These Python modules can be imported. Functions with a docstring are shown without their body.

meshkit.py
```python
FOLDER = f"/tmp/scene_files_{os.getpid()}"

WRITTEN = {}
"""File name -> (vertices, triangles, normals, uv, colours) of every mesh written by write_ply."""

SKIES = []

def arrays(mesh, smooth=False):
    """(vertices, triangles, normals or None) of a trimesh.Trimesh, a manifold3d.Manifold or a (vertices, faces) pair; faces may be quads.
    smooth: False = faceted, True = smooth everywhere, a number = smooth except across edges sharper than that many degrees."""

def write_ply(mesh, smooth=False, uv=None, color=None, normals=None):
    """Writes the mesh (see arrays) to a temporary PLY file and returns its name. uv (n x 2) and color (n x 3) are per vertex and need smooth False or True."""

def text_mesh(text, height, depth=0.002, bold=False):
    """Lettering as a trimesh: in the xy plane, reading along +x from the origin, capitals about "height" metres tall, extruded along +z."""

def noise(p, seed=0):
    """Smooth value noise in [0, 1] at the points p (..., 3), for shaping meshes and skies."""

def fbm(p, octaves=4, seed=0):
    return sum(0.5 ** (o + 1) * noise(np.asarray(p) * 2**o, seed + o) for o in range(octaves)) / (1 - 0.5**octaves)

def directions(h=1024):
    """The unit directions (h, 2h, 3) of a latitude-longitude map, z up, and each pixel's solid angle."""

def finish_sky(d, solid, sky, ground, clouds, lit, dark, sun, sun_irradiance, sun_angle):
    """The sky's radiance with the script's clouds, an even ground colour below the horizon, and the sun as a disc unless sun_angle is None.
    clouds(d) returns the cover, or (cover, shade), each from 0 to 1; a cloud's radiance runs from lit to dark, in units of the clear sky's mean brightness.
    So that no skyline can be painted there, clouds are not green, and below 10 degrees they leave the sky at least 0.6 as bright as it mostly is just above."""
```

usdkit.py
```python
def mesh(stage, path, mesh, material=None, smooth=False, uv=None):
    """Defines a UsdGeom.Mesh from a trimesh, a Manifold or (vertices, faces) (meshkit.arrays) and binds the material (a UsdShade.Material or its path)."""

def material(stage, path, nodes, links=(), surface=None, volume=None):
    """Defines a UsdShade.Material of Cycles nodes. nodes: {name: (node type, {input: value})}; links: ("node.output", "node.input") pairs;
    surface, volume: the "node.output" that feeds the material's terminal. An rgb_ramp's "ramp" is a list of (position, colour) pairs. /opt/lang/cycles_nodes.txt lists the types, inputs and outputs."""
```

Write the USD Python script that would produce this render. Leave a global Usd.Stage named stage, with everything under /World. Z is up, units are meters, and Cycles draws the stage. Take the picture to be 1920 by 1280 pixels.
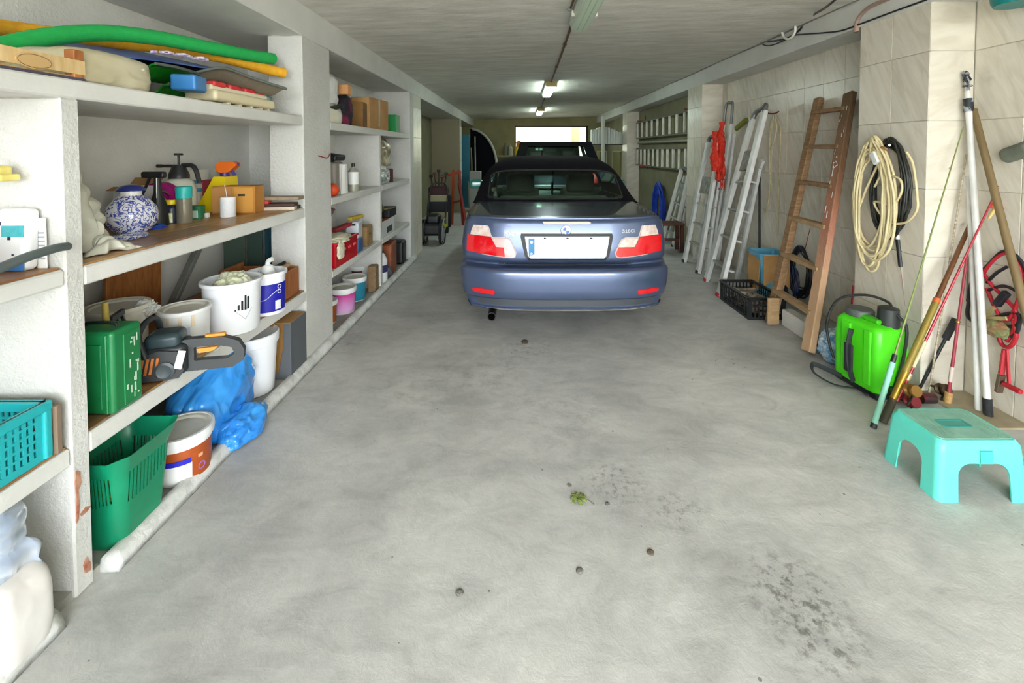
import math, random
import numpy as np, trimesh, manifold3d as m3
import usdkit, meshkit
from shapely.geometry import Polygon, Point, box as sbox
from pxr import Usd, UsdGeom, UsdLux, UsdShade, Gf, Sdf

stage = Usd.Stage.CreateInMemory()
UsdGeom.SetStageUpAxis(stage, 'Z'); UsdGeom.SetStageMetersPerUnit(stage, 1.0)
UsdGeom.Xform.Define(stage, '/World'); UsdGeom.Scope.Define(stage, '/World/Looks')
random.seed(7); np.random.seed(7)

# ---------------------------------------------------------------- camera, sky, sun, exposure
F, PX, PY, EYE, PITCH = 860.0, 975.0, 312.0, 1.515, math.atan(.034)     # focal length and principal point in pixels of 1920 x 1280
cam = UsdGeom.Camera.Define(stage, '/World/camera')
cam.CreateHorizontalApertureAttr(36.0); cam.CreateVerticalApertureAttr(24.0)
cam.CreateFocalLengthAttr(F * 36 / 1920)
cam.CreateHorizontalApertureOffsetAttr(-(PX - 960) * 36 / 1920)
cam.CreateVerticalApertureOffsetAttr(-(640 - PY) * 36 / 1920)
cam.CreateClippingRangeAttr(Gf.Vec2f(.05, 500))
cam.AddTranslateOp().Set(Gf.Vec3d(0, 0, EYE)); cam.AddRotateXOp().Set(90 - math.degrees(PITCH))
cam.CreateExposureAttr(1.46)

sky = UsdLux.DomeLight.Define(stage, '/World/sky')
sky.CreateIntensityAttr(1.6); sky.CreateColorAttr(Gf.Vec3f(.90, .96, 1.0))
sun = UsdLux.DistantLight.Define(stage, '/World/sun')
sun.CreateIntensityAttr(44.0); sun.CreateAngleAttr(1.0); sun.CreateColorAttr(Gf.Vec3f(1, .955, .88))
sun.AddRotateZOp().Set(-70); sun.AddRotateXOp().Set(-28); sun.AddRotateYOp().Set(0)
LAMP = 1.0

# ---------------------------------------------------------------- pixel of the photograph -> point of the garage
def ray(px, py):
    u, v = (px - PX) / F, (PY - py) / F
    return np.array([u, math.cos(PITCH) + v * math.sin(PITCH), v * math.cos(PITCH) - math.sin(PITCH)])
def az(px, py, z=0.0):
    d = ray(px, py); return np.array([0, 0, EYE]) + (z - EYE) / d[2] * d
def ay(px, py, Y):
    d = ray(px, py); return np.array([0, 0, EYE]) + Y / d[1] * d
def ax(px, py, X):
    d = ray(px, py); return np.array([0, 0, EYE]) + X / d[0] * d

# ---------------------------------------------------------------- materials
def lin(h):
    h = h.lstrip('#'); c = np.array([int(h[i:i + 2], 16) for i in (0, 2, 4)]) / 255.0
    return tuple(np.where(c < .04045, c / 12.92, ((c + .055) / 1.055) ** 2.4))
MATS = {}
def mat(name, h, r=.5, metal=0., h2=None, sc=6., det=3., bump=0., bsc=60., lo=.35, hi=.65, coat=0., trans=0., sss=0., stretch=None, sheen=0., spec=.5, rnd=0., emit=0., alpha=None):
    """Principled material with a noise blend of two colours, a noise bump and a per-object tone shift."""
    if name in MATS: return MATS[name]
    n = {'p': ('principled_bsdf', dict(roughness=r, metallic=metal, coat_weight=coat, transmission_weight=trans, sheen_weight=sheen, specular_ior_level=spec))}
    L = []
    p = n['p'][1]
    if sss: p['subsurface_weight'] = sss; p['subsurface_radius'] = (.02, .02, .02)
    if emit: p['emission_color'] = lin(h); p['emission_strength'] = emit
    if alpha is not None: p['alpha'] = alpha
    n['tc'] = ('texture_coordinate', {})
    src = 'tc.object'
    if stretch:
        n['mp'] = ('mapping', dict(scale=stretch)); L.append((src, 'mp.vector')); src = 'mp.vector'
    if h2 or rnd:
        n['no'] = ('noise_texture', dict(scale=sc, detail=det, roughness=.6)); L.append((src, 'no.vector'))
        n['ra'] = ('rgb_ramp', dict(ramp=[(lo, lin(h)), (hi, lin(h2 or h))])); L.append(('no.fac', 'ra.fac'))
        out = 'ra.color'
        if rnd:
            n['oi'] = ('object_info', {}); n['mr'] = ('map_range', dict(to_min=1 - rnd, to_max=1 + rnd)); n['hs'] = ('hsv', {})
            L += [('oi.random', 'mr.value'), ('mr.result', 'hs.value'), (out, 'hs.color')]; out = 'hs.color'
        L.append((out, 'p.base_color'))
    else: p['base_color'] = lin(h)
    if bump:
        n['nb'] = ('noise_texture', dict(scale=bsc, detail=4., roughness=.6)); n['bu'] = ('bump', dict(strength=bump, distance=.01))
        L += [(src, 'nb.vector'), ('nb.fac', 'bu.height'), ('bu.normal', 'p.normal')]
    MATS[name] = usdkit.material(stage, '/World/Looks/' + name, n, L, surface='p.BSDF')
    return MATS[name]
def glassy(name, h, fac=.12, rough=.02, opac=0.):
    """Thin pane: tinted see-through with a glossy coat by fresnel; opac mixes in a diffuse film."""
    if name in MATS: return MATS[name]
    n = {'t': ('transparent_bsdf', dict(color=lin(h))), 'g': ('glossy_bsdf', dict(color=(1, 1, 1), roughness=rough)), 'f': ('fresnel', dict(IOR=1.45)), 'm': ('mix_closure', {})}
    L = [('f.fac', 'm.fac'), ('t.BSDF', 'm.closure1'), ('g.BSDF', 'm.closure2')]
    out = 'm.closure'
    if opac:
        n['d'] = ('diffuse_bsdf', dict(color=lin(h))); n['m2'] = ('mix_closure', dict(fac=opac)); L += [('m.closure', 'm2.closure1'), ('d.BSDF', 'm2.closure2')]; out = 'm2.closure'
    MATS[name] = usdkit.material(stage, '/World/Looks/' + name, n, L, surface=out)
    return MATS[name]
def emitter(name, h, s):
    MATS[name] = usdkit.material(stage, '/World/Looks/' + name, {'e': ('emission', dict(color=lin(h), strength=s))}, [], surface='e.emission')
    return MATS[name]

# ---------------------------------------------------------------- meshes
TM = trimesh.Trimesh
def cat(*ms):
    out = []
    for m in ms: out += list(m) if isinstance(m, (list, tuple)) else [m]
    return trimesh.util.concatenate(out)
def bx(c, s, b=.004):
    s = np.asarray(s, float) / 2; b = min(b, .45 * s.min() * 2)
    if b <= 0: m = trimesh.creation.box(2 * s)
    else:
        P = []
        for sx in (-1, 1):
            for sy in (-1, 1):
                for sz in (-1, 1):
                    for k in range(3):
                        q = s.copy(); q -= b; q[k] += b; P.append(q * (sx, sy, sz))
        m = trimesh.convex.convex_hull(np.array(P))
    m.apply_translation(c); return m
def bb(lo, hi, b=.004):
    lo, hi = np.asarray(lo, float), np.asarray(hi, float); return bx((lo + hi) / 2, hi - lo, b)
def rbox(c, s, r, n=3):
    """Box with rounded edges."""
    s = np.asarray(s, float) / 2 - r; sp = trimesh.creation.uv_sphere(r, count=[4 * n, 4 * n]).vertices
    P = np.vstack([sp + s * (i, j, k) for i in (-1, 1) for j in (-1, 1) for k in (-1, 1)])
    m = trimesh.convex.convex_hull(P); m.apply_translation(c); return m
def frame_of(d):
    d = np.asarray(d, float) / np.linalg.norm(d); a = np.array([0, 0, 1.]) if abs(d[2]) < .95 else np.array([1., 0, 0])
    u = np.cross(a, d); u /= np.linalg.norm(u); return u, np.cross(d, u), d
def cyl(p, q, r, r2=None, n=16):
    p, q = np.asarray(p, float), np.asarray(q, float); r2 = r if r2 is None else r2; u, v, d = frame_of(q - p)
    a = np.linspace(0, 2 * np.pi, n, endpoint=False); c = np.outer(np.cos(a), u) + np.outer(np.sin(a), v)
    V = np.vstack([p + r * c, q + r2 * c, [p], [q]]); Fs = []
    for i in range(n):
        j = (i + 1) % n; Fs += [[i, j, n + j], [i, n + j, n + i], [2 * n, j, i], [2 * n + 1, n + i, n + j]]
    return TM(V, Fs, process=False)
def bar(p, q, w, h, up=(0, 0, 1)):
    """Rectangular bar from p to q, w across, h along 'up'."""
    p, q = np.asarray(p, float), np.asarray(q, float); d = (q - p) / np.linalg.norm(q - p); u = np.cross(up, d); u = np.cross((1, 0, 0), d) if np.linalg.norm(u) < .02 else u; u /= np.linalg.norm(u); v = np.cross(d, u)
    L = np.linalg.norm(q - p); m = bx((0, 0, 0), (w, h, L), min(w, h) * .12)
    T = np.eye(4); T[:3, 0], T[:3, 1], T[:3, 2], T[:3, 3] = u, v, d, (p + q) / 2; m.apply_transform(T); return m
def lathe(prof, n=32, c=(0, 0, 0)):
    a = np.linspace(0, 2 * np.pi, n, endpoint=False); V, Fs = [], []
    for r, z in prof: V += [[r * math.cos(t), r * math.sin(t), z] for t in a]
    for k in range(len(prof) - 1):
        for i in range(n):
            j = (i + 1) % n; A, B, C, D = k * n + i, k * n + j, (k + 1) * n + j, (k + 1) * n + i; Fs += [[A, B, C], [A, C, D]]
    m = TM(V, Fs, process=False); m.merge_vertices(); m.update_faces(m.nondegenerate_faces()); m.apply_translation(c); return m
def spline(P, k=8, closed=False):
    P = np.asarray(P, float)
    if len(P) < 3: return P
    Q = np.vstack([P[-1], P, P[:2]]) if closed else np.vstack([2 * P[0] - P[1], P, 2 * P[-1] - P[-2]])
    out = []
    for i in range(1, len(Q) - 2):
        for t in np.linspace(0, 1, k, endpoint=False):
            a, b, c, d = Q[i - 1], Q[i], Q[i + 1], Q[i + 2]
            out.append(.5 * ((2 * b) + (c - a) * t + (2 * a - 5 * b + 4 * c - d) * t * t + (3 * b - a - 3 * c + d) * t ** 3))
    if not closed: out.append(Q[-2])
    return np.array(out)
def tube(P, r, n=8, k=8, closed=False, flat=None):
    """Swept round tube (flat=(a,b) makes the section an ellipse or strap) through the points, smoothed with a spline of k steps."""
    P = spline(P, k, closed) if k > 1 else np.asarray(P, float)
    N = len(P); T = np.gradient(P, axis=0) if not closed else np.roll(P, -1, 0) - np.roll(P, 1, 0)
    T /= np.linalg.norm(T, axis=1, keepdims=True) + 1e-12
    u = frame_of(T[0])[0]; R = np.broadcast_to(r, (N,)); a = np.linspace(0, 2 * np.pi, n, endpoint=False); V = []
    fa, fb = flat or (1, 1)
    for i in range(N):
        u = u - T[i] * (u @ T[i]); u /= np.linalg.norm(u) + 1e-12; w = np.cross(T[i], u)
        V.append(P[i] + R[i] * (fa * np.outer(np.cos(a), u) + fb * np.outer(np.sin(a), w)))
    V = np.vstack(V); Fs = []
    for i in range(N if closed else N - 1):
        for j in range(n):
            b = (j + 1) % n; I, J = i * n, ((i + 1) % N) * n; Fs += [[I + j, I + b, J + b], [I + j, J + b, J + j]]
    if not closed:
        V = np.vstack([V, P[:1], P[-1:]]); e = (N - 1) * n
        for j in range(n): b = (j + 1) % n; Fs += [[N * n, b, j], [N * n + 1, e + j, e + b]]
    return TM(V, Fs, process=False)
def tf(m, t=(0, 0, 0), rz=0, rx=0, ry=0, s=1):
    m = m.copy(); R = trimesh.transformations.euler_matrix(rx, ry, rz); R[:3, :3] *= s; R[:3, 3] = t; m.apply_transform(R); return m
def ext(poly, d, plane='xy', at=0.):
    """Extrudes a shapely polygon by d; plane says which axes its coordinates are, at is where it starts on the third."""
    if not hasattr(poly, 'exterior'): poly = Polygon(poly)
    m = trimesh.creation.extrude_polygon(poly.buffer(0), d, engine='earcut'); v = m.vertices.copy()
    if plane == 'xz': m.vertices = np.stack([v[:, 0], at + d - v[:, 2], v[:, 1]], 1)
    elif plane == 'yz': m.vertices = np.stack([at + v[:, 2], v[:, 0], v[:, 1]], 1)
    else: m.vertices = v + (0, 0, at)
    return m
def fine(m, e):
    v, f = trimesh.remesh.subdivide_to_size(m.vertices, m.faces, e); m = TM(v, f, process=False); m.merge_vertices(); return m
def blob(c, r, amp=.15, fr=3., seed=0, sub=4, flat=.5, p=2.):
    """Lumpy closed body (bag, sack, bundle): a noisy ellipsoid flattened underneath; p > 2 squares it."""
    m = trimesh.creation.icosphere(sub); v = m.vertices; v = v / (np.abs(v) ** p).sum(1, keepdims=True) ** (1 / p)
    n = meshkit.fbm(v * fr + 10, 4, seed) - .5; rid = np.abs(meshkit.noise(v * fr * 1.7 + 30, seed + 5) - .5)
    v = v * (1 + amp * (2 * n - 1.2 * rid))[:, None]; v[:, 2] = np.maximum(v[:, 2], -flat)
    v[:, 2] = (v[:, 2] + flat) / (1 + flat); m.vertices = v * (r[0], r[1], r[2]) + c; return m
def sheet(fn, nu, nv, th=.003):
    """Closed thin shell over fn(u, v), u and v from 0 to 1."""
    u, v = np.meshgrid(np.linspace(0, 1, nu), np.linspace(0, 1, nv), indexing='ij'); P = np.array([fn(a, b) for a, b in zip(u.ravel(), v.ravel())], float)
    i, j = np.meshgrid(np.arange(nu - 1), np.arange(nv - 1), indexing='ij'); A = (i * nv + j).ravel(); f = np.vstack([np.stack([A, A + nv, A + nv + 1], 1), np.stack([A, A + nv + 1, A + 1], 1)])
    m = TM(P, f, process=False); n = m.vertex_normals; k = len(P)
    V = np.vstack([P + n * th / 2, P - n * th / 2]); Fs = [f, f[:, ::-1] + k]
    e = np.concatenate([np.arange(nv), np.arange(1, nu) * nv + nv - 1, np.arange(nv - 2, -1, -1) + (nu - 1) * nv, np.arange(nu - 2, 0, -1) * nv]); e2 = np.roll(e, -1)
    Fs += [np.stack([e, e + k, e2 + k], 1), np.stack([e, e2 + k, e2], 1)]
    return TM(V, np.vstack(Fs), process=False)
def band(r, z0, z1, a0, a1, th=.0012, n=20, r1=None):
    """Curved label on a round body about the z axis, from angle a0 to a1."""
    r1 = r if r1 is None else r1
    return sheet(lambda u, v: ((r + (r1 - r) * v + th) * math.cos(a0 + (a1 - a0) * u), (r + (r1 - r) * v + th) * math.sin(a0 + (a1 - a0) * u), z0 + (z1 - z0) * v), n, 3, th)
def wrap(m, r, r1=None, z0=0, z1=1, out=.001):
    """Bends a flat xy mesh (x along, y up, z out) round a body: x becomes the arc, centred on angle 0."""
    v = m.vertices; R = r if r1 is None else r + (r1 - r) * (v[:, 1] - z0) / (z1 - z0); m = m.copy()
    a = v[:, 0] / r; rr = R + out + v[:, 2]; m.vertices = np.stack([rr * np.cos(a), rr * np.sin(a), v[:, 1]], 1); return m
def text(s, h, d=.001, bold=True):
    m = meshkit.text_mesh(s, h, d, bold); m.apply_translation((-m.bounds[:, 0].mean(), 0, 0)); return m
def crease(m, a, seed=0, f=7.):
    """Sharp-edged crumple: pushes the surface along its normals by ridged noise of two sizes."""
    v = m.vertices; w = v + .06 * np.stack([meshkit.noise(v * 5 + k * 9, seed + k) - .5 for k in range(3)], 1)
    rid = lambda s, k: 1 - 4 * np.abs(meshkit.noise(w * s + 20, seed + k) - .5)
    m = m.copy(); lo = v[:, 2].min(); v = v + m.vertex_normals * (a * (rid(f, 1) * .7 + rid(f * 2.3, 2) * .4))[:, None]; v[:, 2] = np.maximum(v[:, 2], lo); m.vertices = v; return m
def hang(c, h, w0, w1, d, seed, n=40, amp=.25, th=.9):
    """Closed body of hanging or heaped cloth below the point c: vertical folds that deepen downwards."""
    rg_ = np.random.default_rng(seed); ph = rg_.uniform(0, 6.28, 9); A = np.linspace(0, 2 * np.pi, 72, endpoint=False); V = []
    for t in np.linspace(0, 1, n):
        f = sum((1 - 2 * np.abs(np.sin(A * (k + 3) / 2 + ph[k] + 1.2 * t * (k % 2)))) / (k + 1.3) for k in (0, 2, 4, 6)); w = w0 + (w1 - w0) * t ** th
        r = 1 + amp * f * t; V.append(np.stack([c[0] + w * d * r * np.cos(A), c[1] + w * r * np.sin(A), np.full(72, c[2] - h * t) + (.03 * h * f if t == 1 else 0)], 1))
    V = np.vstack([V[0].mean(0)[None]] + V + [V[-1].mean(0)[None]]); Fs = []
    for j in range(72):
        b = (j + 1) % 72; Fs += [[0, 1 + b, 1 + j], [len(V) - 1, (n - 1) * 72 + 1 + j, (n - 1) * 72 + 1 + b]]
        for i in range(n - 1): p, q = 1 + i * 72, 1 + (i + 1) * 72; Fs += [[p + j, p + b, q + b], [p + j, q + b, q + j]]
    m = TM(V, np.array(Fs), process=False); return crease(m, .22 * w1 + .006, seed)
def cut(a, *bs):
    A = m3.Manifold(m3.Mesh(np.asarray(a.vertices, np.float32), np.asarray(a.faces, np.uint32)))
    for b in bs: A = A - m3.Manifold(m3.Mesh(np.asarray(b.vertices, np.float32), np.asarray(b.faces, np.uint32)))
    o = A.to_mesh(); return TM(np.asarray(o.vert_properties)[:, :3], np.asarray(o.tri_verts), process=False)

# ---------------------------------------------------------------- prims
USED = set()
def fresh(parent, name):
    k, q = 0, name
    while (parent, q) in USED: k += 1; q = f'{name}_{k:03d}'
    USED.add((parent, q)); return f'{parent}/{q}'
class Thing:
    def __init__(s, path, M): s.path, s.M = path, M
def meta(prim, label=None, category=None, group=None, kind=None):
    for k, v in (('label', label), ('category', category), ('group', group), ('kind', kind)):
        if v: prim.SetCustomDataByKey(k, v)
def thing(name, label, category, loc=(0, 0, 0), rz=0, group=None, world=False, kind=None):
    """A top-level thing; its parts are given in its own coordinates, or in the garage's when world."""
    p = fresh('/World', name); x = UsdGeom.Xform.Define(stage, p); x.AddTranslateOp().Set(Gf.Vec3d(*map(float, loc)))
    if rz: x.AddRotateZOp().Set(math.degrees(rz))
    meta(x.GetPrim(), label, category, group, kind)
    M = trimesh.transformations.euler_matrix(0, 0, rz); M[:3, 3] = loc
    return Thing(p, np.linalg.inv(M) if world else np.eye(4))
def part(t, name, m, material, smooth=35, label=None, kind=None):
    if isinstance(m, (list, tuple)): m = cat(*m)
    m = m.copy(); m.apply_transform(t.M); p = fresh(t.path, name)
    g = usdkit.mesh(stage, p, m, material, smooth=smooth); meta(g.GetPrim(), label, kind=kind)
    return Thing(p, t.M)
def single(name, label, category, m, material, smooth=35, group=None, kind=None):
    """A thing that is one mesh, given in the garage's coordinates."""
    if isinstance(m, (list, tuple)): m = cat(*m)
    b = m.bounds; loc = np.array([*(b[0, :2] + b[1, :2]) / 2, b[0, 2]]); m = m.copy(); m.apply_translation(-loc); p = fresh('/World', name)
    g = usdkit.mesh(stage, p, m, material, smooth=smooth); UsdGeom.Xformable(g).AddTranslateOp().Set(Gf.Vec3d(*map(float, loc)))
    meta(g.GetPrim(), label, category, group, kind); M = np.eye(4); M[:3, 3] = -loc
    return Thing(p, M)
def struct(name, m, material, smooth=False, label=None):
    if isinstance(m, (list, tuple)): m = cat(*m)
    p = fresh('/World', name); g = usdkit.mesh(stage, p, m, material, smooth=smooth); meta(g.GetPrim(), label, kind='structure'); return Thing(p, np.eye(4))
# ================================================================ THE SETTING
def node_mat(name, nodes, links, surface='p.BSDF'):
    MATS[name] = usdkit.material(stage, '/World/Looks/' + name, nodes, links, surface=surface); return MATS[name]
def mix(a, b, f, kind='mix'): return ('mix', dict(mix_type=kind))
# concrete: cloudy greys, trowel sweeps, dark specks and a few oily patches that lie where they lie
fl = {'g': ('geometry', {}),
      'n1': ('noise_texture', dict(scale=1.1, detail=6., roughness=.6, distortion=.6)), 'r1': ('rgb_ramp', dict(ramp=[(.28, lin('a5a4a0')), (.50, lin('c2c1bd')), (.72, lin('d2d0ca'))])),
      'mp': ('mapping', dict(scale=(2.2, 3.8, 1.), rotation=(0, 0, .7))), 'n2': ('noise_texture', dict(scale=1.7, detail=9., roughness=.74, distortion=.9)),
      'r2': ('rgb_ramp', dict(ramp=[(.33, (.66, .66, .655)), (.5, (.86, .86, .855)), (.64, (1., .995, .985))])), 'm1': ('mix', dict(mix_type='multiply', fac=.8)),
      'v': ('voronoi_texture', dict(scale=9., randomness=1.)), 'n3': ('noise_texture', dict(scale=2.3, detail=2.)), 'vt': ('math', dict(math_type='multiply_add', value2=.16, value3=-.045)),
      'lt': ('math', dict(math_type='less_than')), 'm2': ('mix', dict(color2=lin('57554e'))), 'ltm': ('math', dict(math_type='multiply', value2=.75)),
      'p': ('principled_bsdf', dict(roughness=.55, specular_ior_level=.4)), 'n4': ('noise_texture', dict(scale=18., detail=6., roughness=.7, distortion=.4)), 'bu': ('bump', dict(strength=.22, distance=.012)),
      'rr': ('map_range', dict(from_min=.3, from_max=.7, to_min=.42, to_max=.68))}
ll = [('g.position', 'n1.vector'), ('n1.fac', 'r1.fac'), ('g.position', 'mp.vector'), ('mp.vector', 'n2.vector'), ('n2.fac', 'r2.fac'), ('r1.color', 'm1.color1'), ('r2.color', 'm1.color2'),
      ('g.position', 'v.vector'), ('g.position', 'n3.vector'), ('n3.fac', 'vt.value1'), ('v.distance', 'lt.value1'), ('vt.value', 'lt.value2'), ('lt.value', 'ltm.value1'), ('ltm.value', 'm2.fac'), ('m1.color', 'm2.color1'),
      ('g.position', 'n4.vector'), ('n4.fac', 'bu.height'), ('bu.normal', 'p.normal'), ('n1.fac', 'rr.value'), ('rr.result', 'p.roughness')]
last = 'm2.color'
for i, (q, rad, st, sc) in enumerate([((1150, 905), .20, .55, 34.), ((1265, 955), .16, .5, 30.), ((1490, 1110), .22, .75, 26.), ((1530, 1190), .20, .7, 22.), ((985, 655), .30, .35, 14.), ((800, 730), .5, .22, 9.), ((1050, 770), .55, .2, 8.), ((640, 640), .3, .3, 12.), ((930, 690), .45, .25, 9.)]):
    c = az(*q); a = f'_{i}'
    fl |= {'d' + a: ('vector_math', dict(math_type='distance', vector2=tuple(c))), 'e' + a: ('map_range', dict(from_min=rad, from_max=rad * .2, to_min=0., to_max=1., clamp=True)),
           'k' + a: ('noise_texture', dict(scale=sc, detail=4., roughness=.75)), 'q' + a: ('map_range', dict(from_min=.5, from_max=.62, to_min=0., to_max=1., clamp=True)), 'x' + a: ('math', dict(math_type='multiply')), 'y' + a: ('math', dict(math_type='multiply', value2=st)), 'z' + a: ('mix', dict(color2=lin('4b4943')))}
    ll += [('g.position', f'd{a}.vector1'), (f'd{a}.value', f'e{a}.value'), ('g.position', f'k{a}.vector'), (f'k{a}.fac', f'q{a}.value'), (f'e{a}.result', f'x{a}.value1'), (f'q{a}.result', f'x{a}.value2'), (f'x{a}.value', f'y{a}.value1'), (f'y{a}.value', f'z{a}.fac'), (last, f'z{a}.color1')]
    last = f'z{a}.color'
ll.append((last, 'p.base_color'))
CONCRETE = node_mat('concrete_floor', fl, ll)
PLASTER = mat('white_plaster', 'd0cfca', .8, h2='c6c5bf', sc=2.5, bump=.55, bsc=55.)
PLASTER2 = mat('smooth_white_paint', 'd8d7d1', .65, h2='cecdc7', sc=3., bump=.2, bsc=30.)
PAINT = mat('cream_back_wall', 'e4e3dc', .8, h2='d8d7cf', sc=2., bump=.4, bsc=45.)
CEIL = mat('brushed_grey_ceiling', 'e2dfd5', .85, h2='cac6ba', sc=1.2, det=7., bump=.5, bsc=5., stretch=(2., 9., 1.))
REAR = mat('olive_rear_wall', 'a39b72', .85, h2='8f8860', sc=1.2)
GROUT = mat('cream_grout', 'd8d2c2', .9)
tn = {'tc': ('texture_coordinate', {}), 'oi': ('object_info', {}), 'cx': ('combine_xyz', {}), 'va': ('vector_math', dict(math_type='add')), 'm9': ('math', dict(math_type='multiply', value2=37.)),
      'mp': ('mapping', dict(scale=(3.2, 3.2, 3.2), rotation=(.6, .7, .2))), 'mp2': ('mapping', dict(scale=(.6, 3.4, .6))),
      'n': ('noise_texture', dict(scale=1.5, detail=5., roughness=.6, distortion=.8)), 'r': ('rgb_ramp', dict(ramp=[(.34, lin('cfc6b4')), (.48, lin('dad2c1')), (.64, lin('e1dacb'))])),
      'mr': ('map_range', dict(to_min=.95, to_max=1.04)), 'h': ('hsv', {}), 'p': ('principled_bsdf', dict(roughness=.28, specular_ior_level=.5))}
tl = [('oi.random', 'm9.value1'), ('m9.value', 'cx.x'), ('tc.object', 'mp.vector'), ('mp.vector', 'mp2.vector'), ('mp2.vector', 'va.vector1'), ('cx.vector', 'va.vector2'), ('va.vector', 'n.vector'), ('n.fac', 'r.fac'), ('r.color', 'h.color'), ('oi.random', 'mr.value'), ('mr.result', 'h.value'), ('h.color', 'p.base_color')]
TILE = node_mat('veined_beige_tile', tn, tl)

Y0, Y1, XL, XB, ZB = -2.4, 15.0, -1.5, -2.21, 2.31      # garage mouth, rear wall, shelf front, back of the shelves, underside of the left beam
struct('floor', bb((-2.4, Y0, -.12), (3.0, Y1 + .2, 0), 0), CONCRETE)
wl0 = struct('wall_left', bb((-2.4, Y0, 0), (XB, Y1 + .2, 2.75), 0), PAINT); part(wl0, 'render_coat', bb((XB - .01, 6.95, 0), (XB + .01, Y1, 2.5), 0), mat('olive_render', '8f8a6c', .9, h2='7d785c', sc=1.5), False)
cz = lambda x: 2.525 + (x + 1.5) * .026
v = []
cm = trimesh.creation.box((1, 1, 1)); cv = cm.vertices.copy(); xs = np.where(cv[:, 0] < 0, -2.4, 3.0); cm.vertices = np.stack([xs, np.where(cv[:, 1] < 0, Y0, Y1 + .2), cz(xs) + np.where(cv[:, 2] < 0, 0, .15)], 1)
struct('ceiling', cm, CEIL)
struct('trim_1', bb((XB, Y0, ZB), (XL, Y1, 2.56), .006), PLASTER2, label='smooth white beam above the masonry shelves')
struct('trim_2', bb((2.5, Y0, 2.425), (2.82, Y1, 2.72), .006), PLASTER2, label='smooth white beam above the tiled right wall')
wall_r = struct('wall_right', bb((2.797, Y0, 0), (3.0, Y1 + .2, 2.75), 0), GROUT)
TZ = [0, .4265, .852, 1.277, 1.7025, 2.128, 2.553]
def tiles(parent, axis, at, spans, z0, z1, out, t=.008, g=.0022):
    """Wall tiles of one plane: axis 'x' = the plane X = at, spans along Y; axis 'y' = the plane Y = at, spans along X. out: the side the tiles stand proud on."""
    for a, b in zip(spans[:-1], spans[1:]):
        for k in range(len(TZ) - 1):
            lo, hi = max(TZ[k], z0), min(TZ[k + 1], z1)
            if hi - lo < .03: continue
            o = sorted((at, at + out * t)); j = random.uniform(-.0006, .0006)
            m = bb((o[0] + j, a + g, lo + g), (o[1] + j, b - g, hi - g), .0015) if axis == 'x' else bb((a + g, o[0] + j, lo + g), (b - g, o[1] + j, hi - g), .0015)
            c = m.bounds.mean(0); m.apply_translation(-c); p = fresh(parent.path, 'tile'); q = usdkit.mesh(stage, p, m, TILE, smooth=False); UsdGeom.Xformable(q).AddTranslateOp().Set(Gf.Vec3d(*map(float, c)))
W = .288
tiles(wall_r, 'x', 2.798, [2.833 - W * k for k in range(6, -1, -1)], 0, 2.43, -1)
tiles(wall_r, 'x', 2.798, [3.42] + [3.68 + .2805 * k for k in range(0, 11)] , 0, 2.43, -1)
part(wall_r, 'render_coat', bb((2.786, 6.87, 0), (2.80, Y1, 2.5), 0), mat('olive_render', '8f8a6c', .9, h2='7d785c', sc=1.5), False)
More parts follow.
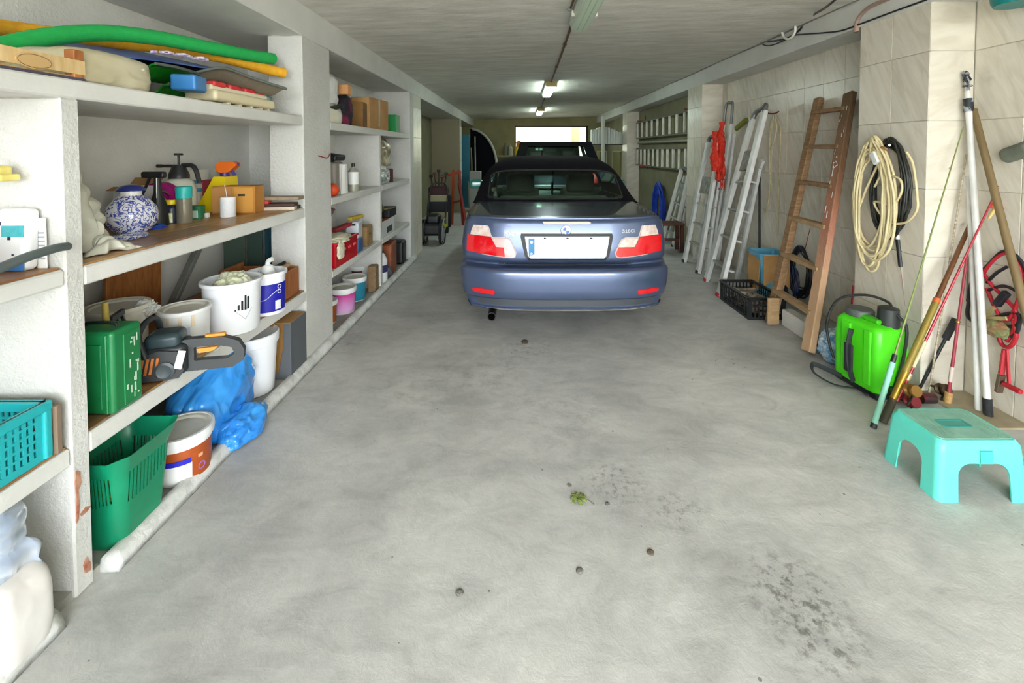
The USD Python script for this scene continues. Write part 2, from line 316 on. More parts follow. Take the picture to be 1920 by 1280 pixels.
def pillar(name, x0, x1, y0, y1, zt, xi, spans_in, spans_face, label):
    p = struct(name, bb((x0, y0, 0), (x1, y1, zt), .002), GROUT, label=label)
    s = -1 if xi == 0 else 1
    tiles(p, 'x', x0 if xi == 0 else x1, spans_in, 0, zt, s); tiles(p, 'y', y0, spans_face, 0, zt, -1)
    return p
pillar('pillar', 2.524, 2.80, 2.843, 3.42, 2.43, 0, [2.836, 3.124, 3.42], [2.516, 2.79], 'tiled pillar with two hose coils hanging on it')
pillar('pillar', 2.51, 2.80, 6.34, 6.87, 2.43, 0, [6.33, 6.60, 6.87], [2.50, 2.79], 'tiled pillar behind the aluminium stepladders')
pillar('pillar', 2.51, 2.80, 10.75, 11.2, 2.43, 0, [10.74, 10.98, 11.2], [2.50, 2.79], 'distant tiled pillar at the end of the wall-hung ladders')
# left: stuccoed column, partitions, end column with tiles, far cross wall
struct('column', bb((-1.74, 3.18, 0), (XL, 3.64, ZB), .008), PLASTER, label='white stucco column between the two shelf bays')
CHIP = mat('bare_brick', '9a5a44', .9, h2='b98a70', sc=30.)
part_0 = struct('partition', bb((XB, 1.5, 0), (XL, 1.567, 1.69), .006), PLASTER, label='white plastered partition nearest the garage mouth with chipped lower edge')
struct('partition', bb((XB, 4.92, 0), (XL - .004, 4.98, 1.69), .005), PLASTER, label='thin white partition dividing the second shelf bay')
struct('partition', bb((XB, 6.23, 0), (XL + .012, 6.43, ZB), .006), PLASTER, label='white end partition of the second shelf bay')
pe = struct('column', bb((XB, 6.43, 0), (XL, 6.95, ZB), .004), GROUT, label='tiled column just past the second shelf bay')
tiles(pe, 'x', XL, [6.435, 6.69, 6.95], 0, 2.13, 1)
pf = struct('partition', bb((XB, 11.4, 0), (XL, 11.75, ZB), .006), mat('dun_paint', '9f957b', .8), label='dun cross wall behind the golf bag')
tiles(pf, 'x', XL, [11.41, 11.58, 11.75], 0, 2.13, 1)
# chips in the plaster of the near partition
def chip(pts, dep=.004):
    """Irregular flake on the front edge of the near partition; pts in photograph pixels."""
    q = [ax(x, y, XL) for x, y in pts]; return ext([(p[1], p[2]) for p in q], dep, 'yz', XL - .001)
part(part_0, 'bare_patch', chip([(141, 882), (149, 884), (151, 905), (146, 920), (148, 945), (146, 975), (142, 982), (143, 940), (140, 905)]), CHIP, False)
part(part_0, 'bare_patch', chip([(160, 1046), (167, 1052), (168, 1068), (159, 1074), (156, 1060)], .006), CHIP, False)
part(part_0, 'bare_patch', chip([(160, 950), (170, 948), (163, 958), (152, 968), (150, 964)], .003), CHIP, False)
# low lip and raised floor of the shelf bays
LIP = mat('worn_white_lip', 'd8d8d4', .8, h2='a9a8a2', sc=9., det=6., bump=.6, bsc=30., lo=.45, hi=.75)
prof = [(-1.512, 0), (-1.512, .045), (-1.50, .058), (-1.478, .06), (-1.46, .052), (-1.448, .03), (-1.444, 0)]
def lip(y0, y1, name='trim_3'):
    ys = np.arange(y0, y1, .03); V = []
    for y in ys:
        for x, z in prof:
            n = meshkit.fbm(np.array([[x * 9, y * 7, z * 9]]), 3, 4)[0] - .5; V.append((x + .016 * n * (z > 0), y, z * (1 + .35 * n)))
    k = len(prof); Fs = []
    for i in range(len(ys) - 1):
        for j in range(k): a, b = i * k + j, i * k + (j + 1) % k; Fs += [[a, b, b + k], [a, b + k, a + k]]
    for j in range(1, k - 1): Fs += [[0, j + 1, j], [len(V) - k, len(V) - k + j, len(V) - k + j + 1]]
    return TM(V, Fs, process=False)
struct('trim_3', lip(1.60, 6.4), LIP, True, label='low worn white lip along the foot of the shelf bays')
struct('trim_4', lip(Y0, 1.44), LIP, True, label='chipped white lip in front of the nearest shelf bay')
BAYF = mat('dusty_bay_floor', '8c8a82', .9, h2='a6a49b', sc=7., bump=.3)
struct('floor_bay', bb((XB, Y0, 0), (-1.512, 6.23, .03), 0), BAYF)
struct('floor_ledge', bb((2.51, 2.44, 0), (2.79, 2.83, .012), .002), mat('ledge_tile', 'a89a80', .5, h2='97896e', sc=8.), label='narrow tan tile ledge at the foot of the right wall')
# masonry shelves
LAM = [mat(f'laminate_{k}', a, .38, h2=b, sc=5., det=5., stretch=(9., 1., 1.)) for k, (a, b) in enumerate([('9c6c42', '7a5232'), ('8a5a34', 'a37a4e'), ('bd9560', '9a7044'), ('7d5c44', '9a7452')])]
def shelf(y0, y1, zt, zb, label, boards=0, xf=XL):
    XB_ = XB if y0 < 3.5 else -1.985
    t = thing('masonry_shelf', label, 'shelf', (XB_, y0, zb))
    w, L = xf - XB_, y1 - y0; m = fine(bb((0.001, 0.001, 0), (w, L - .001, zt - zb - (.007 if boards else 0)), .006), .12); m.vertices[:, 0] += .004 * (meshkit.fbm(m.vertices * 8 + y0, 3) - .5) * (m.vertices[:, 0] > .3)
    part(t, 'slab', m, PLASTER2, 40)
    if boards:
        n, xs = boards, np.linspace(.004, w - .012, 5); ys = np.linspace(.004, L - .004, n + 1)
        for i in range(4):
            off = (i % 2) * (L / n / 2); yy = sorted({.004, L - .004, *[y + off for y in ys if .05 < y + off < L - .05]})
            for a, b in zip(yy[:-1], yy[1:]):
                part(t, 'board', bb((xs[i] + .0006, a + .0006, zt - zb - .007), (xs[i + 1] - .0006, b - .0006, zt - zb), .001), LAM[random.randrange(4)], False)
    return t
shelf(Y0, 3.18, 1.755, 1.69, 'white masonry top shelf carrying the pool noodles and bodyboard')
shelf(1.567, 3.19, 1.125, 1.052, 'white masonry middle shelf with wood-effect boards holding the spray bottles and porcelain jar', 3)
shelf(1.567, 3.19, .54, .462, 'white masonry lower shelf with wood-effect boards holding the chainsaw and white buckets', 3)
shelf(Y0, 1.5, 1.132, 1.07, 'white masonry shelf at the left picture edge holding the frying pan', 3)
shelf(Y0, 1.5, .53, .462, 'white masonry shelf at the left picture edge holding the turquoise crate', 3)
shelf(3.64, 6.23, 1.745, 1.68, 'white masonry top shelf of the second bay carrying the cardboard boxes')
for a, b, s in ((3.64, 4.92, 'near'), (4.98, 6.23, 'far')):
    w1, w2 = ('the paper roll and clear bottle', 'the red crate and detergent bottle') if s == 'near' else ('the stuffed plastic bags', 'the red and white carton')
    shelf(a, b, 1.14, 1.08, f'white masonry middle shelf of the second bay under {w1}')
    shelf(a, b, .55, .495, f'white masonry lower shelf of the second bay under {w2}')
struct('wall_back', bb((XB, 3.75, 0), (-1.985, 6.23, ZB), 0), PAINT, label='cream back wall of the second shelf bay')
# rear wall with its wide window, and the white yard wall that shows through it
wl, wh = ay(965, 262, Y1), ay(1103, 236, Y1); wx0, wx1, wz0, wz1 = wl[0], wh[0], 1.15, wh[2]
struct('wall_rear', [bb((-2.4, Y1, 0), (wx0, Y1 + .2, 2.75), 0), bb((wx1, Y1, 0), (3.0, Y1 + .2, 2.75), 0), bb((wx0, Y1, 0), (wx1, Y1 + .2, wz0), 0), bb((wx0, Y1, wz1), (wx1, Y1 + .2, 2.75), 0)], REAR)
wn = struct('window_1', [bb((wx0, Y1 + .02, wz1 - .04), (wx1, Y1 + .08, wz1)), bb((wx0, Y1 + .02, wz0), (wx1, Y1 + .08, wz0 + .05)), bb((wx0, Y1 + .02, wz0), (wx0 + .04, Y1 + .08, wz1)), bb((wx1 - .07, Y1 + .02, wz0), (wx1, Y1 + .08, wz1)), bb((wx0, Y1 + .02, 1.76), (wx1, Y1 + .07, 1.80))], mat('brown_window_frame', '4a3327', .5))
part(wn, 'pane', bb((wx0 + .04, Y1 + .045, 1.80), (wx1 - .07, Y1 + .049, wz1 - .04), 0), glassy('clear_pane', 'f4f8f4'), False)
part(wn, 'pane', bb((wx0 + .04, Y1 + .045, wz0 + .05), (wx1 - .07, Y1 + .049, 1.76), 0), glassy('clear_pane', 'f4f8f4'), False)
yw = struct('wall_yard', bb((-4, 17.2, -.1), (6, 17.4, 3.2), 0), mat('yard_white', 'd2cdbf', .8), label='sunlit white yard wall outside the rear window')
YB = mat('yard_brown', 'a08c6c', .8)
struct('post_yard', bb((1.82, 16.2, 0), (2.12, 16.4, 2.6)), YB, label='brown post outside the rear window')
struct('ground_yard', bb((-60, Y1 + .2, -.14), (60, 60, -.1), 0), mat('yard_paving', 'b8b2a4', .9))
struct('ground_forecourt', bb((-60, -60, -.14), (60, Y0, -.02), 0), mat('forecourt_paving', 'c4c0b6', .9, h2='b5b0a5', sc=.8))
# outside walls and roof so that no daylight leaks in from the sides
struct('roof', bb((-2.6, Y0, 2.75), (3.2, Y1 + .2, 2.9), 0), PLASTER2)
# ================================================================ THE CARS
def car_paint(name, h, h2, rough=.28):
    n = {'lw': ('layer_weight', dict(blend=.35)), 'm': ('mix', dict(color1=lin(h), color2=lin(h2))), 'p': ('principled_bsdf', dict(metallic=.55, roughness=rough, coat_weight=1., coat_roughness=.05))}
    return node_mat(name, n, [('lw.facing', 'm.fac'), ('m.color', 'p.base_color')])
BLUE = car_paint('steel_blue_metallic', '566586', '2f3a54')
DARK = mat('black_trim', '1b1c1e', .5)
RUB = mat('tyre_rubber', '1d1d1d', .8, bump=.3, bsc=80.)
ALLOY = mat('alloy', 'b8bbbf', .3, 1.)
CHROME = mat('chrome', 'd8dadc', .12, 1.)
SOFT = mat('black_soft_top_cloth', '17161c', .95, h2='100f14', sc=40., bump=.3, bsc=300., spec=.15)
REDL = mat('red_lamp_lens', 'de101d', .12, h2='cf0d19', sc=60., coat=1.)
CLRL = mat('clear_lamp_lens', 'e6d6cf', .12, h2='cdb4a8', sc=25., coat=1.)
PINKL = mat('pale_pink_lamp_lens', 'e9c3c0', .15, h2='d9a7a6', sc=20., coat=1.)
GLASS = glassy('green_tinted_glass', 'c4dccf')
SEAT = mat('grey_seat_leather', 'd3d8cb', .6)
CX, CY = .365, 3.55
REARP = [(.16, .225), (.09, .243), (.03, .25), (.015, .262), (.022, .272), (.05, .28), (.055, .335), (.02, .342), (.004, .36), (0, .42), (0, .5), (.002, .545), (.007, .566), (.02, .579), (.05, .586), (.12, .590), (.128, .606), (.108, .618), (.09, .632), (.082, .66), (.088, .76), (.098, .87), (.102, .93), (.098, .955), (.082, .966), (.078, .976), (.084, .984), (.12, .988)]
zp, ypf = np.array([q[1] for q in REARP]), np.array([q[0] for q in REARP])
WZ = ([.2, .25, .34, .45, .56, .595, .606, .63, .66, .76, .87, .93, .98, 1.0, 1.03], [.74, .82, .865, .893, .898, .893, .878, .868, .882, .884, .872, .858, .828, .80, .76])
def half(z): return np.interp(z, *WZ)
def plan(y): return 1 - .05 * np.clip(1 - np.asarray(y) / .9, 0, 1) ** 2 - .10 * np.clip((np.asarray(y) - 3.6) / .9, 0, 1) ** 2
def yrear(x, z):
    s = np.abs(x) / (half(z) * .955); return np.interp(z, zp, ypf) + .17 * s ** 4 - .004 * (1 - s)
def body_shell(profile, rear_fade=.7, front=4.45, ns=41, r=.035):
    P = np.array(profile, float); n = len(P)
    d = np.roll(P, -1, 0) - np.roll(P, 1, 0); nrm = np.stack([d[:, 1], -d[:, 0]], 1); nrm /= np.linalg.norm(nrm, axis=1, keepdims=True)
    area = np.sum(P[:, 0] * np.roll(P[:, 1], -1) - np.roll(P[:, 0], -1) * P[:, 1])
    if area < 0: nrm = -nrm
    u = np.linspace(-1, 1, ns); S = np.sign(u) * (1 - (1 - np.abs(u)) ** 1.7); V = []
    for s in S:
        e = max(0., (abs(s) - (1 - r / .8)) / (r / .8)); ins = r * (1 - math.sqrt(max(0., 1 - e * e)))
        Q = P - nrm * ins
        fade = np.clip(1 - P[:, 0] / rear_fade, 0, 1) ** .7; ff = np.clip((P[:, 0] - front + .9) / .9, 0, 1)
        y = Q[:, 0] + .17 * abs(s) ** 4 * fade - .28 * abs(s) ** 3 * ff
        V.append(np.stack([s * half(Q[:, 1]) * plan(Q[:, 0]), y, Q[:, 1]], 1))
    V = np.vstack(V); Fs = []
    for i in range(ns - 1):
        for j in range(n):
            b = (j + 1) % n; Fs += [[i * n + j, i * n + b, (i + 1) * n + b], [i * n + j, (i + 1) * n + b, (i + 1) * n + j]]
    V = np.vstack([V, V[:n].mean(0), V[-n:].mean(0)]); o = (ns - 1) * n
    for j in range(n): b = (j + 1) % n; Fs += [[ns * n, b, j], [ns * n + 1, o + j, o + b]]
    Fs = np.array(Fs); m = TM(V, Fs, process=False)
    return TM(V, Fs[:, ::-1], process=False) if m.volume < 0 else m
def dense(pts, e=.09):
    out = []
    for a, b in zip(pts, pts[1:] + pts[:1]):
        k = max(1, int(np.hypot(b[0] - a[0], b[1] - a[1]) / e)); out += [(a[0] + (b[0] - a[0]) * t / k, a[1] + (b[1] - a[1]) * t / k) for t in range(k)]
    return out
TOPP = [(.17, .99), (.5, 1.0), (.9, 1.01), (1.05, 1.012), (1.2, 1.0), (2.5, .98), (3.15, .985), (3.35, .95), (3.9, .84), (4.25, .72), (4.42, .6), (4.47, .45), (4.44, .28), (4.3, .2), (3.9, .2), (.4, .2)]
car = thing('convertible_car', 'blue metallic convertible parked rear towards the garage mouth with a black fabric roof', 'car', (CX, CY, 0))
shell = body_shell(dense(REARP + TOPP))
arch = [cyl((sx * .55, yy, .31), (sx * 1.0, yy, .31), .35, n=40) for sx in (-1, 1) for yy in (1.0, 3.72)]
shell = cut(shell, *arch)
body = part(car, 'body', shell, BLUE, 28)
def wheel(t, x, y, out, r=.315, w=.2, rim=ALLOY):
    tyre = tf(lathe([(.2, -w / 2), (r - .03, -w / 2), (r, -w / 2 + .03), (r, w / 2 - .03), (r - .03, w / 2), (.2, w / 2), (.2, -w / 2)], 40), ry=math.pi / 2)
    wh = part(t, 'wheel', tf(tyre, (x, y, r)), RUB, 40)
    sp = [cyl((0, 0, 0), (0, 0, w * .3), .05)] + [bar((0, 0, w * .28), (.19 * math.cos(a), .19 * math.sin(a), w * .33), .04, .02) for a in np.arange(7) * 2 * np.pi / 7]
    rm = cat(lathe([(.17, -w * .4), (.205, w * .38), (.195, w * .42), (.18, w * .3), (.16, -w * .3)], 40), *sp)
    part(wh, 'rim', tf(rm, (x, y, r), ry=math.pi / 2 * out), rim, 40)
for sx in (-1, 1):
    for yy in (1.0, 3.72): wheel(car, sx * .75, yy, sx)
part(car, 'underside', bb((-.7, .35, .17), (.7, 4.3, .30)), DARK)
def px2(x, y, Y=3.64):
    p = ay(x, y, Y); return p[0] - CX, p[2]
def plate_on(pts, thick, lift, e=.03, chamfer=0.):
    """A panel that follows the car's rear skin; pts in the car's x, z."""
    m = fine(ext(Polygon(pts).buffer(.004).buffer(-.004), thick, 'xz', 0), e); v = m.vertices
    v[:, 1] = yrear(v[:, 0], v[:, 2]) + v[:, 1] - lift - .0; m.vertices = v; return m
def mirror(pts): return [(-x, z) for x, z in pts]
P1 = [px2(*q) for q in [(877, 427), (884, 425.5), (911, 424.5), (914, 428), (919.5, 444.6), (873, 443.6)]]
P2 = [px2(*q) for q in [(873, 444), (919.5, 445), (930, 464), (944, 464.5), (946.5, 481), (930, 480), (871.5, 475)]]
P3 = [px2(*q) for q in [(920.5, 445.5), (923, 448), (946, 447), (955, 450.5), (960, 460), (966.5, 474), (965, 480), (960, 481.6), (947, 481), (944.5, 464), (930.5, 463.5)]]
P3c = [px2(*q) for q in [(920.5, 445.5), (923, 448), (946, 447), (955, 450.5), (961, 463), (930.5, 463.5)]]
P3r = [px2(*q) for q in [(930.5, 464), (961.5, 463.5), (966.5, 474), (965, 480), (960, 481.6), (947, 481), (930, 480)]]
for sgn in (-1, 1):
    f = (lambda q: q) if sgn < 0 else mirror
    outline = Polygon(f(P1)).buffer(.004).union(Polygon(f(P2)).buffer(.004)).union(Polygon(f(P3)).buffer(.004)).buffer(.006).buffer(-.002)
    tl_ = part(car, 'tail_light', plate_on(outline.exterior.coords, .014, .006), mat('lamp_base', 'c9b6ae', .35), 40)
    part(tl_, 'lens', plate_on(f(P1), .018, .014), CLRL, 40, 'clear upper lens'); part(tl_, 'lens', plate_on(f(P2), .018, .016), REDL, 40, 'red lens')
    if sgn < 0: part(tl_, 'lens', plate_on(P3, .018, .014), PINKL, 40, 'pale inner lens')
    else: part(tl_, 'lens', plate_on(f(P3c), .018, .014), CLRL, 40, 'clear inner lens'); part(tl_, 'lens', plate_on(f(P3r), .018, .014), REDL, 40, 'red inner lens')
    rf = [px2(*q, 3.57) for q in [(882, 548), (886, 544), (900, 543.2), (926, 545), (928, 549), (926, 553), (886, 551.5)]]
    part(car, 'reflector', plate_on(f(rf), .02, .008), REDL, 40)
    part(car, 'wing_mirror', rbox((sgn * .95, 2.62, 1.07), (.19, .12, .12), .045), mat('teal_mirror_shell', '2f8e83', .25, coat=1.), 60)
    part(car, 'mirror_stalk', bar((sgn * .80, 2.66, 1.0), (sgn * .90, 2.64, 1.05), .05, .03), DARK)
    part(car, 'panel_seam', plate_on([px2(*q) for q in ([(937, 482), (940, 482), (949, 499), (945.5, 499)] if sgn < 0 else [(1189, 482), (1186, 482), (1177, 499), (1180.5, 499)])], .006, .0012), DARK, 40)
NP = [px2(*q) for q in [(977, 438), (1148, 438), (1150, 444), (1142, 480), (1135, 487.5), (991, 487.5), (984, 480), (976, 444)]]
IN = [px2(*q) for q in [(984, 443.5), (1143, 443.5), (1136.5, 479), (1132, 484), (995, 484), (990, 479)]]
part(car, 'plate_recess', plate_on(NP, .02, .004), DARK, 40)
part(car, 'plate_panel', plate_on(IN, .01, .006), mat('plate_surround', 'a9b0bd', .3, .4), 40)
a, b = px2(991, 481), px2(1136.5, 446.5)
np_ = part(car, 'number_plate', bb((a[0], .078, a[1]), (b[0], .088, b[1]), .003), mat('plate_white', 'dcdee0', .35))
part(np_, 'plate_band', bb((a[0] + .002, .0765, a[1] + .002), (a[0] + .047, .079, b[1] - .002), .001), mat('plate_blue', '2f7fb5', .35))
part(np_, 'plate_band', bb((b[0] - .112, .0773, a[1] + .004), (b[0] - .11, .079, b[1] - .004), .0003), mat('plate_grey', 'c5c8cc', .4))
part(np_, 'plate_emblem', [tf(lathe([(0, 0), (.012, 0), (.012, .001), (0, .001)], 18), (a[0] + .024, .0765, b[1] - .03), rx=math.pi / 2)], mat('plate_white', 'dcdee0', .35))
part(np_, 'plate_emblem', tf(text('P', .022), (a[0] + .024, .0768, a[1] + .012), rx=math.pi / 2), mat('plate_white', 'dcdee0', .35), False)
for xx in (a[0] + .13, (a[0] + b[0]) / 2, b[0] - .12):
    part(np_, 'plate_clip', bb((xx - .008, .074, b[1] - .004), (xx + .008, .09, b[1] + .006), .001), DARK)
# round emblem, third brake light, lettering, exhaust, lid edge
ec = px2(1061.5, 432.5); yb = float(yrear(ec[0], ec[1]))
em = part(car, 'emblem', tf(lathe([(0, 0), (.043, 0), (.043, .005), (.038, .008), (.03, .0075), (0, .0075)], 40), (ec[0], yb + .002, ec[1]), rx=math.pi / 2), CHROME, 40, 'round emblem with blue and white quarters')
for k in range(4):
    w_ = Polygon([(0, 0)] + [(.027 * math.cos(t), .027 * math.sin(t)) for t in np.linspace(k * math.pi / 2, (k + 1) * math.pi / 2, 9)])
    part(em, 'emblem_quarter', tf(ext(w_, .001), (ec[0], yb - .0055, ec[1]), rx=math.pi / 2), mat('emblem_blue', '3d6fb4', .3) if k % 2 else mat('plate_white', 'dcdee0', .35), False)
part(car, 'brake_light', plate_on([px2(*q) for q in [(1017, 415.2), (1104, 415.2), (1109, 418), (1104, 420.3), (1020, 420.3)]], .014, .008), mat('brake_lens', 'd9cdb6', .2, coat=1.), 40)
BADGE = mat('badge_silver', 'ccd2da', .25, .8)
q = px2(1180, 437); m = text('318Ci', .023, .004); v = m.vertices; m.vertices = np.stack([v[:, 0] * 1.15 + q[0], yrear(v[:, 0] * 1.15 + q[0], v[:, 1] + q[1]) - v[:, 2], v[:, 1] + q[1]], 1); part(car, 'badge', m, BADGE, False)
q = px2(955, 441); stk = []
for cx_, cz_, r_ in ((-.018, .0, .017), (.016, -.008, .014), (.004, .017, .011), (-.03, .028, .007), (.034, .004, .012)):
    stk.append(tube([(q[0] + cx_ + r_ * math.cos(t), float(yrear(q[0] + cx_, q[1])) - .002, q[1] + cz_ + r_ * math.sin(t)) for t in np.linspace(0, 2 * math.pi, 9)[:-1]], .0032, 6, 3, True))
part(car, 'sticker', stk, mat('sticker_white', 'e8e6e2', .5))
e = px2(922, 590, 3.62); part(car, 'exhaust_pipe', [tf(lathe([(.028, -.25), (.034, -.25), (.034, .03), (.028, .03), (.028, -.25)], 24), (e[0], .09, e[1] - .012), rx=math.pi / 2)], mat('sooty_steel', '3a3836', .4, .9))
part(car, 'bumper_gap', plate_on([(-.80, .599), (.80, .599), (.80, .612), (-.80, .612)], .012, .003, .03), mat('gap_shadow_rubber', '15171b', .9), 40)
part(car, 'valance', plate_on([(-.70, .284), (.72, .284), (.745, .334), (-.725, .334)], .02, .006, .03), mat('valance_grey', '3a3f45', .6), 40)
part(car, 'lip_strip', plate_on([(-.62, .252), (.66, .252), (.68, .266), (-.64, .266)], .008, .004, .03), CHROME, 40)
# fabric roof with its rear window
RT = [(1.03, 1.0), (1.08, 1.02), (1.2, 1.10), (1.35, 1.20), (1.52, 1.315), (1.64, 1.38), (1.78, 1.425), (2.0, 1.452), (2.2, 1.455), (2.5, 1.44), (2.8, 1.395)]
rp = spline(RT, 7); rl = np.r_[0, np.cumsum(np.linalg.norm(np.diff(rp, axis=0), axis=1))]; rl /= rl[-1]
def roof_pt(u, t, off=0.):
    y, zc = np.interp(t, rl, rp[:, 0]), np.interp(t, rl, rp[:, 1]) + off; hb = .85 - .08 * np.clip((y - 1.8) / .9, 0, 1)
    ht = np.interp(y, [1.03, 1.35, 1.7, 2.0, 2.8], [.84, .84, .82, .78, .68])
    g = (1 - np.abs(u) ** 6.0) ** .5; z = .985 + (zc - .985) * g
    x = u * (hb - (hb - ht) * min(1, (zc - .985) / .42) * g ** .8); yy = y + (.10 * abs(u) ** 4 if y < 1.7 else .10 * abs(u) ** 4 * max(0, 1 - (y - 1.7) / .5))
    return (x * (1 + off), yy - off * 1.5 * (y < 1.75), z)
tw0, tw1 = np.interp(1.115, rp[:, 0], rl), np.interp(1.50, rp[:, 0], rl); ts0, ts1 = np.interp(1.95, rp[:, 0], rl), np.interp(2.68, rp[:, 0], rl)
def in_rr(u, t, uw, a, b, rad=.10):
    hu, ht = uw, (b - a) / 2; du, dt = abs(u) - (hu - rad), abs(t - (a + b) / 2) / ht - (1 - rad * 2.2)
    return abs(u) < hu and a < t < b and not (du > 0 and dt > 0 and (du / rad) ** 2 + (dt / (rad * 2.2)) ** 2 > 1)
def skin(keep, nu=121, nt=90, off=0., u0=-1, u1=1, t0=0., t1=1.):
    us = np.linspace(u0, u1, nu); us = np.sign(us) * (1 - (1 - np.abs(us)) ** 1.3) if u0 == -1 else us; tt = np.linspace(t0, t1, nt)
    V = np.array([roof_pt(u, t, off) for u in us for t in tt]); Fs = []
    for i in range(nu - 1):
        for j in range(nt - 1):
            if keep((us[i] + us[i + 1]) / 2, (tt[j] + tt[j + 1]) / 2): a = i * nt + j; Fs += [[a, a + nt, a + nt + 1], [a, a + nt + 1, a + 1]]
    m = TM(V, np.array(Fs), process=False); m.remove_unreferenced_vertices(); return m
def shellify(m, th):
    n = m.vertex_normals; k = len(m.vertices); f = m.faces; e = np.sort(m.edges, axis=1); un, inv, cnt = np.unique(e, axis=0, return_inverse=True, return_counts=True); be = m.edges[cnt[inv.ravel()] == 1]
    return TM(np.vstack([m.vertices, m.vertices - n * th]), np.vstack([f, f[:, ::-1] + k, np.stack([be[:, 1], be[:, 0], be[:, 0] + k], 1), np.stack([be[:, 1], be[:, 0] + k, be[:, 1] + k], 1)]), process=False)
UW = .80
isw = lambda u, t: in_rr(u, t, UW, tw0, tw1)
iss = lambda u, t: .955 < 1.25 * abs(u) and .80 < abs(u) < .985 and ts0 < t < ts1
rf_ = part(car, 'soft_top', shellify(skin(lambda u, t: not isw(u, t) and not iss(u, t)), .006), SOFT, 50)
part(rf_, 'window_seal', shellify(skin(lambda u, t: in_rr(u, t, UW + .022, tw0 - .012, tw1 + .012) and not isw(u, t), off=.004), .006), mat('seal_rubber', '2d322f', .5), 50)
part(car, 'rear_window', skin(isw, off=.002), GLASS, True)
for s_ in (-1, 1): part(car, 'side_window', skin(lambda u, t: iss(u, t) and u * s_ > 0), GLASS, True)
part(car, 'windscreen', sheet(lambda u, v: ((u * 2 - 1) * (.60 + .12 * v), 2.80 + .48 * v - .08 * abs(u * 2 - 1) ** 2, 1.395 - .40 * v), 20, 8, .004), glassy('mint_glass', 'e6f6ee'))
for sx in (-1, 1):
    st = part(car, 'seat', rbox((sx * .36, 2.06, .82), (.46, .16, .5), .05), SEAT, 60)
    part(st, 'headrest', rbox((sx * .36, 1.98, 1.13), (.34, .10, .23), .045), SEAT, 60)
part(car, 'rear_seat', rbox((0, 1.42, .92), (1.2, .14, .22), .05), SEAT, 60)
part(car, 'dashboard', rbox((0, 2.95, .93), (1.25, .35, .16), .04), DARK, 60)
part(car, 'rear_mirror', rbox((0, 2.78, 1.30), (.2, .04, .06), .015), DARK, 60)
part(car, 'window_divider', bb((-.012, 1.62, 1.02), (.012, 1.64, 1.16)), DARK)
# the black car ahead of it: a taller hatchback, rear towards us
hb = thing('hatchback_car', 'black hatchback with a green-lit rear window parked ahead of the blue convertible', 'car', (.70, 8.55, 0))
BLK = car_paint('black_car_paint', '131419', '0c0d12', .3)
prof = [(.08, .25), (.02, .3), (0, .45), (.02, .58), (.06, .65), (.05, .9), (.08, 1.12), (.3, 1.14), (2.9, 1.12), (3.2, 1.05), (3.7, .9), (3.95, .7), (4.0, .4), (3.9, .2), (.4, .2)]
WZ2 = WZ; hs = body_shell(dense(prof), .5, 4.0)
part(hb, 'body', cut(hs, *[cyl((sx * .55, yy, .31), (sx * 1.0, yy, .31), .35, n=32) for sx in (-1, 1) for yy in (.75, 3.2)]), BLK, 30)
for sx in (-1, 1):
    for yy in (.75, 3.2): wheel(hb, sx * .74, yy, sx)
def cab(y, z):
    h = np.interp(z, [1.08, 1.3, 1.55, 1.7], [.80, .76, .68, .64]); return h
roofp = [(.12, 1.12), (.28, 1.4), (.42, 1.58), (.55, 1.655), (.9, 1.685), (1.6, 1.69), (2.2, 1.62)]
cabin = [bb((-.64, .5, 1.63), (.64, 2.3, 1.685), .02), bb((-.60, .9, 1.66), (.60, 1.9, 1.70), .02)]
for sx in (-1, 1):
    cabin += [bar((sx * .78, .10, 1.10), (sx * .62, .48, 1.66), .17, .08, (0, 1, 0)), bar((sx * .79, 3.0, 1.08), (sx * .62, 2.25, 1.64), .09, .07, (0, 1, 0)), bar((sx * .80, 1.5, 1.10), (sx * .64, 1.5, 1.65), .06, .10, (0, 1, 0))]
cabin += [bar((-.66, .44, 1.635), (.66, .44, 1.635), .05, .06), bb((-.76, .06, 1.08), (.76, .3, 1.16), .02)]
part(hb, 'cabin_frame', cabin, mat('matt_black_roof', '101114', .95, spec=.15))
part(hb, 'rear_window', sheet(lambda u, v: ((u * 2 - 1) * (.74 - .12 * v), .10 + .36 * v, 1.12 + .51 * v), 10, 6, .004), glassy('mint_glass', 'e6f6ee'))
part(hb, 'windscreen', sheet(lambda u, v: ((u * 2 - 1) * (.76 - .12 * v), 3.0 - .75 * v, 1.10 + .54 * v), 10, 6, .004), glassy('mint_glass', 'e6f6ee'))
for k in range(2): part(hb, 'sticker', tf(bb((-.035, -.002, -.055), (.035, .002, .055), .001), (-.30 + .10 * k, 2.36, 1.56), rx=-.95), mat('sticker_white', 'e8e6e2', .5), label='small white windscreen sticker')
part(hb, 'rear_mirror', rbox((.02, 2.2, 1.53), (.24, .04, .075), .015), DARK, 60)
for sx in (-1, 1):
    s_ = part(hb, 'seat', rbox((sx * .36, 1.5, 1.0), (.48, .16, .7), .05), DARK, 60); part(s_, 'headrest', rbox((sx * .36, 1.5, 1.44), (.26, .1, .17), .04), DARK, 60)
for sx in (-1, 1): part(hb, 'tail_light', rbox((sx * .72, .10, 1.0), (.12, .1, .2), .03), REDL, 60)
pl = part(hb, 'number_plate', bb((-.26, .02, .93), (.26, .035, 1.05), .003), mat('plate_white', 'dcdee0', .35))
part(hb, 'plate_panel', bb((-.52, .03, .86), (.52, .05, 1.07), .01), mat('pale_panel', 'b9c9bd', .4))
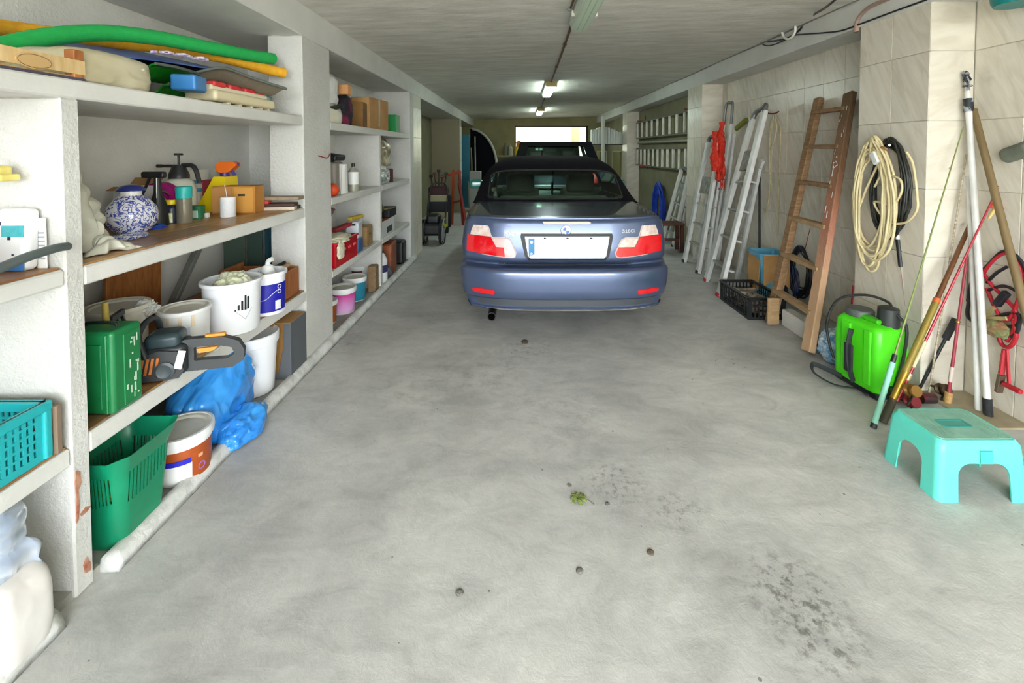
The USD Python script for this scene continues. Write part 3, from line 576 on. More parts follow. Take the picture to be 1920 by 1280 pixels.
# ================================================================ THE LEFT SHELVES
B = az
def k_(p): return p[1] / F                       # metres per pixel at that depth
WHITE = mat('white_plastic', 'e9e9e6', .4, h2='dedfdd', sc=6.)
OFFW = mat('off_white_plastic', 'd9d6cb', .45, h2='c9c4b4', sc=9.)
BLACK = mat('black_plastic', '1d1e20', .45)
GREY = mat('grey_plastic', '6b6e70', .5)
CARD = mat('cardboard', 'b58a55', .85, h2='a67c49', sc=7.)
CARDD = mat('dark_cardboard', '8a6434', .85, h2='785528', sc=7.)
PINE = mat('pale_pine', 'd9bd8c', .6, h2='c7a670', sc=5., stretch=(1, 8, 1))
WOODO = mat('orange_brown_wood', 'b1713c', .55, h2='925729', sc=5., det=6., stretch=(2., 8., 2.))
STEELC = mat('dull_steel', 'a9abab', .35, .9)
def open_box(c, s, t=.004, rz=0., floor=True):
    """Open-topped tray: base centre c, size s."""
    x, y, h = s; m = [bb((-x / 2, -y / 2, 0), (x / 2, y / 2, t))] if floor else []
    m += [bb((-x / 2, -y / 2, 0), (-x / 2 + t, y / 2, h)), bb((x / 2 - t, -y / 2, 0), (x / 2, y / 2, h)), bb((-x / 2 + t, -y / 2, 0), (x / 2 - t, -y / 2 + t, h)), bb((-x / 2 + t, y / 2 - t, 0), (x / 2 - t, y / 2, h))]
    return tf(cat(*m), c, rz)
def bucket(name, label, p, r, h, body=None, lid=True, handle=True, open_=False, taper=.9, group=None, rimh=.02, category='bucket'):
    """Plastic pail at p, rim radius r; returns the thing (own coordinates, opening up)."""
    t = thing(name, label, category, p, group=group); rb = r * taper; mt = body or WHITE
    if open_: part(t, 'body', lathe([(0, 0), (rb, 0), (r - .004, h), (r - .009, h), (rb - .006, .006), (0, .006)], 40), mt)
    else: part(t, 'body', lathe([(0, 0), (rb - .004, 0), (rb, .004), (r - .004, h - rimh), (0, h - rimh)], 40), mt)
    part(t, 'rim', lathe([(r - .010, h - rimh), (r + .004, h - rimh), (r + .007, h - rimh * .6), (r + .005, h), (r - .006, h + .001), (r - .012, h - .006), (r - .010, h - rimh)], 40), mt)
    if lid: part(t, 'lid', lathe([(0, h - .012), (r - .03, h - .012), (r - .022, h - .004), (r - .008, h - .002), (r - .008, h - .018), (0, h - .018)], 40), OFFW if lid is True else lid)
    return t
def wire_handle(t, r, h, a=0., drop=-.5, mt=STEELC):
    P = [(r * math.cos(a) * c, r * math.sin(a) * c, h - .012) for c in (1.03, -1.03)]; n = np.array([-math.sin(a), math.cos(a), 0])
    pts = [np.array(P[0]) * (1 - s) + np.array(P[1]) * s + (n * .98 * r * math.sin(math.pi * s)) + np.array([0, 0, drop * r * math.sin(math.pi * s)]) for s in np.linspace(0, 1, 9)]
    return part(t, 'handle', tube(pts, .0022, 6, 4), mt)
def pot(name, label, p, r, h, body, lab=None, lidm=None, group=None, category='paint bucket', a0=-1.9, a1=1.2):
    """Paint bucket with a wide lid and a coloured wrap."""
    t = bucket(name, label, p, r, h, WHITE, lid=True, taper=.88, rimh=h * .19, group=group, category=category)
    rb = r * .88; f = lambda z: rb + (r - .004 - rb) * z / h
    part(t, 'wrap', lathe([(f(h * .06) + .0006, h * .06), (f(h * .06) + .0018, h * .06), (f(h * .80) + .0018, h * .80), (f(h * .80) + .0006, h * .80), (f(h * .06) + .0006, h * .06)], 40), body)
    return t, f
# ------------------------------------------------ top shelf, first bay
zt = 1.755
NG = mat('green_foam', '22b357', .75, h2='1ea850', sc=30., bump=.15, bsc=150.)
NY = mat('yellow_foam', 'f0b32a', .75, h2='e5a41f', sc=30., bump=.15, bsc=150.)
def path_px(pts): return [ay(x, y, Y) for x, y, Y in pts]
single('pool_noodle', 'long green foam pool noodle bowed over the top shelf', 'pool noodle', tube(path_px([(-120, 118, 1.40), (-40, 103, 1.55), (10, 87, 1.66), (100, 68, 1.83), (200, 62, 2.05), (300, 72, 2.3), (400, 91, 2.6), (470, 104, 2.86), (511, 110, 3.04)]), .036, 20, 6), NG, 50)
single('pool_noodle', 'yellow foam pool noodle showing behind the green one', 'pool noodle', tube(path_px([(-90, 40, 1.62), (20, 55, 1.85), (110, 66, 2.02), (230, 80, 2.3), (330, 92, 2.52), (420, 108, 2.75), (490, 127, 2.98), (533, 137, 3.10)]), .034, 20, 6), NY, 50)
# bodyboard: blue deck, black slick bottom
def board_pt(u, v, top):
    L = u; x, y, Y = np.interp(L, [0, .25, .5, .75, 1], [75, 190, 320, 430, 512]), np.interp(L, [0, .25, .5, .75, 1], [98, 99, 115, 138, 158]), np.interp(L, [0, .25, .5, .75, 1], [1.72, 2.05, 2.42, 2.78, 3.06])
    return ay(x, y, Y)
bl = spline([board_pt(u, 0, 0) for u in np.linspace(0, 1, 6)], 8)
def board_mesh(off0, off1, wid):
    n = len(bl); V = []; ang = np.linspace(0, 2 * math.pi, 17)[:-1]
    for i, c in enumerate(bl):
        s = i / (n - 1); w = wid * (1 - (2 * s - 1) ** 6) ** .5 * (.75 + .25 * math.sin(math.pi * s)) + .004; th = (off1 - off0) / 2 * (1 - (2 * s - 1) ** 8) ** .5 + .001
        for a in ang: V.append(c + np.array([-.12, 0, .012]) + np.array([w * math.cos(a) * .98, .05 * math.cos(a), (off0 + off1) / 2 + th * math.sin(a) - .11 * w * 2 * math.cos(a)]))
    V = np.vstack([V, [bl[0] + (-.12, 0, 0)], [bl[-1] + (-.12, 0, 0)]]); Fs = []; k = 16
    for i in range(n - 1):
        for j in range(k): b = (j + 1) % k; Fs += [[i * k + j, i * k + b, (i + 1) * k + b], [i * k + j, (i + 1) * k + b, (i + 1) * k + j]]
    for j in range(k): b = (j + 1) % k; Fs += [[n * k, b, j], [n * k + 1, (n - 1) * k + j, (n - 1) * k + b]]
    return TM(V, np.array(Fs), process=False)
bd = thing('bodyboard', 'black and blue bodyboard lying under the green pool noodle', 'bodyboard', tuple(bl.mean(0)), world=True)
part(bd, 'core', board_mesh(-.045, .018, .21), mat('black_slick', '101318', .25, coat=.6), 50)
part(bd, 'deck', board_mesh(.012, .03, .205), mat('blue_deck', '6f8fd0', .5, h2='3d5da8', sc=2.5), 50, 'blue upper deck')
gp = []
for i in range(16):
    s = .42 + .012 * i; c = bl[int(s * (len(bl) - 1))] + np.array([.055 + .02 * (i % 3), 0, .03 + .003 * (i % 2)]); gp.append(bx(c, (.03 + .02 * (i % 2), .012, .012), .002))
part(bd, 'graphic', gp, mat('pink_graphic', 'c9a3d8', .5, h2='e8e2f0', sc=60.), False, kind='stuff')
# pale fruit crate
c0 = B(80, 148, zt); cr = thing('fruit_crate', 'pale pine fruit crate with a printed oval on the top shelf', 'crate', (-1.675, 1.385, zt), rz=0)
for sx in (-1, 1):
    part(cr, 'side_board', bb((sx * .16 - .004, -.22, .022), (sx * .16 + .004, .22, .07), .001), PINE)
    part(cr, 'bottom_rail', bb((sx * .16 - .004, -.22, 0), (sx * .16 + .004, .22, .010), .001), mat('dark_slat', '4a4456', .7))
for sy in (-1, 1): part(cr, 'end_board', bb((-.16, sy * .22 - .004, .018), (.16, sy * .22 + .004, .07), .001), PINE)
part(cr, 'bottom_board', bb((-.155, -.215, .01), (.155, .215, .016)), PINE)
for sx in (-1, 1):
    for sy in (-1, 1): part(cr, 'corner_post', bb((sx * .145 - .018, sy * .2 - .018, 0), (sx * .145 + .018, sy * .2 + .018, .105), .002), WOODO)
part(cr, 'oval_print', tf(ext(Polygon([(.055 * math.cos(t), .024 * math.sin(t)) for t in np.linspace(0, 2 * math.pi, 28)]), .004), (.165, .05, .038), rz=math.pi / 2, rx=math.pi / 2), mat('print_tan', 'c3a06a', .7), 30)
part(cr, 'oval_ring', tube([(.168, .05 + .05 * math.cos(t), .038 + .020 * math.sin(t)) for t in np.linspace(0, 2 * math.pi, 25)[:-1]], .0016, 5, 1, True), mat('print_brown', '6b5436', .7))
# canvas bag in clear plastic
bg = single('storage_bag', 'beige zipped storage bag with punched holes beside the pine crate', 'bag', blob((-1.655, 1.76, zt), (.14, .19, .135), .05, 1.4, 3, 5, .75, 4.), mat('beige_bag', 'c9c0a4', .5, h2='b3a988', sc=4., coat=.3), 60)
hp = np.array((-1.52, 1.76, zt))
for d in (-.05, .03, .10): part(bg, 'eyelet', tf(lathe([(.003, 0), (.006, 0), (.006, .002), (.003, .002), (.003, 0)], 12), (hp[0] - .022, hp[1] + d, zt + .035), ry=math.pi / 2), GREY)
part(bg, 'seam', tube([(hp[0] - .004 - .02 * s * s, hp[1] + .17 * s, zt + .062 - .012 * s * s) for s in np.linspace(-.85, .95, 9)], .003, 6, 3), mat('seam_tan', 'a79d7e', .6))
# swim fins: green blade pair and a grey-brown pair
def fin(name, label, pts, w, mt, rim):
    P = spline([ay(*q) for q in pts], 6); n = len(P)
    f = thing(name, label, 'swim fin', tuple(P[n // 2]), world=True)
    fn = lambda u, v: P[min(n - 1, int(u * (n - 1) + .5))] + np.array([(v - .5) * w * (.75 + .5 * u), 0, .03 - .04 * math.sin(v * 5) * (1 - u * .5)])
    part(f, 'blade', sheet(fn, 30, 14, .008), mt, 50)
    for v in (0., 1.): part(f, 'rail', tube([fn(u, v) + (0, 0, .004) for u in np.linspace(0, 1, 12)], .008, 8, 2), rim, 50)
    return f
GF = mat('green_rubber', '1d8a24', .4, h2='156e1b', sc=9.); GB = mat('grey_rubber', '5e665f', .5)
fin('swim_fin', 'green rubber swim fin lying at the front edge of the top shelf', [(285, 185, 2.25), (340, 192, 2.42), (390, 190, 2.62), (432, 193, 2.82)], .22, GF, GB)
fin('swim_fin', 'green rubber swim fin wedged under the bodyboard nose', [(262, 148, 2.18), (300, 152, 2.30), (335, 160, 2.46), (350, 168, 2.62)], .2, GF, GB)
fin('swim_fin', 'grey-brown swim fin lying over the cream and red toy', [(345, 164, 2.42), (400, 150, 2.55), (455, 166, 2.72), (515, 182, 2.9)], .12, mat('taupe_rubber', '6d6454', .5), GB)
single('foam_block', 'blue plastic box under the bodyboard on the top shelf', 'box', tf(rbox((0, 0, .04), (.11, .12, .075), .012), (-1.60, 2.23, zt + .045), rz=.2), mat('sky_blue_plastic', '2f77b8', .35), 50)
ty = B(470, 204, zt); toy = thing('toy_playset', 'cream plastic toy with red bars at the far end of the top shelf', 'toy', ty + (-.11, .06, 0))
CREAM = mat('cream_plastic', 'e6d9b4', .45)
part(toy, 'base', rbox((0, -.03, .05), (.17, .58, .06), .02), CREAM, 50); part(toy, 'deck', rbox((-.01, -.03, .09), (.13, .56, .035), .014), mat('cream_plastic2', 'efe4c6', .45), 50)
for k, y in enumerate((-.24, -.10, .05, .18)): part(toy, 'bar', rbox((.035 - .005 * k, y, .112), (.05, .10, .03), .012), mat('toy_red', 'd8343a', .4), 50)
for y in (-.19, -.09, .02, .12, .2): part(toy, 'foot', bb((.04, y - .012, 0), (.075, y + .012, .03)), CREAM)
part(toy, 'end_cap', rbox((0, .235, .07), (.14, .05, .08), .02), mat('toy_grey', '56706e', .5), 50)
# ------------------------------------------------ middle shelf, first bay
zm = 1.125
CLOTH = mat('washed_white_cloth', 'd5d4c6', .9, h2='c4c2b2', sc=3., bump=.2, bsc=200.)
def drape(c, w, d, h, seed, n=44):
    """Crumpled dust sheet standing as a soft heap with folds running down it."""
    rg = np.random.default_rng(seed); ph = rg.uniform(0, 6, 8)
    def fn(u, v):
        a = (u - .5) * 2 * math.pi; rr = (1 - v) ** .55; fold = sum(math.sin(a * (k + 2) + ph[k] + 2.2 * v) / (k + 2) for k in range(6))
        r = rr * (1 + .12 * fold); hh = (v ** .8) * h * (1 + .06 * math.sin(3 * a + ph[7]))
        return (c[0] + w * r * math.cos(a) * (1 + .25 * (1 - v) ** 6), c[1] + d * r * math.sin(a) * (1 + .25 * (1 - v) ** 6), c[2] + hh)
    m = sheet(fn, 90, n, .004); m.vertices += .02 * (meshkit.fbm(m.vertices * 9, 3, seed)[:, None] - .5) * np.array([1, 1, .6]); m.vertices[:, 2] = np.maximum(m.vertices[:, 2], c[2] + .001); return m
q = B(190, 470, zm); single('dust_sheet', 'crumpled white cloth heaped at the near end of the middle shelf', 'cloth', [hang((-1.84, 1.745, zm + .43), .429, .035, .185, 1.35, 4, amp=.20, th=.5)], CLOTH, 60)
single('folded_sheet', 'white cloth corner spilling over the front edge of the middle shelf', 'cloth', hang((-1.60, 1.77, zm + .075), .074, .02, .105, .75, 8, n=20, amp=.35, th=.6), CLOTH, 60)
# porcelain jar
JW = {'tc': ('texture_coordinate', {}), 'v': ('voronoi_texture', dict(scale=38., feature='distance_to_edge', randomness=1.)), 'n': ('noise_texture', dict(scale=23., detail=1., distortion=2.2)), 'r': ('rgb_ramp', dict(ramp=[(.42, lin('e6e6ee')), (.47, lin('3f53a6')), (.53, lin('3f53a6')), (.58, lin('e6e6ee'))])), 'p': ('principled_bsdf', dict(roughness=.15, coat_weight=.6))}
JAR = node_mat('blue_on_white_porcelain', JW, [('tc.object', 'n.vector'), ('n.fac', 'r.fac'), ('r.color', 'p.base_color')])
jp = B(248, 438, zm); jk = k_(jp); jr = 41 * jk
j = thing('porcelain_jar', 'blue and white porcelain jar with a dark blue lid', 'jar', jp)
part(j, 'body', lathe([(0, 0), (jr * .55, 0), (jr * .6, .006), (jr * .95, jr * .5), (jr, jr * .85), (jr * .92, jr * 1.25), (jr * .62, jr * 1.62), (jr * .42, jr * 1.78), (0, jr * 1.78)], 48), JAR, 60)
part(j, 'neck', lathe([(jr * .40, jr * 1.74), (jr * .40, jr * 1.95), (jr * .48, jr * 2.0), (0, jr * 2.0)], 40), mat('jar_white', 'e8e6e2', .2), 50)
part(j, 'lid', lathe([(jr * .55, jr * 1.98), (jr * .56, jr * 2.03), (jr * .35, jr * 2.22), (0, jr * 2.28), (0, jr * 1.98), (jr * .55, jr * 1.98)], 40), mat('cobalt', '24307f', .2, coat=.6), 60)
single('cloth', 'bright blue cloth lying at the foot of the porcelain jar', 'cloth', blob(B(292, 428, zm) + (-.02, 0, 0), (.055, .07, .018), .3, 2.2, 5, 4, .4), mat('blue_rag', '2456c8', .8), 60)
single('cloth', 'patterned white cloth lying in front of the porcelain jar', 'cloth', blob(B(262, 446, zm) + (-.05, 0, 0), (.06, .09, .02), .3, 2.2, 6, 4, .4), JAR, 60)
def carton(name, label, p, s, rz, mt, flap=None, category='box'):
    t = thing(name, label, category, p, rz); part(t, 'body', bx((0, 0, s[2] / 2), s, .002), mt, False); return t
t = thing('open_carton', 'open white carton with a brown raised flap behind the jar', 'box', (-2.08, 2.47, zm))
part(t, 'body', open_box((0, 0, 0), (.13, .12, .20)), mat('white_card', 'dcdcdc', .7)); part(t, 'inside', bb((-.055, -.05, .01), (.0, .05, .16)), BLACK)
part(t, 'flap', tf(bb((-.08, -.002, 0), (.08, .002, .06)), (0, .06, .20), rx=-.8), mat('flap_brown', '9a7648', .8)); part(t, 'flap', tf(bb((-.06, -.002, 0), (.06, .002, .05)), (0, -.06, .20), rx=1.9), mat('flap_brown', '9a7648', .8))
# magenta reel
mp_ = np.array((-2.0, 2.55, zm)); mr_ = .108; mg = thing('hose_reel', 'magenta plastic reel standing behind the trigger sprayer', 'reel', mp_)
MAG = mat('magenta_plastic', 'a81473', .35)
part(mg, 'ring', tf(lathe([(mr_ * .66, -.018), (mr_, -.022), (mr_, .022), (mr_ * .66, .018), (mr_ * .66, -.018)], 44), (0, 0, mr_), rx=math.pi / 2), MAG)
part(mg, 'ring', tf(lathe([(mr_ * .35, -.01), (mr_ * .48, -.01), (mr_ * .48, .01), (mr_ * .35, .01), (mr_ * .35, -.01)], 36), (0, 0, mr_), rx=math.pi / 2), MAG)
for a in np.arange(4) * math.pi / 2 + .4: part(mg, 'spoke', bar((mr_ * .4 * math.cos(a), 0, mr_ + mr_ * .4 * math.sin(a)), (mr_ * .75 * math.cos(a), 0, mr_ + mr_ * .75 * math.sin(a)), .02, .012, (0, 1, 0)), MAG)
# pump sprayers
def pump(name, label, p, r, hb, hh, tank, scale=1., turn=0.):
    t = thing(name, label, 'sprayer', p, turn); s = scale
    part(t, 'tank', lathe([(0, 0), (r * .95, 0), (r, .008), (r, hb * .7), (r * .85, hb * .9), (r * .45, hb), (0, hb)], 36), tank, 50)
    part(t, 'collar', lathe([(r * .62, hb - .004), (r * .62, hb + .018 * s), (r * .35, hb + hh * .55), (0, hb + hh * .55), (0, hb - .004), (r * .62, hb - .004)], 28), BLACK, 40)
    part(t, 'nozzle', [bar((0, 0, hb + hh * .5), (-.10 * s, 0, hb + hh * .5), .022 * s, .016 * s), cyl((-.10 * s, 0, hb + hh * .5), (-.125 * s, 0, hb + hh * .5), .010 * s)], BLACK)
    part(t, 'grip', tube([(.02 * s, 0, hb + hh * .52), (.075 * s, 0, hb + hh * .52), (.10 * s, 0, hb + hh * .3), (.118 * s, 0, hb - .03 * s)], .013 * s, 10, 4), BLACK)
    part(t, 'plunger', [cyl((0, 0, hb + hh * .5), (0, 0, hb + hh), .006 * s), cyl((-.024 * s, 0, hb + hh), (.024 * s, 0, hb + hh), .006 * s)], BLACK)
    return t
pp = np.array((-1.98, 2.66, zm)); pump('pump_sprayer', 'pump sprayer with a pale tank and black pump head', pp, .083, .235, .135, mat('milky_tank', 'cfd0c0', .4), 1.0)
pp = np.array((-1.90, 2.40, zm)); ts = thing('trigger_sprayer', 'small black trigger sprayer in front of the magenta reel', 'sprayer', pp)
part(ts, 'bottle', lathe([(0, 0), (.044, 0), (.046, .01), (.04, .10), (.018, .17), (.016, .25), (0, .25)], 28), BLACK, 50); part(ts, 'head', rbox((-.018, 0, .265), (.12, .034, .034), .011), BLACK, 50)
part(ts, 'trigger', tube([(-.04, 0, .25), (-.06, 0, .205), (-.085, 0, .155)], .007, 8, 4), BLACK); part(ts, 'dip_tube', cyl((.01, -.02, .12), (.01, -.02, .25), .004), STEELC)
# bottles and tins along the front
def bottle(name, label, px, by, ty, wpx, prof, caps, extra=(), dz=0., z=zm, category='bottle', off=(0, 0, 0)):
    """prof, caps: [(r, z)] in units of half-width and height; caps are (name, prof, material)."""
    p = B(px, by, z) + off; s = k_(p); r, h = wpx / 2 * s, (by - ty) * s; t = thing(name, label, category, p)
    part(t, 'body', lathe([(a * r, b * h) for a, b in prof[0]], 32), prof[1], 45)
    for nm, pr, mt in caps: part(t, nm, lathe([(a * r, b * h) for a, b in pr], 28), mt, 45)
    for nm, z0, z1, a0, a1, rr, mt in extra: part(t, nm, band(rr * r, z0 * h, z1 * h, a0, a1), mt, 45)
    return t
RB = [(0, 0), (.93, 0), (1, .03), (1, .6), (.85, .72), (.5, .8), (.5, .84), (0, .84)]
CAPT = [(.56, .80), (.58, .82), (.58, .98), (.5, 1), (0, 1), (0, .80), (.56, .80)]
YL = mat('yellow_cap', 'e8cf1c', .4); LABW = mat('label_white', 'e4e4e0', .5); LABY = mat('label_yellow', 'd9b52c', .5, h2='b99222', sc=60.)
bottle('glue_bottle', 'dark bottle with a round yellow label beside the porcelain jar', 302, 414, 372, 20, (RB, mat('dark_navy', '23253c', .35)), [('cap', CAPT, mat('dull_brass_cap', '9a8a4a', .45))], [('label', .12, .55, -2.3, -.7, 1.0, LABY)])
bottle('glue_bottle', 'navy bottle with a bright yellow cap left of the turquoise-lidded jar', 322, 418, 374, 23, (RB, mat('dark_navy', '23253c', .35)), [('cap', [(.68, .80), (.7, .82), (.7, .98), (.66, 1), (0, 1), (0, .80), (.68, .80)], YL)], [('label', .05, .45, -2.2, -.8, 1.0, mat('label_lime', 'd6d66a', .5, h2='e6e6d8', sc=50.))])
bottle('glass_jar', 'clear glass jar with a turquoise lid', 346, 417, 349, 25, ([(0, 0), (.95, 0), (1, .03), (1, .66), (.92, .72), (.9, .71), (.96, .65), (.96, .05), (0, .04)], glassy('jar_glass', 'cfc8b2', opac=.25)), [('lid', [(.98, .68), (1.06, .70), (1.08, .97), (1, 1), (0, 1), (0, .68), (.98, .68)], mat('turquoise_lid', '25b3ac', .4)), ('contents', [(0, .05), (.92, .05), (.92, .62), (0, .62)], mat('jar_contents', 'a79c7c', .6, h2='8f8666', sc=40.))], category='jar')
t = carton('tea_box', 'small dark green box right of the turquoise-lidded jar', B(375, 410, zm) + (-.03, 0, 0), (.085, .06, .075), .2, mat('box_green', '1c6b45', .6, h2='2d8158', sc=14.)); part(t, 'label', bb((-.02, -.0315, .01), (.03, -.03, .05), .0003), mat('box_pale', 'b9cdbd', .6), False)
single('plug', 'small white plug beside the green box', 'plug', rbox(B(391, 408, zm) + (-.01, 0, .014), (.022, .03, .028), .005), WHITE, 50)
for lab, px, by, w, h, m_, dx in (('white carton with blue bands stacked behind the sprayers', 366, 385, .10, .27, mat('band_blue', '4d8fb5', .6), -.05), ('dark red carton behind the yellow spray bottle', 390, 382, .08, .20, mat('carton_red', '8b2430', .6), -.03)):
    p = np.array((-2.10, 2.965, zm)) if 'blue' in lab else np.array((-2.05, 3.0, zm)); t = carton('carton', lab, p, (w, .1, h), .1, mat('carton_pale', 'dad9cd', .65) if 'blue' in lab else m_)
    if 'blue' in lab:
        for z0 in (.13, .18): part(t, 'stripe', bb((-w / 2 - .001, -.051, z0), (w / 2 + .001, .051, z0 + .022), .0005), m_, False)
sp = np.array((-1.955, 2.97, zm)); s = k_(sp) * 1.13; ys = thing('spray_bottle', 'yellow spray bottle with an orange trigger head', 'spray bottle', sp, .0)
yb_ = Polygon([(-.105, 0), (.09, 0), (.093, .12), (.088, .215), (.01, .215), (-.03, .14), (-.10, .03)])
part(ys, 'bottle', fine(ext(Polygon([(-30 * s, 0), (22 * s, 0), (23 * s, 20 * s), (21 * s, 58 * s), (3 * s, 58 * s), (-8 * s, 38 * s)]).buffer(-.006).buffer(.006), 34 * s, 'xz', -17 * s), .03), mat('spray_yellow', 'ecd11a', .35), 50)
part(ys, 'collar', cyl((11 * s, 0, 57 * s), (10 * s, 0, 66 * s), 7 * s), mat('spray_purple', '3b2a8c', .4)); part(ys, 'head', ext(Polygon([(1 * s, 67 * s), (8 * s, 64 * s), (20 * s, 65 * s), (26 * s, 70 * s), (33 * s, 76 * s), (32 * s, 80 * s), (26 * s, 82 * s), (6 * s, 82 * s), (0, 76 * s)]).buffer(-.002).buffer(.003), 14 * s, 'xz', -7 * s), mat('spray_orange', 'e8701f', .4), 40)
part(ys, 'nozzle', cyl((31 * s, 0, 78 * s), (34 * s, 0, 78 * s), 2.5 * s), mat('spray_purple', '3b2a8c', .4)); part(ys, 'trigger', tube([(22 * s, 0, 68 * s), (25 * s, 0, 64 * s), (27 * s, 0, 60 * s)], 2.3 * s, 8, 3), mat('spray_purple', '3b2a8c', .4))
rl_ = B(428, 406, zm); s = k_(rl_); st = thing('twine_spool', 'white spool of twine on the middle shelf', 'twine', rl_); part(st, 'roll', lathe([(0, 0), (12.5 * s, 0), (13 * s, .004), (13 * s, 36 * s), (12.5 * s, 37 * s), (3 * s, 37 * s), (0, 36 * s)], 32), mat('white_twine', 'e9e9ea', .9, bump=.5, bsc=120.), 40)
part(st, 'loose_end', tube([(-2 * s, 0, 36 * s), (-3 * s, 0, 46 * s), (-6 * s, 0, 60 * s)], .0018, 6, 4), mat('white_twine', 'e9e9ea', .9, bump=.5, bsc=120.))
dw = B(436, 402, zm) + (-.02, .10, 0); db = thing('drawer_box', 'small orange-brown wooden drawer box behind the twine', 'box', dw, .12)
part(db, 'case', bx((0, 0, .085), (.25, .14, .17), .003), mat('honey_card', 'c58a3e', .7, h2='b1762f', sc=6.), False); part(db, 'drawer', bx((.06, -.072, .085), (.115, .006, .155), .002), mat('honey_card2', 'cb923f', .7), False); part(db, 'slot', bb((.03, -.0775, .11), (.07, -.074, .122), .0005), BLACK, False); part(db, 'drawer', bx((-.065, -.072, .085), (.115, .006, .155), .002), mat('tan_card', 'b9854a', .7), False)
fl_ = B(512, 388, zm)
for i, (lab, dz, L, w, h, dx, dy, m_, rz) in enumerate((('pale paper bundle lying flat at the far end of the middle shelf', 0, .34, .09, .022, -.02, -.02, mat('pale_paper', 'cdbfae', .8), .45), ('dark brown board lying on the paper bundle', .022, .36, .10, .02, -.06, .03, mat('dark_board', '4a3128', .7), .35), ('weathered grey-brown plank topping the pile at the far end', .064, .42, .10, .022, -.05, .06, mat('grey_plank', '8d7a64', .8, h2='a08c72', sc=5., stretch=(6, 1, 1)), -.15))):
    single('plank', lab, 'plank', tf(bx((0, 0, h / 2), (L, w, h), .003), (-1.655 + dx * .5, 3.03 + dy * .5, zm + dz), rz=.12 + rz * .25), m_)
single('small_box', 'little red box between the boards on the middle shelf', 'box', tf(bx((0, 0, .011), (.10, .06, .022), .002), (-1.70, 3.01, zm + .042), rz=.2), mat('box_red', 'c22a2e', .5))
single('knife_sharpener', 'black bar at the end of the middle shelf', 'bar', tf(bx((0, 0, .012), (.10, .035, .024), .004), (-1.545, 3.10, zm), rz=.15), BLACK)
single('seedling_tray', 'dark tray with a green sprig at the back of the middle shelf', 'tray', [bb((-1.98, 3.0, zm), (-1.78, 3.3, zm + .05), .004)], BLACK)
single('sprig', 'green plastic sprig in the dark tray at the back', 'plant', blob((-1.87, 3.1, zm + .05), (.05, .05, .05), .5, 4., 3, 3), mat('sprig_green', '2f7a49', .7), 60)
# ------------------------------------------------ lower shelf, first bay
zl = .54
single('wood_panel', 'stained brown wooden panel leaning at the back of the lower shelf', 'panel', tf(bx((0, 0, .24), (.02, .36, .48), .003), (-2.13, 2.50, zl), ry=.03), WOODO)
single('grey_pole', 'grey square pole leaning across the brown panel', 'pole', bar((-2.03, 2.60, zl + .02), (-2.0, 2.83, zl + .37), .045, .03), mat('weathered_grey', '6c6e66', .8, h2='585a54', sc=8.))
for i, (a, b, lab) in enumerate(((405, 447, 'dark green glazed panel leaning left of the blue one'), (448, 478, 'dark green glazed panel with a pale seam in the middle'), (479, 512, 'dark petrol-blue panel nearest the column'))):
    p0, p1 = ay(a, 470, 3.05), ay(b, 470, 3.05); single('glazed_panel', lab, 'panel', bb((p0[0] - .1, 3.28 + .03 * i, zl), (p1[0] - .1, 3.295 + .03 * i, 1.02), .002), mat(f'petrol_{i}', ['47584e', '3d4f48', '274a56'][i], .25))
bp = B(232, 640, zl); s = 1.0
bucket('bucket', 'large white lidded bucket standing behind the chainsaw', (-1.85, 2.08, zl), .12, .27, OFFW, category='bucket')
b1 = bucket('bucket', 'white lidded bucket with paint drips beside the chainsaw handle', (-1.64, 2.22, zl), .107, .215, WHITE)
part(b1, 'drips', [band(.1035, .17 - .01 * k, .192, -2.2 + .5 * k, -2.06 + .5 * k) for k in range(4)], mat('tan_drips', 'dcc9ac', .7), 45, kind='stuff')
part(b1, 'label', band(.0985, .03, .14, -1.75, -.75, r1=.102), mat('faded_label', 'c8ccd8', .6), 45)
hz = bucket('bucket', 'open white bucket printed with black bars holding a plastic bag', (-1.585, 2.50, zl), .145, .275, mat('bright_white_pail', 'ecedf0', .35), lid=False, open_=True)
f = lambda z: .145 * .9 + (.141 - .145 * .9) * z / .275
for k, (a_, z0, z1) in enumerate(((-.92, .128, .136), (-.80, .130, .158), (-.68, .128, .178), (-.56, .126, .206), (-.46, .128, .196))): part(hz, 'printed_bar', band(f(z0) + .0005, z0, z1, a_ - .035 + (.012 if k == 0 else 0), a_ + .035, r1=f(z1) + .0005), BLACK, 45)
dm = [(-.92, .128), (-.56, .075), (-.30, .128)]
part(hz, 'printed_outline', [tube([(f(z) * math.cos(a) + .001 * math.cos(a), f(z) * math.sin(a) + .001 * math.sin(a), z) for a, z in [(p_[0] + (q_[0] - p_[0]) * u, p_[1] + (q_[1] - p_[1]) * u) for u in np.linspace(0, 1, 6)]], .0009, 5, 1) for p_, q_ in zip(dm[:-1], dm[1:])], mat('print_grey', '9aa0a8', .6), 45, kind='stuff')
wire_handle(hz, .145, .275, a=2.4, drop=-.55)
single('plastic_bag', 'yellowish crumpled plastic bag stuffed in the open bucket', 'bag', blob((-1.58, 2.50, zl + .14), (.10, .10, .18), .32, 2.2, 12, 5, .8), mat('creamy_bag', 'd6d7ae', .35, h2='e2e3cf', sc=7., trans=.15), 60)
bb_ = bucket('paint_bucket', 'white paint bucket with a deep blue printed wrap', (-1.54, 2.762, zl), .108, .25, mat('bright_white_pail', 'ecedf0', .35), lid=False, open_=True, category='paint bucket')
fb = lambda z: .108 * .9 + (.104 - .108 * .9) * z / .25
part(bb_, 'wrap', band(fb(.02) + .0004, .02, .185, -3.0, .3, r1=fb(.185) + .0004, n=40), mat('ultramarine', '1c1c9e', .35), 45)
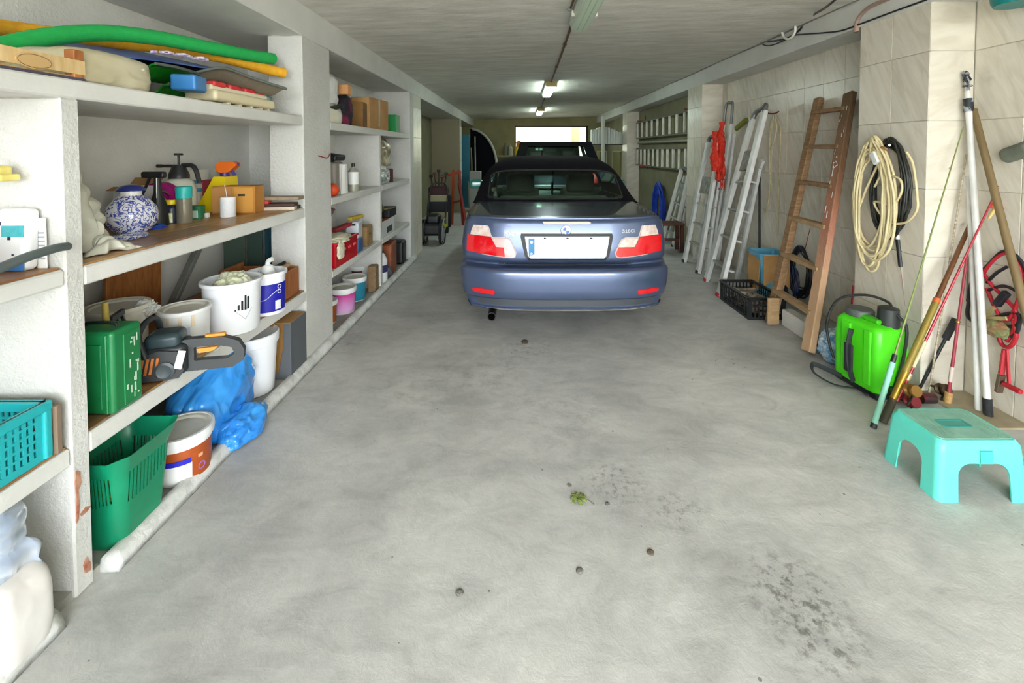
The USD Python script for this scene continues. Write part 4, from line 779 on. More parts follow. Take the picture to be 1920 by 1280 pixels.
for a_, z_ in ((-.36, .165), (-.36, .135)): part(bb_, 'ring_print', wrap(lathe([(.009, 0), (.013, 0), (.013, .0008), (.009, .0008), (.009, 0)], 20), fb(z_), out=.0025) if False else tf(lathe([(.009, 0), (.013, 0), (.013, .001), (.009, .001), (.009, 0)], 20), ((fb(z_) + .0015) * math.cos(a_), (fb(z_) + .0015) * math.sin(a_), z_), ry=math.pi / 2, rz=a_), LABW)
part(bb_, 'swoosh', tube([((fb(z) + .002) * math.cos(a), (fb(z) + .002) * math.sin(a), z) for a, z in [(-1.5, .09), (-1.1, .10), (-.75, .13), (-.4, .15)]], .0022, 5, 4), LABW)
part(bb_, 'small_label', band(fb(.03) + .0018, .03, .09, -.62, -.26), LABW, 45)
tx = text('HM', .03, .0006); tx.vertices[:, 2] += 0; wv = wrap(tx, fb(.15), out=.0015); part(bb_, 'lettering', tf(wv, (0, 0, .15), rz=-.95), LABW, False)
wire_handle(bb_, .108, .25, a=2.3, drop=-.4)
wbt = B(500, 523, .70); bt = thing('white_bottle', 'white plastic bottle poking out of the blue paint bucket', 'bottle', (-1.545, 2.785, zl + .1))
part(bt, 'body', lathe([(0, 0), (.045, 0), (.045, .13), (.03, .17), (.018, .18), (0, .18)], 28), WHITE, 50); part(bt, 'spout', tube([(0, 0, .17), (.005, 0, .20), (.03, 0, .215)], .014, 10, 4), WHITE)
single('plastic_wad', 'crumpled clear plastic wad with an orange stain on the bucket lid', 'plastic wad', blob((-1.76, 2.13, zl + .21), (.055, .045, .07), .5, 3., 21, 4), mat('clear_wad', 'd9dad4', .3, h2='c98a5a', sc=14., lo=.6, hi=.75, trans=.2), 60)
tb = thing('wooden_tool_box', 'open wooden box with tools at the end of the lower shelf', 'box', (-1.665, 3.0, zl)); WO2 = mat('plywood_orange', 'a86a3a', .6, h2='8c5329', sc=7., stretch=(1, 5, 1))
part(tb, 'side_board', bb((.12, -.10, 0), (.135, .15, .18)), WO2); part(tb, 'side_board', bb((-.26, -.10, 0), (-.245, .15, .21)), WO2); part(tb, 'end_board', bb((-.245, -.10, 0), (.12, -.085, .16)), WO2); part(tb, 'end_board', bb((-.245, .135, 0), (.12, .15, .18)), WO2); part(tb, 'bottom_board', bb((-.245, -.085, 0), (.12, .135, .012)), WO2)
for i, (a, b, r, lab, m_) in enumerate((((-.12, -.05, .1), (.10, .10, .205), .014, 'wooden hammer handle sticking out of the open wooden box', mat('handle_wood', '9c7a55', .6)), ((-.2, .0, .1), (.06, .12, .215), .009, 'thin dark rod sticking out of the open wooden box', BLACK))):
    single('tool_handle', lab, 'tool', cyl(np.array((-1.665, 3.0, zl)) + a, np.array((-1.665, 3.0, zl)) + b, r), m_)
# chainsaw
cs = thing('chainsaw', 'black and orange chainsaw lying on the lower shelf', 'chainsaw', (-1.545, 1.965, zl + .002), rz=math.radians(20)); cs.M = np.diag([.79, .79, .79, 1.])
CB = mat('saw_black', '1f2326', .4, h2='2a2f31', sc=9.); OR = mat('saw_orange', 'c8722c', .45, h2='8a4a20', sc=12.)
part(cs, 'body', rbox((0, 0, .10), (.25, .17, .17), .035), CB, 50); part(cs, 'top_cover', rbox((.01, .0, .20), (.17, .15, .09), .035), mat('saw_slate', '2b3b40', .35), 50)
part(cs, 'side_cover', tf(ext(Polygon([(-.12, .015), (.09, .015), (.11, .05), (.09, .15), (.0, .165), (-.12, .12)]).buffer(-.01).buffer(.015), .012, 'xz', -.097), (0, 0, 0)), mat('saw_charcoal', '2d2f31', .45), 40)
for k in range(5): part(cs, 'vent', bar((-.10 + .022 * k, -.100, .05), (-.085 + .022 * k, -.100, .135), .012, .006, (0, 1, 0)), OR)
part(cs, 'starter_hub', tf(lathe([(0, 0), (.045, 0), (.048, .008), (.035, .014), (.030, .010), (0, .010)], 32), (.03, -.098, .06), rx=math.pi / 2), mat('saw_grey', '3b4245', .4), 40)
part(cs, 'name_plate', tf(bb((-.018, -.002, -.05), (.018, .002, .05)), (.10, -.101, .11), ry=.25), LABW)
part(cs, 'front_handle', tube([(-.05, -.10, .14), (-.08, -.10, .25), (-.075, -.03, .305), (-.06, .06, .30), (-.05, .095, .24), (-.05, .095, .12)], .016, 12, 6), CB)
for k in range(5):
    if k in (0, 1, 2): part(cs, 'hand_guard', bar((-.16 + .0 * k, -.08 + .055 * k, .20), (-.20, -.08 + .055 * k, .36), .016, .016), CB)
part(cs, 'hand_guard', bar((-.20, -.09, .36), (-.20, .05, .36), .022, .03), CB); part(cs, 'hand_guard', bar((-.15, -.09, .20), (-.15, .05, .20), .03, .03), CB)
hp_ = Polygon([(.10, .03), (.33, .02), (.38, .05), (.385, .10), (.36, .15), (.28, .185), (.10, .19)]).buffer(-.012).buffer(.02); hole = Polygon([(.15, .075), (.31, .065), (.345, .085), (.33, .125), (.26, .148), (.15, .15)]).buffer(-.008).buffer(.008)
part(cs, 'rear_handle', ext(hp_.difference(hole), .045, 'xz', -.05), mat('saw_dark_grey', '36383a', .5), 40); part(cs, 'trigger', ext(Polygon([(.16, .135), (.26, .135), (.24, .115), (.17, .11)]), .02, 'xz', -.04), mat('trigger_orange', 'e88a2a', .4)); part(cs, 'trigger_lock', rbox((.25, -.03, .20), (.10, .028, .02), .008), mat('trigger_orange', 'e88a2a', .4), 50)
part(cs, 'guide_bar', tf(ext(Polygon([(-.42, -.03), (-.12, -.035), (-.12, .035), (-.42, .03), (-.45, 0)]), .006, 'xz', .05), (0, 0, .09)), STEELC)
# green steel case
gc = thing('steel_tool_case', 'scratched green steel case standing on the lower shelf next to the chainsaw', 'tool case', (-1.592, 1.722, zl)); GS = mat('scratched_green_enamel', '187a45', .35, h2='0f6a38', sc=4., coat=.2)
part(gc, 'body', rbox((0, 0, .155), (.20, .135, .31), .016), GS, 50); part(gc, 'front_panel', rbox((0, -.068, .145), (.12, .008, .24), .003), GS, 50); part(gc, 'side_panel', rbox((.100, .015, .15), (.008, .075, .27), .003), GS, 50); part(gc, 'edge_bead', tube([(.078, -.069, .01), (.078, -.069, .30)], .004, 6, 1), GS)
SCR = mat('paint_loss', 'b9c8b4', .5); rg = random.Random(3)
part(gc, 'scratches', [bx((.1045, rg.uniform(-.02, .045), rg.uniform(.03, .26)), (.001, rg.uniform(.003, .008), rg.uniform(.006, .035)), .0002) for x in [rg.uniform(-.03, .06) for _ in range(18)]], SCR, False, kind='stuff')
part(gc, 'handle', tube([(-.06, 0, .305), (-.055, 0, .320), (.0, 0, .323), (.055, 0, .320), (.06, 0, .305)], .006, 8, 4), BLACK)
single('screwdriver', 'screwdriver with a mustard handle standing behind the green case', 'screwdriver', [cyl((-1.655, 1.815, zl + .2), (-1.66, 1.815, zl + .37), .013, .010), cyl((-1.655, 1.815, zl), (-1.655, 1.815, zl + .2), .004)], mat('mustard', 'a8923a', .5))
# ------------------------------------------------ bay floor, first bay
zf = .03
GP = mat('bottle_green_plastic', '0f8a62', .35, h2='0c7a56', sc=3.)
gb = thing('slotted_basket', 'tall green plastic basket with slotted sides', 'basket', (-1.567, 1.768, zf), rz=0)
def ring_sq(w, d, z, r=.05, n=10):
    pts = []
    for cx_, cy_, a0 in ((w - r, d - r, 0), (-w + r, d - r, 90), (-w + r, -d + r, 180), (w - r, -d + r, 270)):
        pts += [(cx_ + r * math.cos(math.radians(a0 + t)), cy_ + r * math.sin(math.radians(a0 + t)), z) for t in np.linspace(0, 90, n)]
    return np.array(pts)
def loft(rings, capb=True, capt=False):
    n = len(rings[0]); V = np.vstack(rings); Fs = []
    for i in range(len(rings) - 1):
        for j_ in range(n): b = (j_ + 1) % n; Fs += [[i * n + j_, i * n + b, (i + 1) * n + b], [i * n + j_, (i + 1) * n + b, (i + 1) * n + j_]]
    m = TM(V, np.array(Fs), process=False); return m
H = .325; wb, db, wt, dt = .082, .112, .108, .138
def rim_z(p): return 0.035 * (np.abs(p[:, 0] / wt) * np.abs(p[:, 1] / dt)) - .0
outer, inner = [], []
for z in np.linspace(0, H, 14):
    f_ = z / H; e = .02 * max(0, f_ - .85) / .15; q_ = ring_sq(wb + (wt - wb) * f_ + e, db + (dt - db) * f_ + e, z); q_[:, 2] += f_ ** 3 * rim_z(q_); outer.append(q_); i_ = ring_sq(wb + (wt - wb) * f_ + e - .004, db + (dt - db) * f_ + e - .004, z, .046); i_[:, 2] = q_[:, 2]; inner.append(i_)
allr = outer + inner[::-1]
m = loft(allr + [allr[0]]); m.merge_vertices()
slots = []
for sx in (-1, 1):
    for y in np.linspace(-.085, .10, 12):
        slots.append(tf(bb((-.04, -.0035, .165 + .05 * max(0, y) / .1), (.04, .0035, .285)), (sx * .10, y, 0)))
for sy in (-1, 1):
    for x in np.linspace(-.062, .062, 10):
        slots.append(tf(bb((-.0033, -.05, .165 + .3 * abs(x)), (.0033, .05, .285)), (x, sy * .13, 0)))
part(gb, 'body', cut(m, *slots), GP, 40)
part(gb, 'base', tf(cat(ext(Polygon(ring_sq(wb - .002, db - .002, 0)[:, :2]), .006)), (0, 0, .001)), GP)
single('clippings', 'loose yellow-green clippings filling the slotted basket', 'clippings', blob((-1.567, 1.768, zf + .012), (.074, .10, .235), .12, 5., 31, 5, .7, 4.), mat('clippings', '6f8f28', .9, h2='45661f', sc=60., bump=.8, bsc=120.), 60, kind='stuff')
# primer bucket with orange wrap
pt, pf_ = pot('paint_bucket', 'white bucket with an orange wrap and blue-and-white label on the bay floor', (-1.562, 2.075, zf), .122, .215, mat('rust_orange_wrap', 'b0551f', .45, h2='9c4417', sc=5.))
part(pt, 'label', band(pf_(.015) + .0024, .015, .095, -2.1, -.62, r1=pf_(.095) + .0024), LABW, 45); part(pt, 'label', band(pf_(.095) + .0026, .095, .118, -2.1, -.66, r1=pf_(.118) + .0026), mat('label_royal', '2626b4', .4), 45)
part(pt, 'ring_print', tf(lathe([(.012, 0), (.017, 0), (.017, .001), (.012, .001), (.012, 0)], 24), ((pf_(.06) + .002) * math.cos(-.25), (pf_(.06) + .002) * math.sin(-.25), .055), ry=math.pi / 2, rz=-.25), mat('print_purple', '9a6ac0', .5)); part(pt, 'small_label', band(pf_(.1) + .0024, .10, .115, -.4, -.22), mat('label_tan', 'd9a77e', .5), 45)
# blue bag
def bag_fn(seed=5):
    m = blob((0, 0, 0), (.15, .235, .41), .10, 1.6, seed, 6, .45, 2.6); v = m.vertices; z = v[:, 2] / .40
    pin = 1 - .55 * np.clip((z - .55) / .45, 0, 1); v[:, 1] = v[:, 1] * pin + .10 * np.clip(z - .4, 0, 1) ; v[:, 0] *= 1 - .35 * np.clip((z - .6) / .4, 0, 1)
    cr = np.abs(meshkit.noise(np.stack([v[:, 1] * 14 + v[:, 2] * 6, v[:, 2] * 5, v[:, 0] * 14], 1), 8) - .5); v += m.vertex_normals * (.018 * (.3 - cr))[:, None]; v[:, 2] = np.maximum(v[:, 2], 0); m.vertices = v; return m
BB = mat('glossy_blue_film', '3fa2f2', .25, h2='2b86e0', sc=4., coat=.3, trans=.06)
bgm = crease(tf(bag_fn(), (-1.66, 2.43, zf)), .016, 3, 6.); sk = crease(tf(blob((0, 0, 0), (.09, .17, .13), .22, 1.8, 9, 5, .3), (-1.475, 2.40, .012)), .014, 4, 8.)
bl_ = thing('refuse_sack', 'bright blue plastic sack slumped over the lip of the bay', 'bag', (-1.56, 2.42, zf), world=True); part(bl_, 'sack', bgm, BB, 60); part(bl_, 'skirt', sk, BB, 60)
single('tall_bucket', 'tall white bucket standing behind the blue sack', 'bucket', lathe([(0, 0), (.115, 0), (.12, .005), (.14, .30), (.15, .305), (.152, .36), (.146, .365), (.14, .35), (0, .34)], 40, (-1.66, 2.80, zf)), mat('bright_white_pail', 'ecedf0', .35))
bc = thing('carton', 'brown carton with a torn dark grey end on the bay floor beside the tall bucket', 'box', (-1.585, 3.03, zf)); part(bc, 'body', bb((-.14, -.10, 0), (.10, .12, .37)), mat('slate_card', '565a5e', .7), False); part(bc, 'torn_face', tf(fine(ext(Polygon([(-.14, .0), (-.12, .02), (.02, .05), (.05, .2), (.06, .37), (-.14, .37)]), .004, 'xz', -.105), .05)), CARDD, False); part(bc, 'torn_face', bb((-.138, -.098, .37), (.098, .118, .373)), CARD, False)
# ------------------------------------------------ nearest bay
fp = thing('frying_pan', 'dark non-stick frying pan with its handle over the shelf edge', 'frying pan', (-1.56, 1.12, 1.132)); PAN = mat('non_stick', '3a3f42', .35, h2='4a4f52', sc=20.)
part(fp, 'bowl', lathe([(0, 0), (.09, 0), (.125, .045), (.129, .045), (.094, -.0), (0, .004)][:4] + [(.121, .043), (.088, .006), (0, .006)], 44), PAN, 45)
part(fp, 'handle', tube([(.06, .115, .035), (.075, .16, .045), (.085, .24, .065), (.09, .32, .075), (.088, .36, .073)], .018, 10, 5, flat=(1, .75)), mat('pan_handle', '4b5352', .5), 50); part(fp, 'bracket', rbox((.062, .125, .034), (.03, .05, .03), .008), STEELC, 50)
single('pot_lid', 'dark round lid standing on edge in the frying pan', 'pot lid', tf(lathe([(0, 0), (.078, 0), (.082, .006), (.05, .018), (0, .022)], 40), (-1.60, 1.22, 1.215), rx=1.45), mat('lid_grey', '5a5a54', .35, .3), 45)
def packet(name, label, c, w, h, d, mt, rz, lean, tags):
    t = thing(name, label, 'packet', c, rz); part(t, 'pouch', tf(rbox((0, 0, h / 2), (w, d, h), min(d * .45, .02)), (0, 0, 0), rx=lean), mt, 60)
    for nm, x0, z0, x1, z1, m_ in tags: part(t, nm, tf(bb((x0, -d / 2 - .0015, z0), (x1, -d / 2 + .001, z1), .0004), (0, 0, 0), rx=lean), m_, False)
    return t
TEAL = mat('packet_teal', '3aa0ad', .5, h2='58bcc0', sc=30.); NAVY = mat('packet_navy', '23304f', .5)
packet('wipes_packet', 'white packet with a teal tab and blue drops next to the pan', (-1.615, 1.46, 1.132), .105, .20, .05, mat('packet_white', 'e6e6e6', .4), .0, -.06, [('tab', -.025, .11, .045, .145, TEAL), ('drop', -.035, .145, -.027, .157, NAVY), ('drop', -.005, .10, .004, .110, NAVY), ('drop', .01, .05, .016, .056, NAVY), ('drop', .028, .035, .036, .048, NAVY), ('stripe', -.03, .004, .05, .03, mat('packet_blue', '2f6fb0', .5)), ('stripe', -.045, .004, -.01, .026, mat('packet_green', '2f8a55', .5))])
packet('wipes_packet', 'plain white packet half hidden behind the pot lid', (-1.70, 1.44, 1.132), .10, .195, .05, mat('packet_white', 'e6e6e6', .4), .1, -.05, [('tab', -.03, .10, .03, .13, mat('packet_steel', '7fa3b8', .5)), ('drop', -.02, .14, -.005, .15, NAVY)])
packet('price_card', 'thin white card printed with grey lines leaning on the partition', (-1.558, 1.485, 1.132), .032, .165, .004, mat('card_white', 'e9e6e0', .6), 0, 0, [('print_line', -.012, .03 + .014 * k, .012, .036 + .014 * k, mat('print_grey', '9aa0a8', .6)) for k in range(7)])
single('yellow_scoop', 'yellow plastic piece on the partition at the left picture edge', 'scoop', [rbox(ay(6, 333, 1.44) + (0, 0, 0), (.05, .06, .022), .006), rbox(ay(-4, 322, 1.44), (.05, .05, .04), .012)], mat('soft_yellow', 'e0d27a', .5, h2='d2c260', sc=10.), 50)
# turquoise crate
TQ = mat('turquoise_crate', '1fa3a8', .4); tc_ = thing('plastic_crate', 'turquoise slotted plastic crate on the nearest lower shelf', 'crate', (-1.70, 1.18, .53)); cw, cl, ch = .36, .52, .185
def slotted(L, Hh, nx, nz, th):
    P = sbox(0, 0, L, Hh); hs_ = [sbox(.025 + (L - .05) * i / nx + .005, .02 + (Hh - .045) * j_ / nz + .004, .025 + (L - .05) * (i + 1) / nx - .005, .02 + (Hh - .045) * (j_ + 1) / nz - .004) for i in range(nx) for j_ in range(nz)]
    from shapely import union_all
    return P.difference(union_all(hs_))
sd = slotted(cl, ch, 24, 5, .004)
for sx in (-1, 1): part(tc_, 'slotted_side', tf(ext(sd, .005, 'yz', -.0025), (sx * cw / 2, -cl / 2, 0)), TQ, False)
ed = slotted(cw, ch, 16, 5, .004)
for sy in (-1, 1): part(tc_, 'slotted_end', tf(ext(ed, .005, 'xz', -.0025), (-cw / 2, sy * cl / 2, 0)), TQ, False)
part(tc_, 'base', bb((-cw / 2, -cl / 2, 0), (cw / 2, cl / 2, .006)), TQ); rr_ = .014
part(tc_, 'rim', [bb((sx * cw / 2 - rr_, -cl / 2 - rr_, ch - .03), (sx * cw / 2 + rr_, cl / 2 + rr_, ch)) for sx in (-1, 1)] + [bb((-cw / 2, sy * cl / 2 - rr_, ch - .03), (cw / 2, sy * cl / 2 + rr_, ch)) for sy in (-1, 1)], TQ)
for sx in (-1, 1):
    for sy in (-1, 1): part(tc_, 'corner_post', rbox((sx * cw / 2, sy * cl / 2, ch / 2), (.026, .026, ch), .008), TQ, 50)
single('card_tray', 'flattened brown cardboard tray behind the turquoise crate', 'tray', bb((-1.9, 1.455, .53), (-1.50, 1.475, .69), .003), mat('grey_brown_card', '7d6a58', .85))
# bags on the floor of the nearest bay
single('cement_bag', 'white paper sack with a pale red printed edge standing on the nearest bay floor', 'sack', blob((-1.57, 1.31, zf), (.13, .085, .24), .04, .8, 15, 5, .7, 5.), mat('paper_sack', 'e0dcd6', .7, h2='d0cac4', sc=3.), 50)
single('clear_bag', 'translucent bluish plastic bag slumped over the white paper sack', 'bag', hang((-1.575, 1.31, zf + .47), .29, .05, .11, 1.2, 17, amp=.35, th=.5), mat('bluish_film', 'c3cbd6', .22, h2='8f9fb5', sc=5., trans=.35, coat=.4), 60)
# ------------------------------------------------ second bay
zt2, zm2, zl2 = 1.745, 1.14, .55
def at2(px, py, z, dx=0.): p = B(px, py, z); return p
p = np.array((-1.62, 3.82, zt2)); bgt = thing('sports_bag', 'white sports bag with black trim on the second bay top shelf', 'bag', tuple(p), world=True)
part(bgt, 'body', blob((-1.66, 3.83, zt2 + .16), (.13, .13, .26), .15, 1.6, 22, 4, .6, 3.), mat('bag_white', 'd3d3d0', .6), 60); part(bgt, 'strap', tube([ay(618, 203, 3.75), ay(626, 202, 3.78), ay(635, 200, 3.8), ay(642, 197, 3.85)], .02, 8, 4), BLACK)
single('pouch', 'ivory rounded pouch in front of the white sports bag', 'pouch', blob((-1.575, 3.84, zt2), (.075, .15, .17), .06, 1.5, 24, 4, .5), mat('ivory_vinyl', 'cfcbb6', .35, coat=.3), 60)
single('jacket', 'folded black and wine-red jacket beside the sports bag', 'jacket', [blob((-1.575, 4.10, zt2), (.07, .10, .27), .15, 2., 25, 4, .7, 3.)], mat('black_wine', '1a1622', .8, h2='6d1a3c', sc=5., lo=.5, hi=.6), 60)
single('carton', 'small orange carton on top of the black jacket', 'box', bx((-1.555, 4.10, zt2 + .31), (.085, .10, .085)), mat('peach_card', 'd59a62', .7))
single('carton', 'dark brown carton left of the big cardboard box', 'box', tf(bx((0, 0, .12), (.13, .22, .25), .003), (-1.60, 4.55, zt2), rz=.15), CARDD, False)
bxx = thing('cardboard_box', 'large tan cardboard box with tape on the second bay top shelf', 'box', (-1.63, 5.02, zt2), rz=-.1); part(bxx, 'body', bx((0, 0, .165), (.20, .5, .33), .003), CARD, False); part(bxx, 'tape', bb((.100, -.03, .02), (.102, .02, .33)), mat('tape', '8f7440', .4), False); part(bxx, 'flap_edge', bb((-.09, -.252, .005), (.09, -.25, .325)), mat('cardboard_light', 'c49a62', .85), False)
single('carton', 'green carton at the far end of the second bay top shelf', 'box', bx((-1.61, 5.68, zt2 + .105), (.2, .2, .21), .004), mat('box_leaf_green', '128a44', .5), False)
# middle shelf, near half
pj = thing('kitchen_scale', 'beige and black appliance on the second bay middle shelf', 'appliance', (-1.68, 4.0, zm2)); part(pj, 'body', rbox((0, 0, .14), (.22, .2, .28), .03), mat('putty_grey', '8d857c', .5), 50); part(pj, 'cover', tf(rbox((0, 0, 0), (.24, .22, .05), .015), (0, 0, .33), ry=.15), BLACK, 50); part(pj, 'bracket', bb((-.05, -.03, .27), (.05, .03, .31)), BLACK)
pr = thing('paper_roll', 'white paper towel roll on the second bay middle shelf', 'paper roll', (-1.60, 4.05, zm2)); part(pr, 'roll', lathe([(.018, 0), (.072, 0), (.074, .006), (.070, .255), (.066, .26), (.018, .26), (.018, 0)], 36), mat('tissue', 'd9d8d4', .95), 45); part(pr, 'sheet', tf(sheet(lambda u, v: (.072 - .02 * u, -.05 - .05 * u * (1 - v * .6), .26 * v * (1 - .05 * u)), 8, 8, .002)), mat('tissue', 'd9d8d4', .95), 45)
q = B(667, 358, zm2); s = k_(q); cb = thing('clear_bottle', 'clear plastic bottle with a black cap and white label', 'bottle', q + (-.02, 0, 0)); part(cb, 'body', lathe([(0, 0), (10 * s, 0), (10 * s, 36 * s), (7 * s, 41 * s), (3 * s, 44 * s), (3 * s, 47 * s), (0, 47 * s)], 28), mat('cloudy_pet', 'b9b8a6', .2, trans=.4), 45); part(cb, 'label', band(10.05 * s, 13 * s, 36 * s, -2.6, -.2), LABW, 45); part(cb, 'cap', cyl((0, 0, 46 * s), (0, 0, 52 * s), 3.4 * s), BLACK)
single('ball', 'small orange ball on the second bay middle shelf', 'ball', tf(trimesh.creation.icosphere(3, .052), (-1.555, 3.80, zm2 + .052)), mat('ball_orange', 'd4481c', .45), True)
# middle shelf, far half
single('storage_bag', 'clear bag of brown oddments under the second bay top shelf', 'bag', blob((-1.66, 5.35, zm2 + .20), (.13, .22, .33), .2, 2., 27, 4, .6, 3.), mat('brown_oddments', '7d6a48', .4, h2='a8a080', sc=6., coat=.4), 60)
single('storage_bag', 'silvery white plastic bag on the second bay middle shelf', 'bag', blob((-1.59, 5.25, zm2), (.08, .20, .22), .3, 2.2, 28, 4, .5), mat('silvery_film', 'c2c6c0', .3, h2='8b948e', sc=8., coat=.4), 60)
single('carton', 'dark maroon tin behind the silvery bag', 'tin', cyl((-1.60, 5.55, zm2), (-1.60, 5.55, zm2 + .16), .06, n=24), mat('maroon_tin', '5c3436', .5))
# lower shelf, near half
rc = thing('red_crate', 'bright red plastic crate on the second bay lower shelf', 'crate', (-1.62, 3.98, zl2)); RED = mat('crate_red', 'c01020', .3, coat=.3); part(rc, 'body', open_box((0, 0, 0), (.22, .50, .20), .006), RED); part(rc, 'rim', [bb((.098, -.26, .185), (.122, .26, .205)), bb((-.122, -.26, .185), (-.098, .26, .205)), bb((-.11, -.262, .185), (.11, -.24, .205)), bb((-.11, .24, .185), (.11, .262, .205))], RED)
for k in range(4): part(rc, 'cut_out', rbox((.111, -.18 + .12 * k, .12), (.006, .06, .02), .0025), mat('red_highlight', 'e05a60', .4), 50)
single('cloth', 'cream cloth hanging over the red crate', 'cloth', [blob((-1.60, 3.93, zl2 + .19), (.13, .2, .06), .22, 2.2, 33, 4, .4), blob((-1.495, 3.80, zl2 + .07), (.02, .07, .15), .25, 2., 34, 4, .7)], mat('cream_cloth', 'd6cfb6', .9), 60)
single('hand_saw', 'old brown hand tool leaning behind the red crate', 'tool', [bar((-1.75, 3.95, zl2 + .25), (-1.68, 4.1, zl2 + .45), .05, .03)], mat('old_brown', '6e5350', .7))
single('hand_tool', 'red hand tool lying on the cream cloth', 'tool', bar((-1.66, 4.05, zl2 + .255), (-1.60, 4.35, zl2 + .28), .06, .03), mat('dull_red', '9a2a30', .5))
dg = thing('detergent_bottle', 'white and blue detergent jug beside the red crate', 'bottle', (-1.585, 4.36, zl2)); part(dg, 'body', rbox((0, 0, .07), (.13, .13, .14), .015), mat('jug_blue', '3f5f8f', .4), 50); part(dg, 'top', rbox((0, 0, .215), (.125, .125, .16), .02), mat('jug_pale', 'c9cdd2', .4), 50); part(dg, 'grip', rbox((0, -.064, .27), (.07, .006, .02), .002), BLACK, 50)
single('brush', 'yellow brush lying across the detergent jug', 'brush', tf(rbox((0, 0, 0), (.05, .22, .035), .012), (-1.62, 4.5, zl2 + .31), rz=-.2), mat('brush_yellow', 'c9a92e', .6), 50)
bsk = thing('wicker_box', 'brown paper-covered box on the second bay lower shelf', 'box', (-1.60, 4.68, zl2)); part(bsk, 'body', bx((0, 0, .10), (.12, .18, .20), .006), mat('kraft', 'a58456', .85, h2='8a6a40', sc=8.), False); part(bsk, 'finger_hole', rbox((.0605, 0, .12), (.004, .04, .015), .0015), BLACK, 50)
# lower shelf, far half
single('cap', 'olive cap on top of the black case in the second bay', 'cap', [blob((-1.62, 5.08, zl2 + .29), (.10, .12, .12), .08, 2., 41, 4, .3), rbox((-1.53, 5.2, zl2 + .31), (.08, .16, .015), .006)], mat('olive_cloth', '8d8436', .8, h2='5c5428', sc=9.), 60)
single('case', 'black case on top of the red and white carton', 'case', rbox((-1.60, 5.48, zl2 + .235), (.16, .3, .11), .015), BLACK, 50)
rwc = thing('carton', 'red and white carton on the second bay lower shelf', 'box', (-1.60, 5.25, zl2)); part(rwc, 'body', bx((0, 0, .09), (.17, .5, .18), .004), mat('carton_grey_white', 'cfd0cd', .6), False); part(rwc, 'red_top', bb((-.08, -.24, .18), (.08, .1, .182)), mat('carton_brick', 'a8452f', .6), False); part(rwc, 'label', bb((.0855, -.05, .03), (.087, .15, .1)), mat('label_dark', '3c3f42', .6), False); part(rwc, 'red_face', bb((-.08, -.252, .09), (.08, -.25, .178)), mat('carton_brick', 'a8452f', .6), False)
# bay floor
def pot2(lab, px, py, r, h, m_, dx=-.1, dy=.03):
    p = B(px, py, zf); t, ff = pot('paint_bucket', lab, (p[0] + dx, p[1] + dy, zf), r, h, m_); return t, ff
t, ff = pot2('small white-lidded paint bucket with a brown-orange wrap', 632, 607, .085, .20, mat('wrap_brown', '8f4a1c', .5, h2='a85a22', sc=9.)); part(t, 'label', band(ff(.06) + .0026, .055, .115, -1.5, -.7), LABW, 45)
n_ = {'tc': ('texture_coordinate', {}), 'sx': ('separate_xyz', {}), 'mr': ('map_range', dict(from_min=.01, from_max=.17)), 'r': ('rgb_ramp', dict(ramp=[(0, lin('dcaed6')), (.5, lin('d08cc4')), (1, lin('c83f92'))])), 'p': ('principled_bsdf', dict(roughness=.4))}
PK = node_mat('pink_print', n_, [('tc.object', 'sx.vector'), ('sx.z', 'mr.value'), ('mr.result', 'r.fac'), ('r.color', 'p.base_color')])
pot2('white-lidded paint bucket with a pink and magenta wrap', 663, 586, .115, .235, PK, -.11)
t, ff = pot2('white-lidded paint bucket with a petrol-blue wrap', 684, 563, .11, .235, mat('wrap_petrol', '1f7f9a', .45), -.11)
pot2('white-lidded paint bucket farthest along the second bay floor', 692, 537, .11, .235, mat('wrap_maroon', '5a2f3c', .5), -.11)
single('plank', 'brown chipboard panel standing by the paint buckets', 'panel', bb((-1.60, 4.78, zf), (-1.52, 4.89, .30), .003), mat('chipboard', '8f7353', .85, h2='7c6245', sc=30.), False)
q = B(727, 522, zf); wb2 = thing('bleach_bottle', 'white bottle with a navy label past the thin partition', 'bottle', (-1.57, 5.12, zf)); part(wb2, 'body', lathe([(0, 0), (.07, 0), (.075, .01), (.075, .26), (.05, .32), (.03, .34), (0, .34)], 30), WHITE, 45); part(wb2, 'label', band(.0752, .13, .21, -3, .2), mat('label_navy', '33305e', .5), 45); part(wb2, 'cap', cyl((0, 0, .335), (0, 0, .38), .032), BLACK)
single('case', 'upright rust-brown case standing in the far second bay', 'case', tf(rbox((0, 0, .19), (.14, .34, .38), .03), (-1.60, 5.55, zf), rz=.1), mat('rust_case', '9a4d22', .5, h2='7a3818', sc=4.), 50)
single('panel', 'petrol-blue panel leaning behind the rust-brown case', 'panel', tf(bb((-.02, -.22, 0), (.01, .22, .44)), (-1.68, 5.86, zf), rz=.3), mat('petrol_panel', '24576f', .5))
single('shoe', 'dark grey shoe on the far second bay floor', 'shoe', [blob((-1.55, 5.30, zf), (.05, .12, .08), .1, 2., 44, 4, .4), blob((-1.55, 5.37, zf + .02), (.045, .06, .11), .1, 2., 45, 4, .4)], mat('shoe_grey', '6a6a70', .6, h2='35353a', sc=9.), 60)
single('power_tool', 'black tool case wedged at the end of the second bay floor', 'case', rbox((-1.62, 6.05, zf + .15), (.18, .2, .30), .03), BLACK, 50)
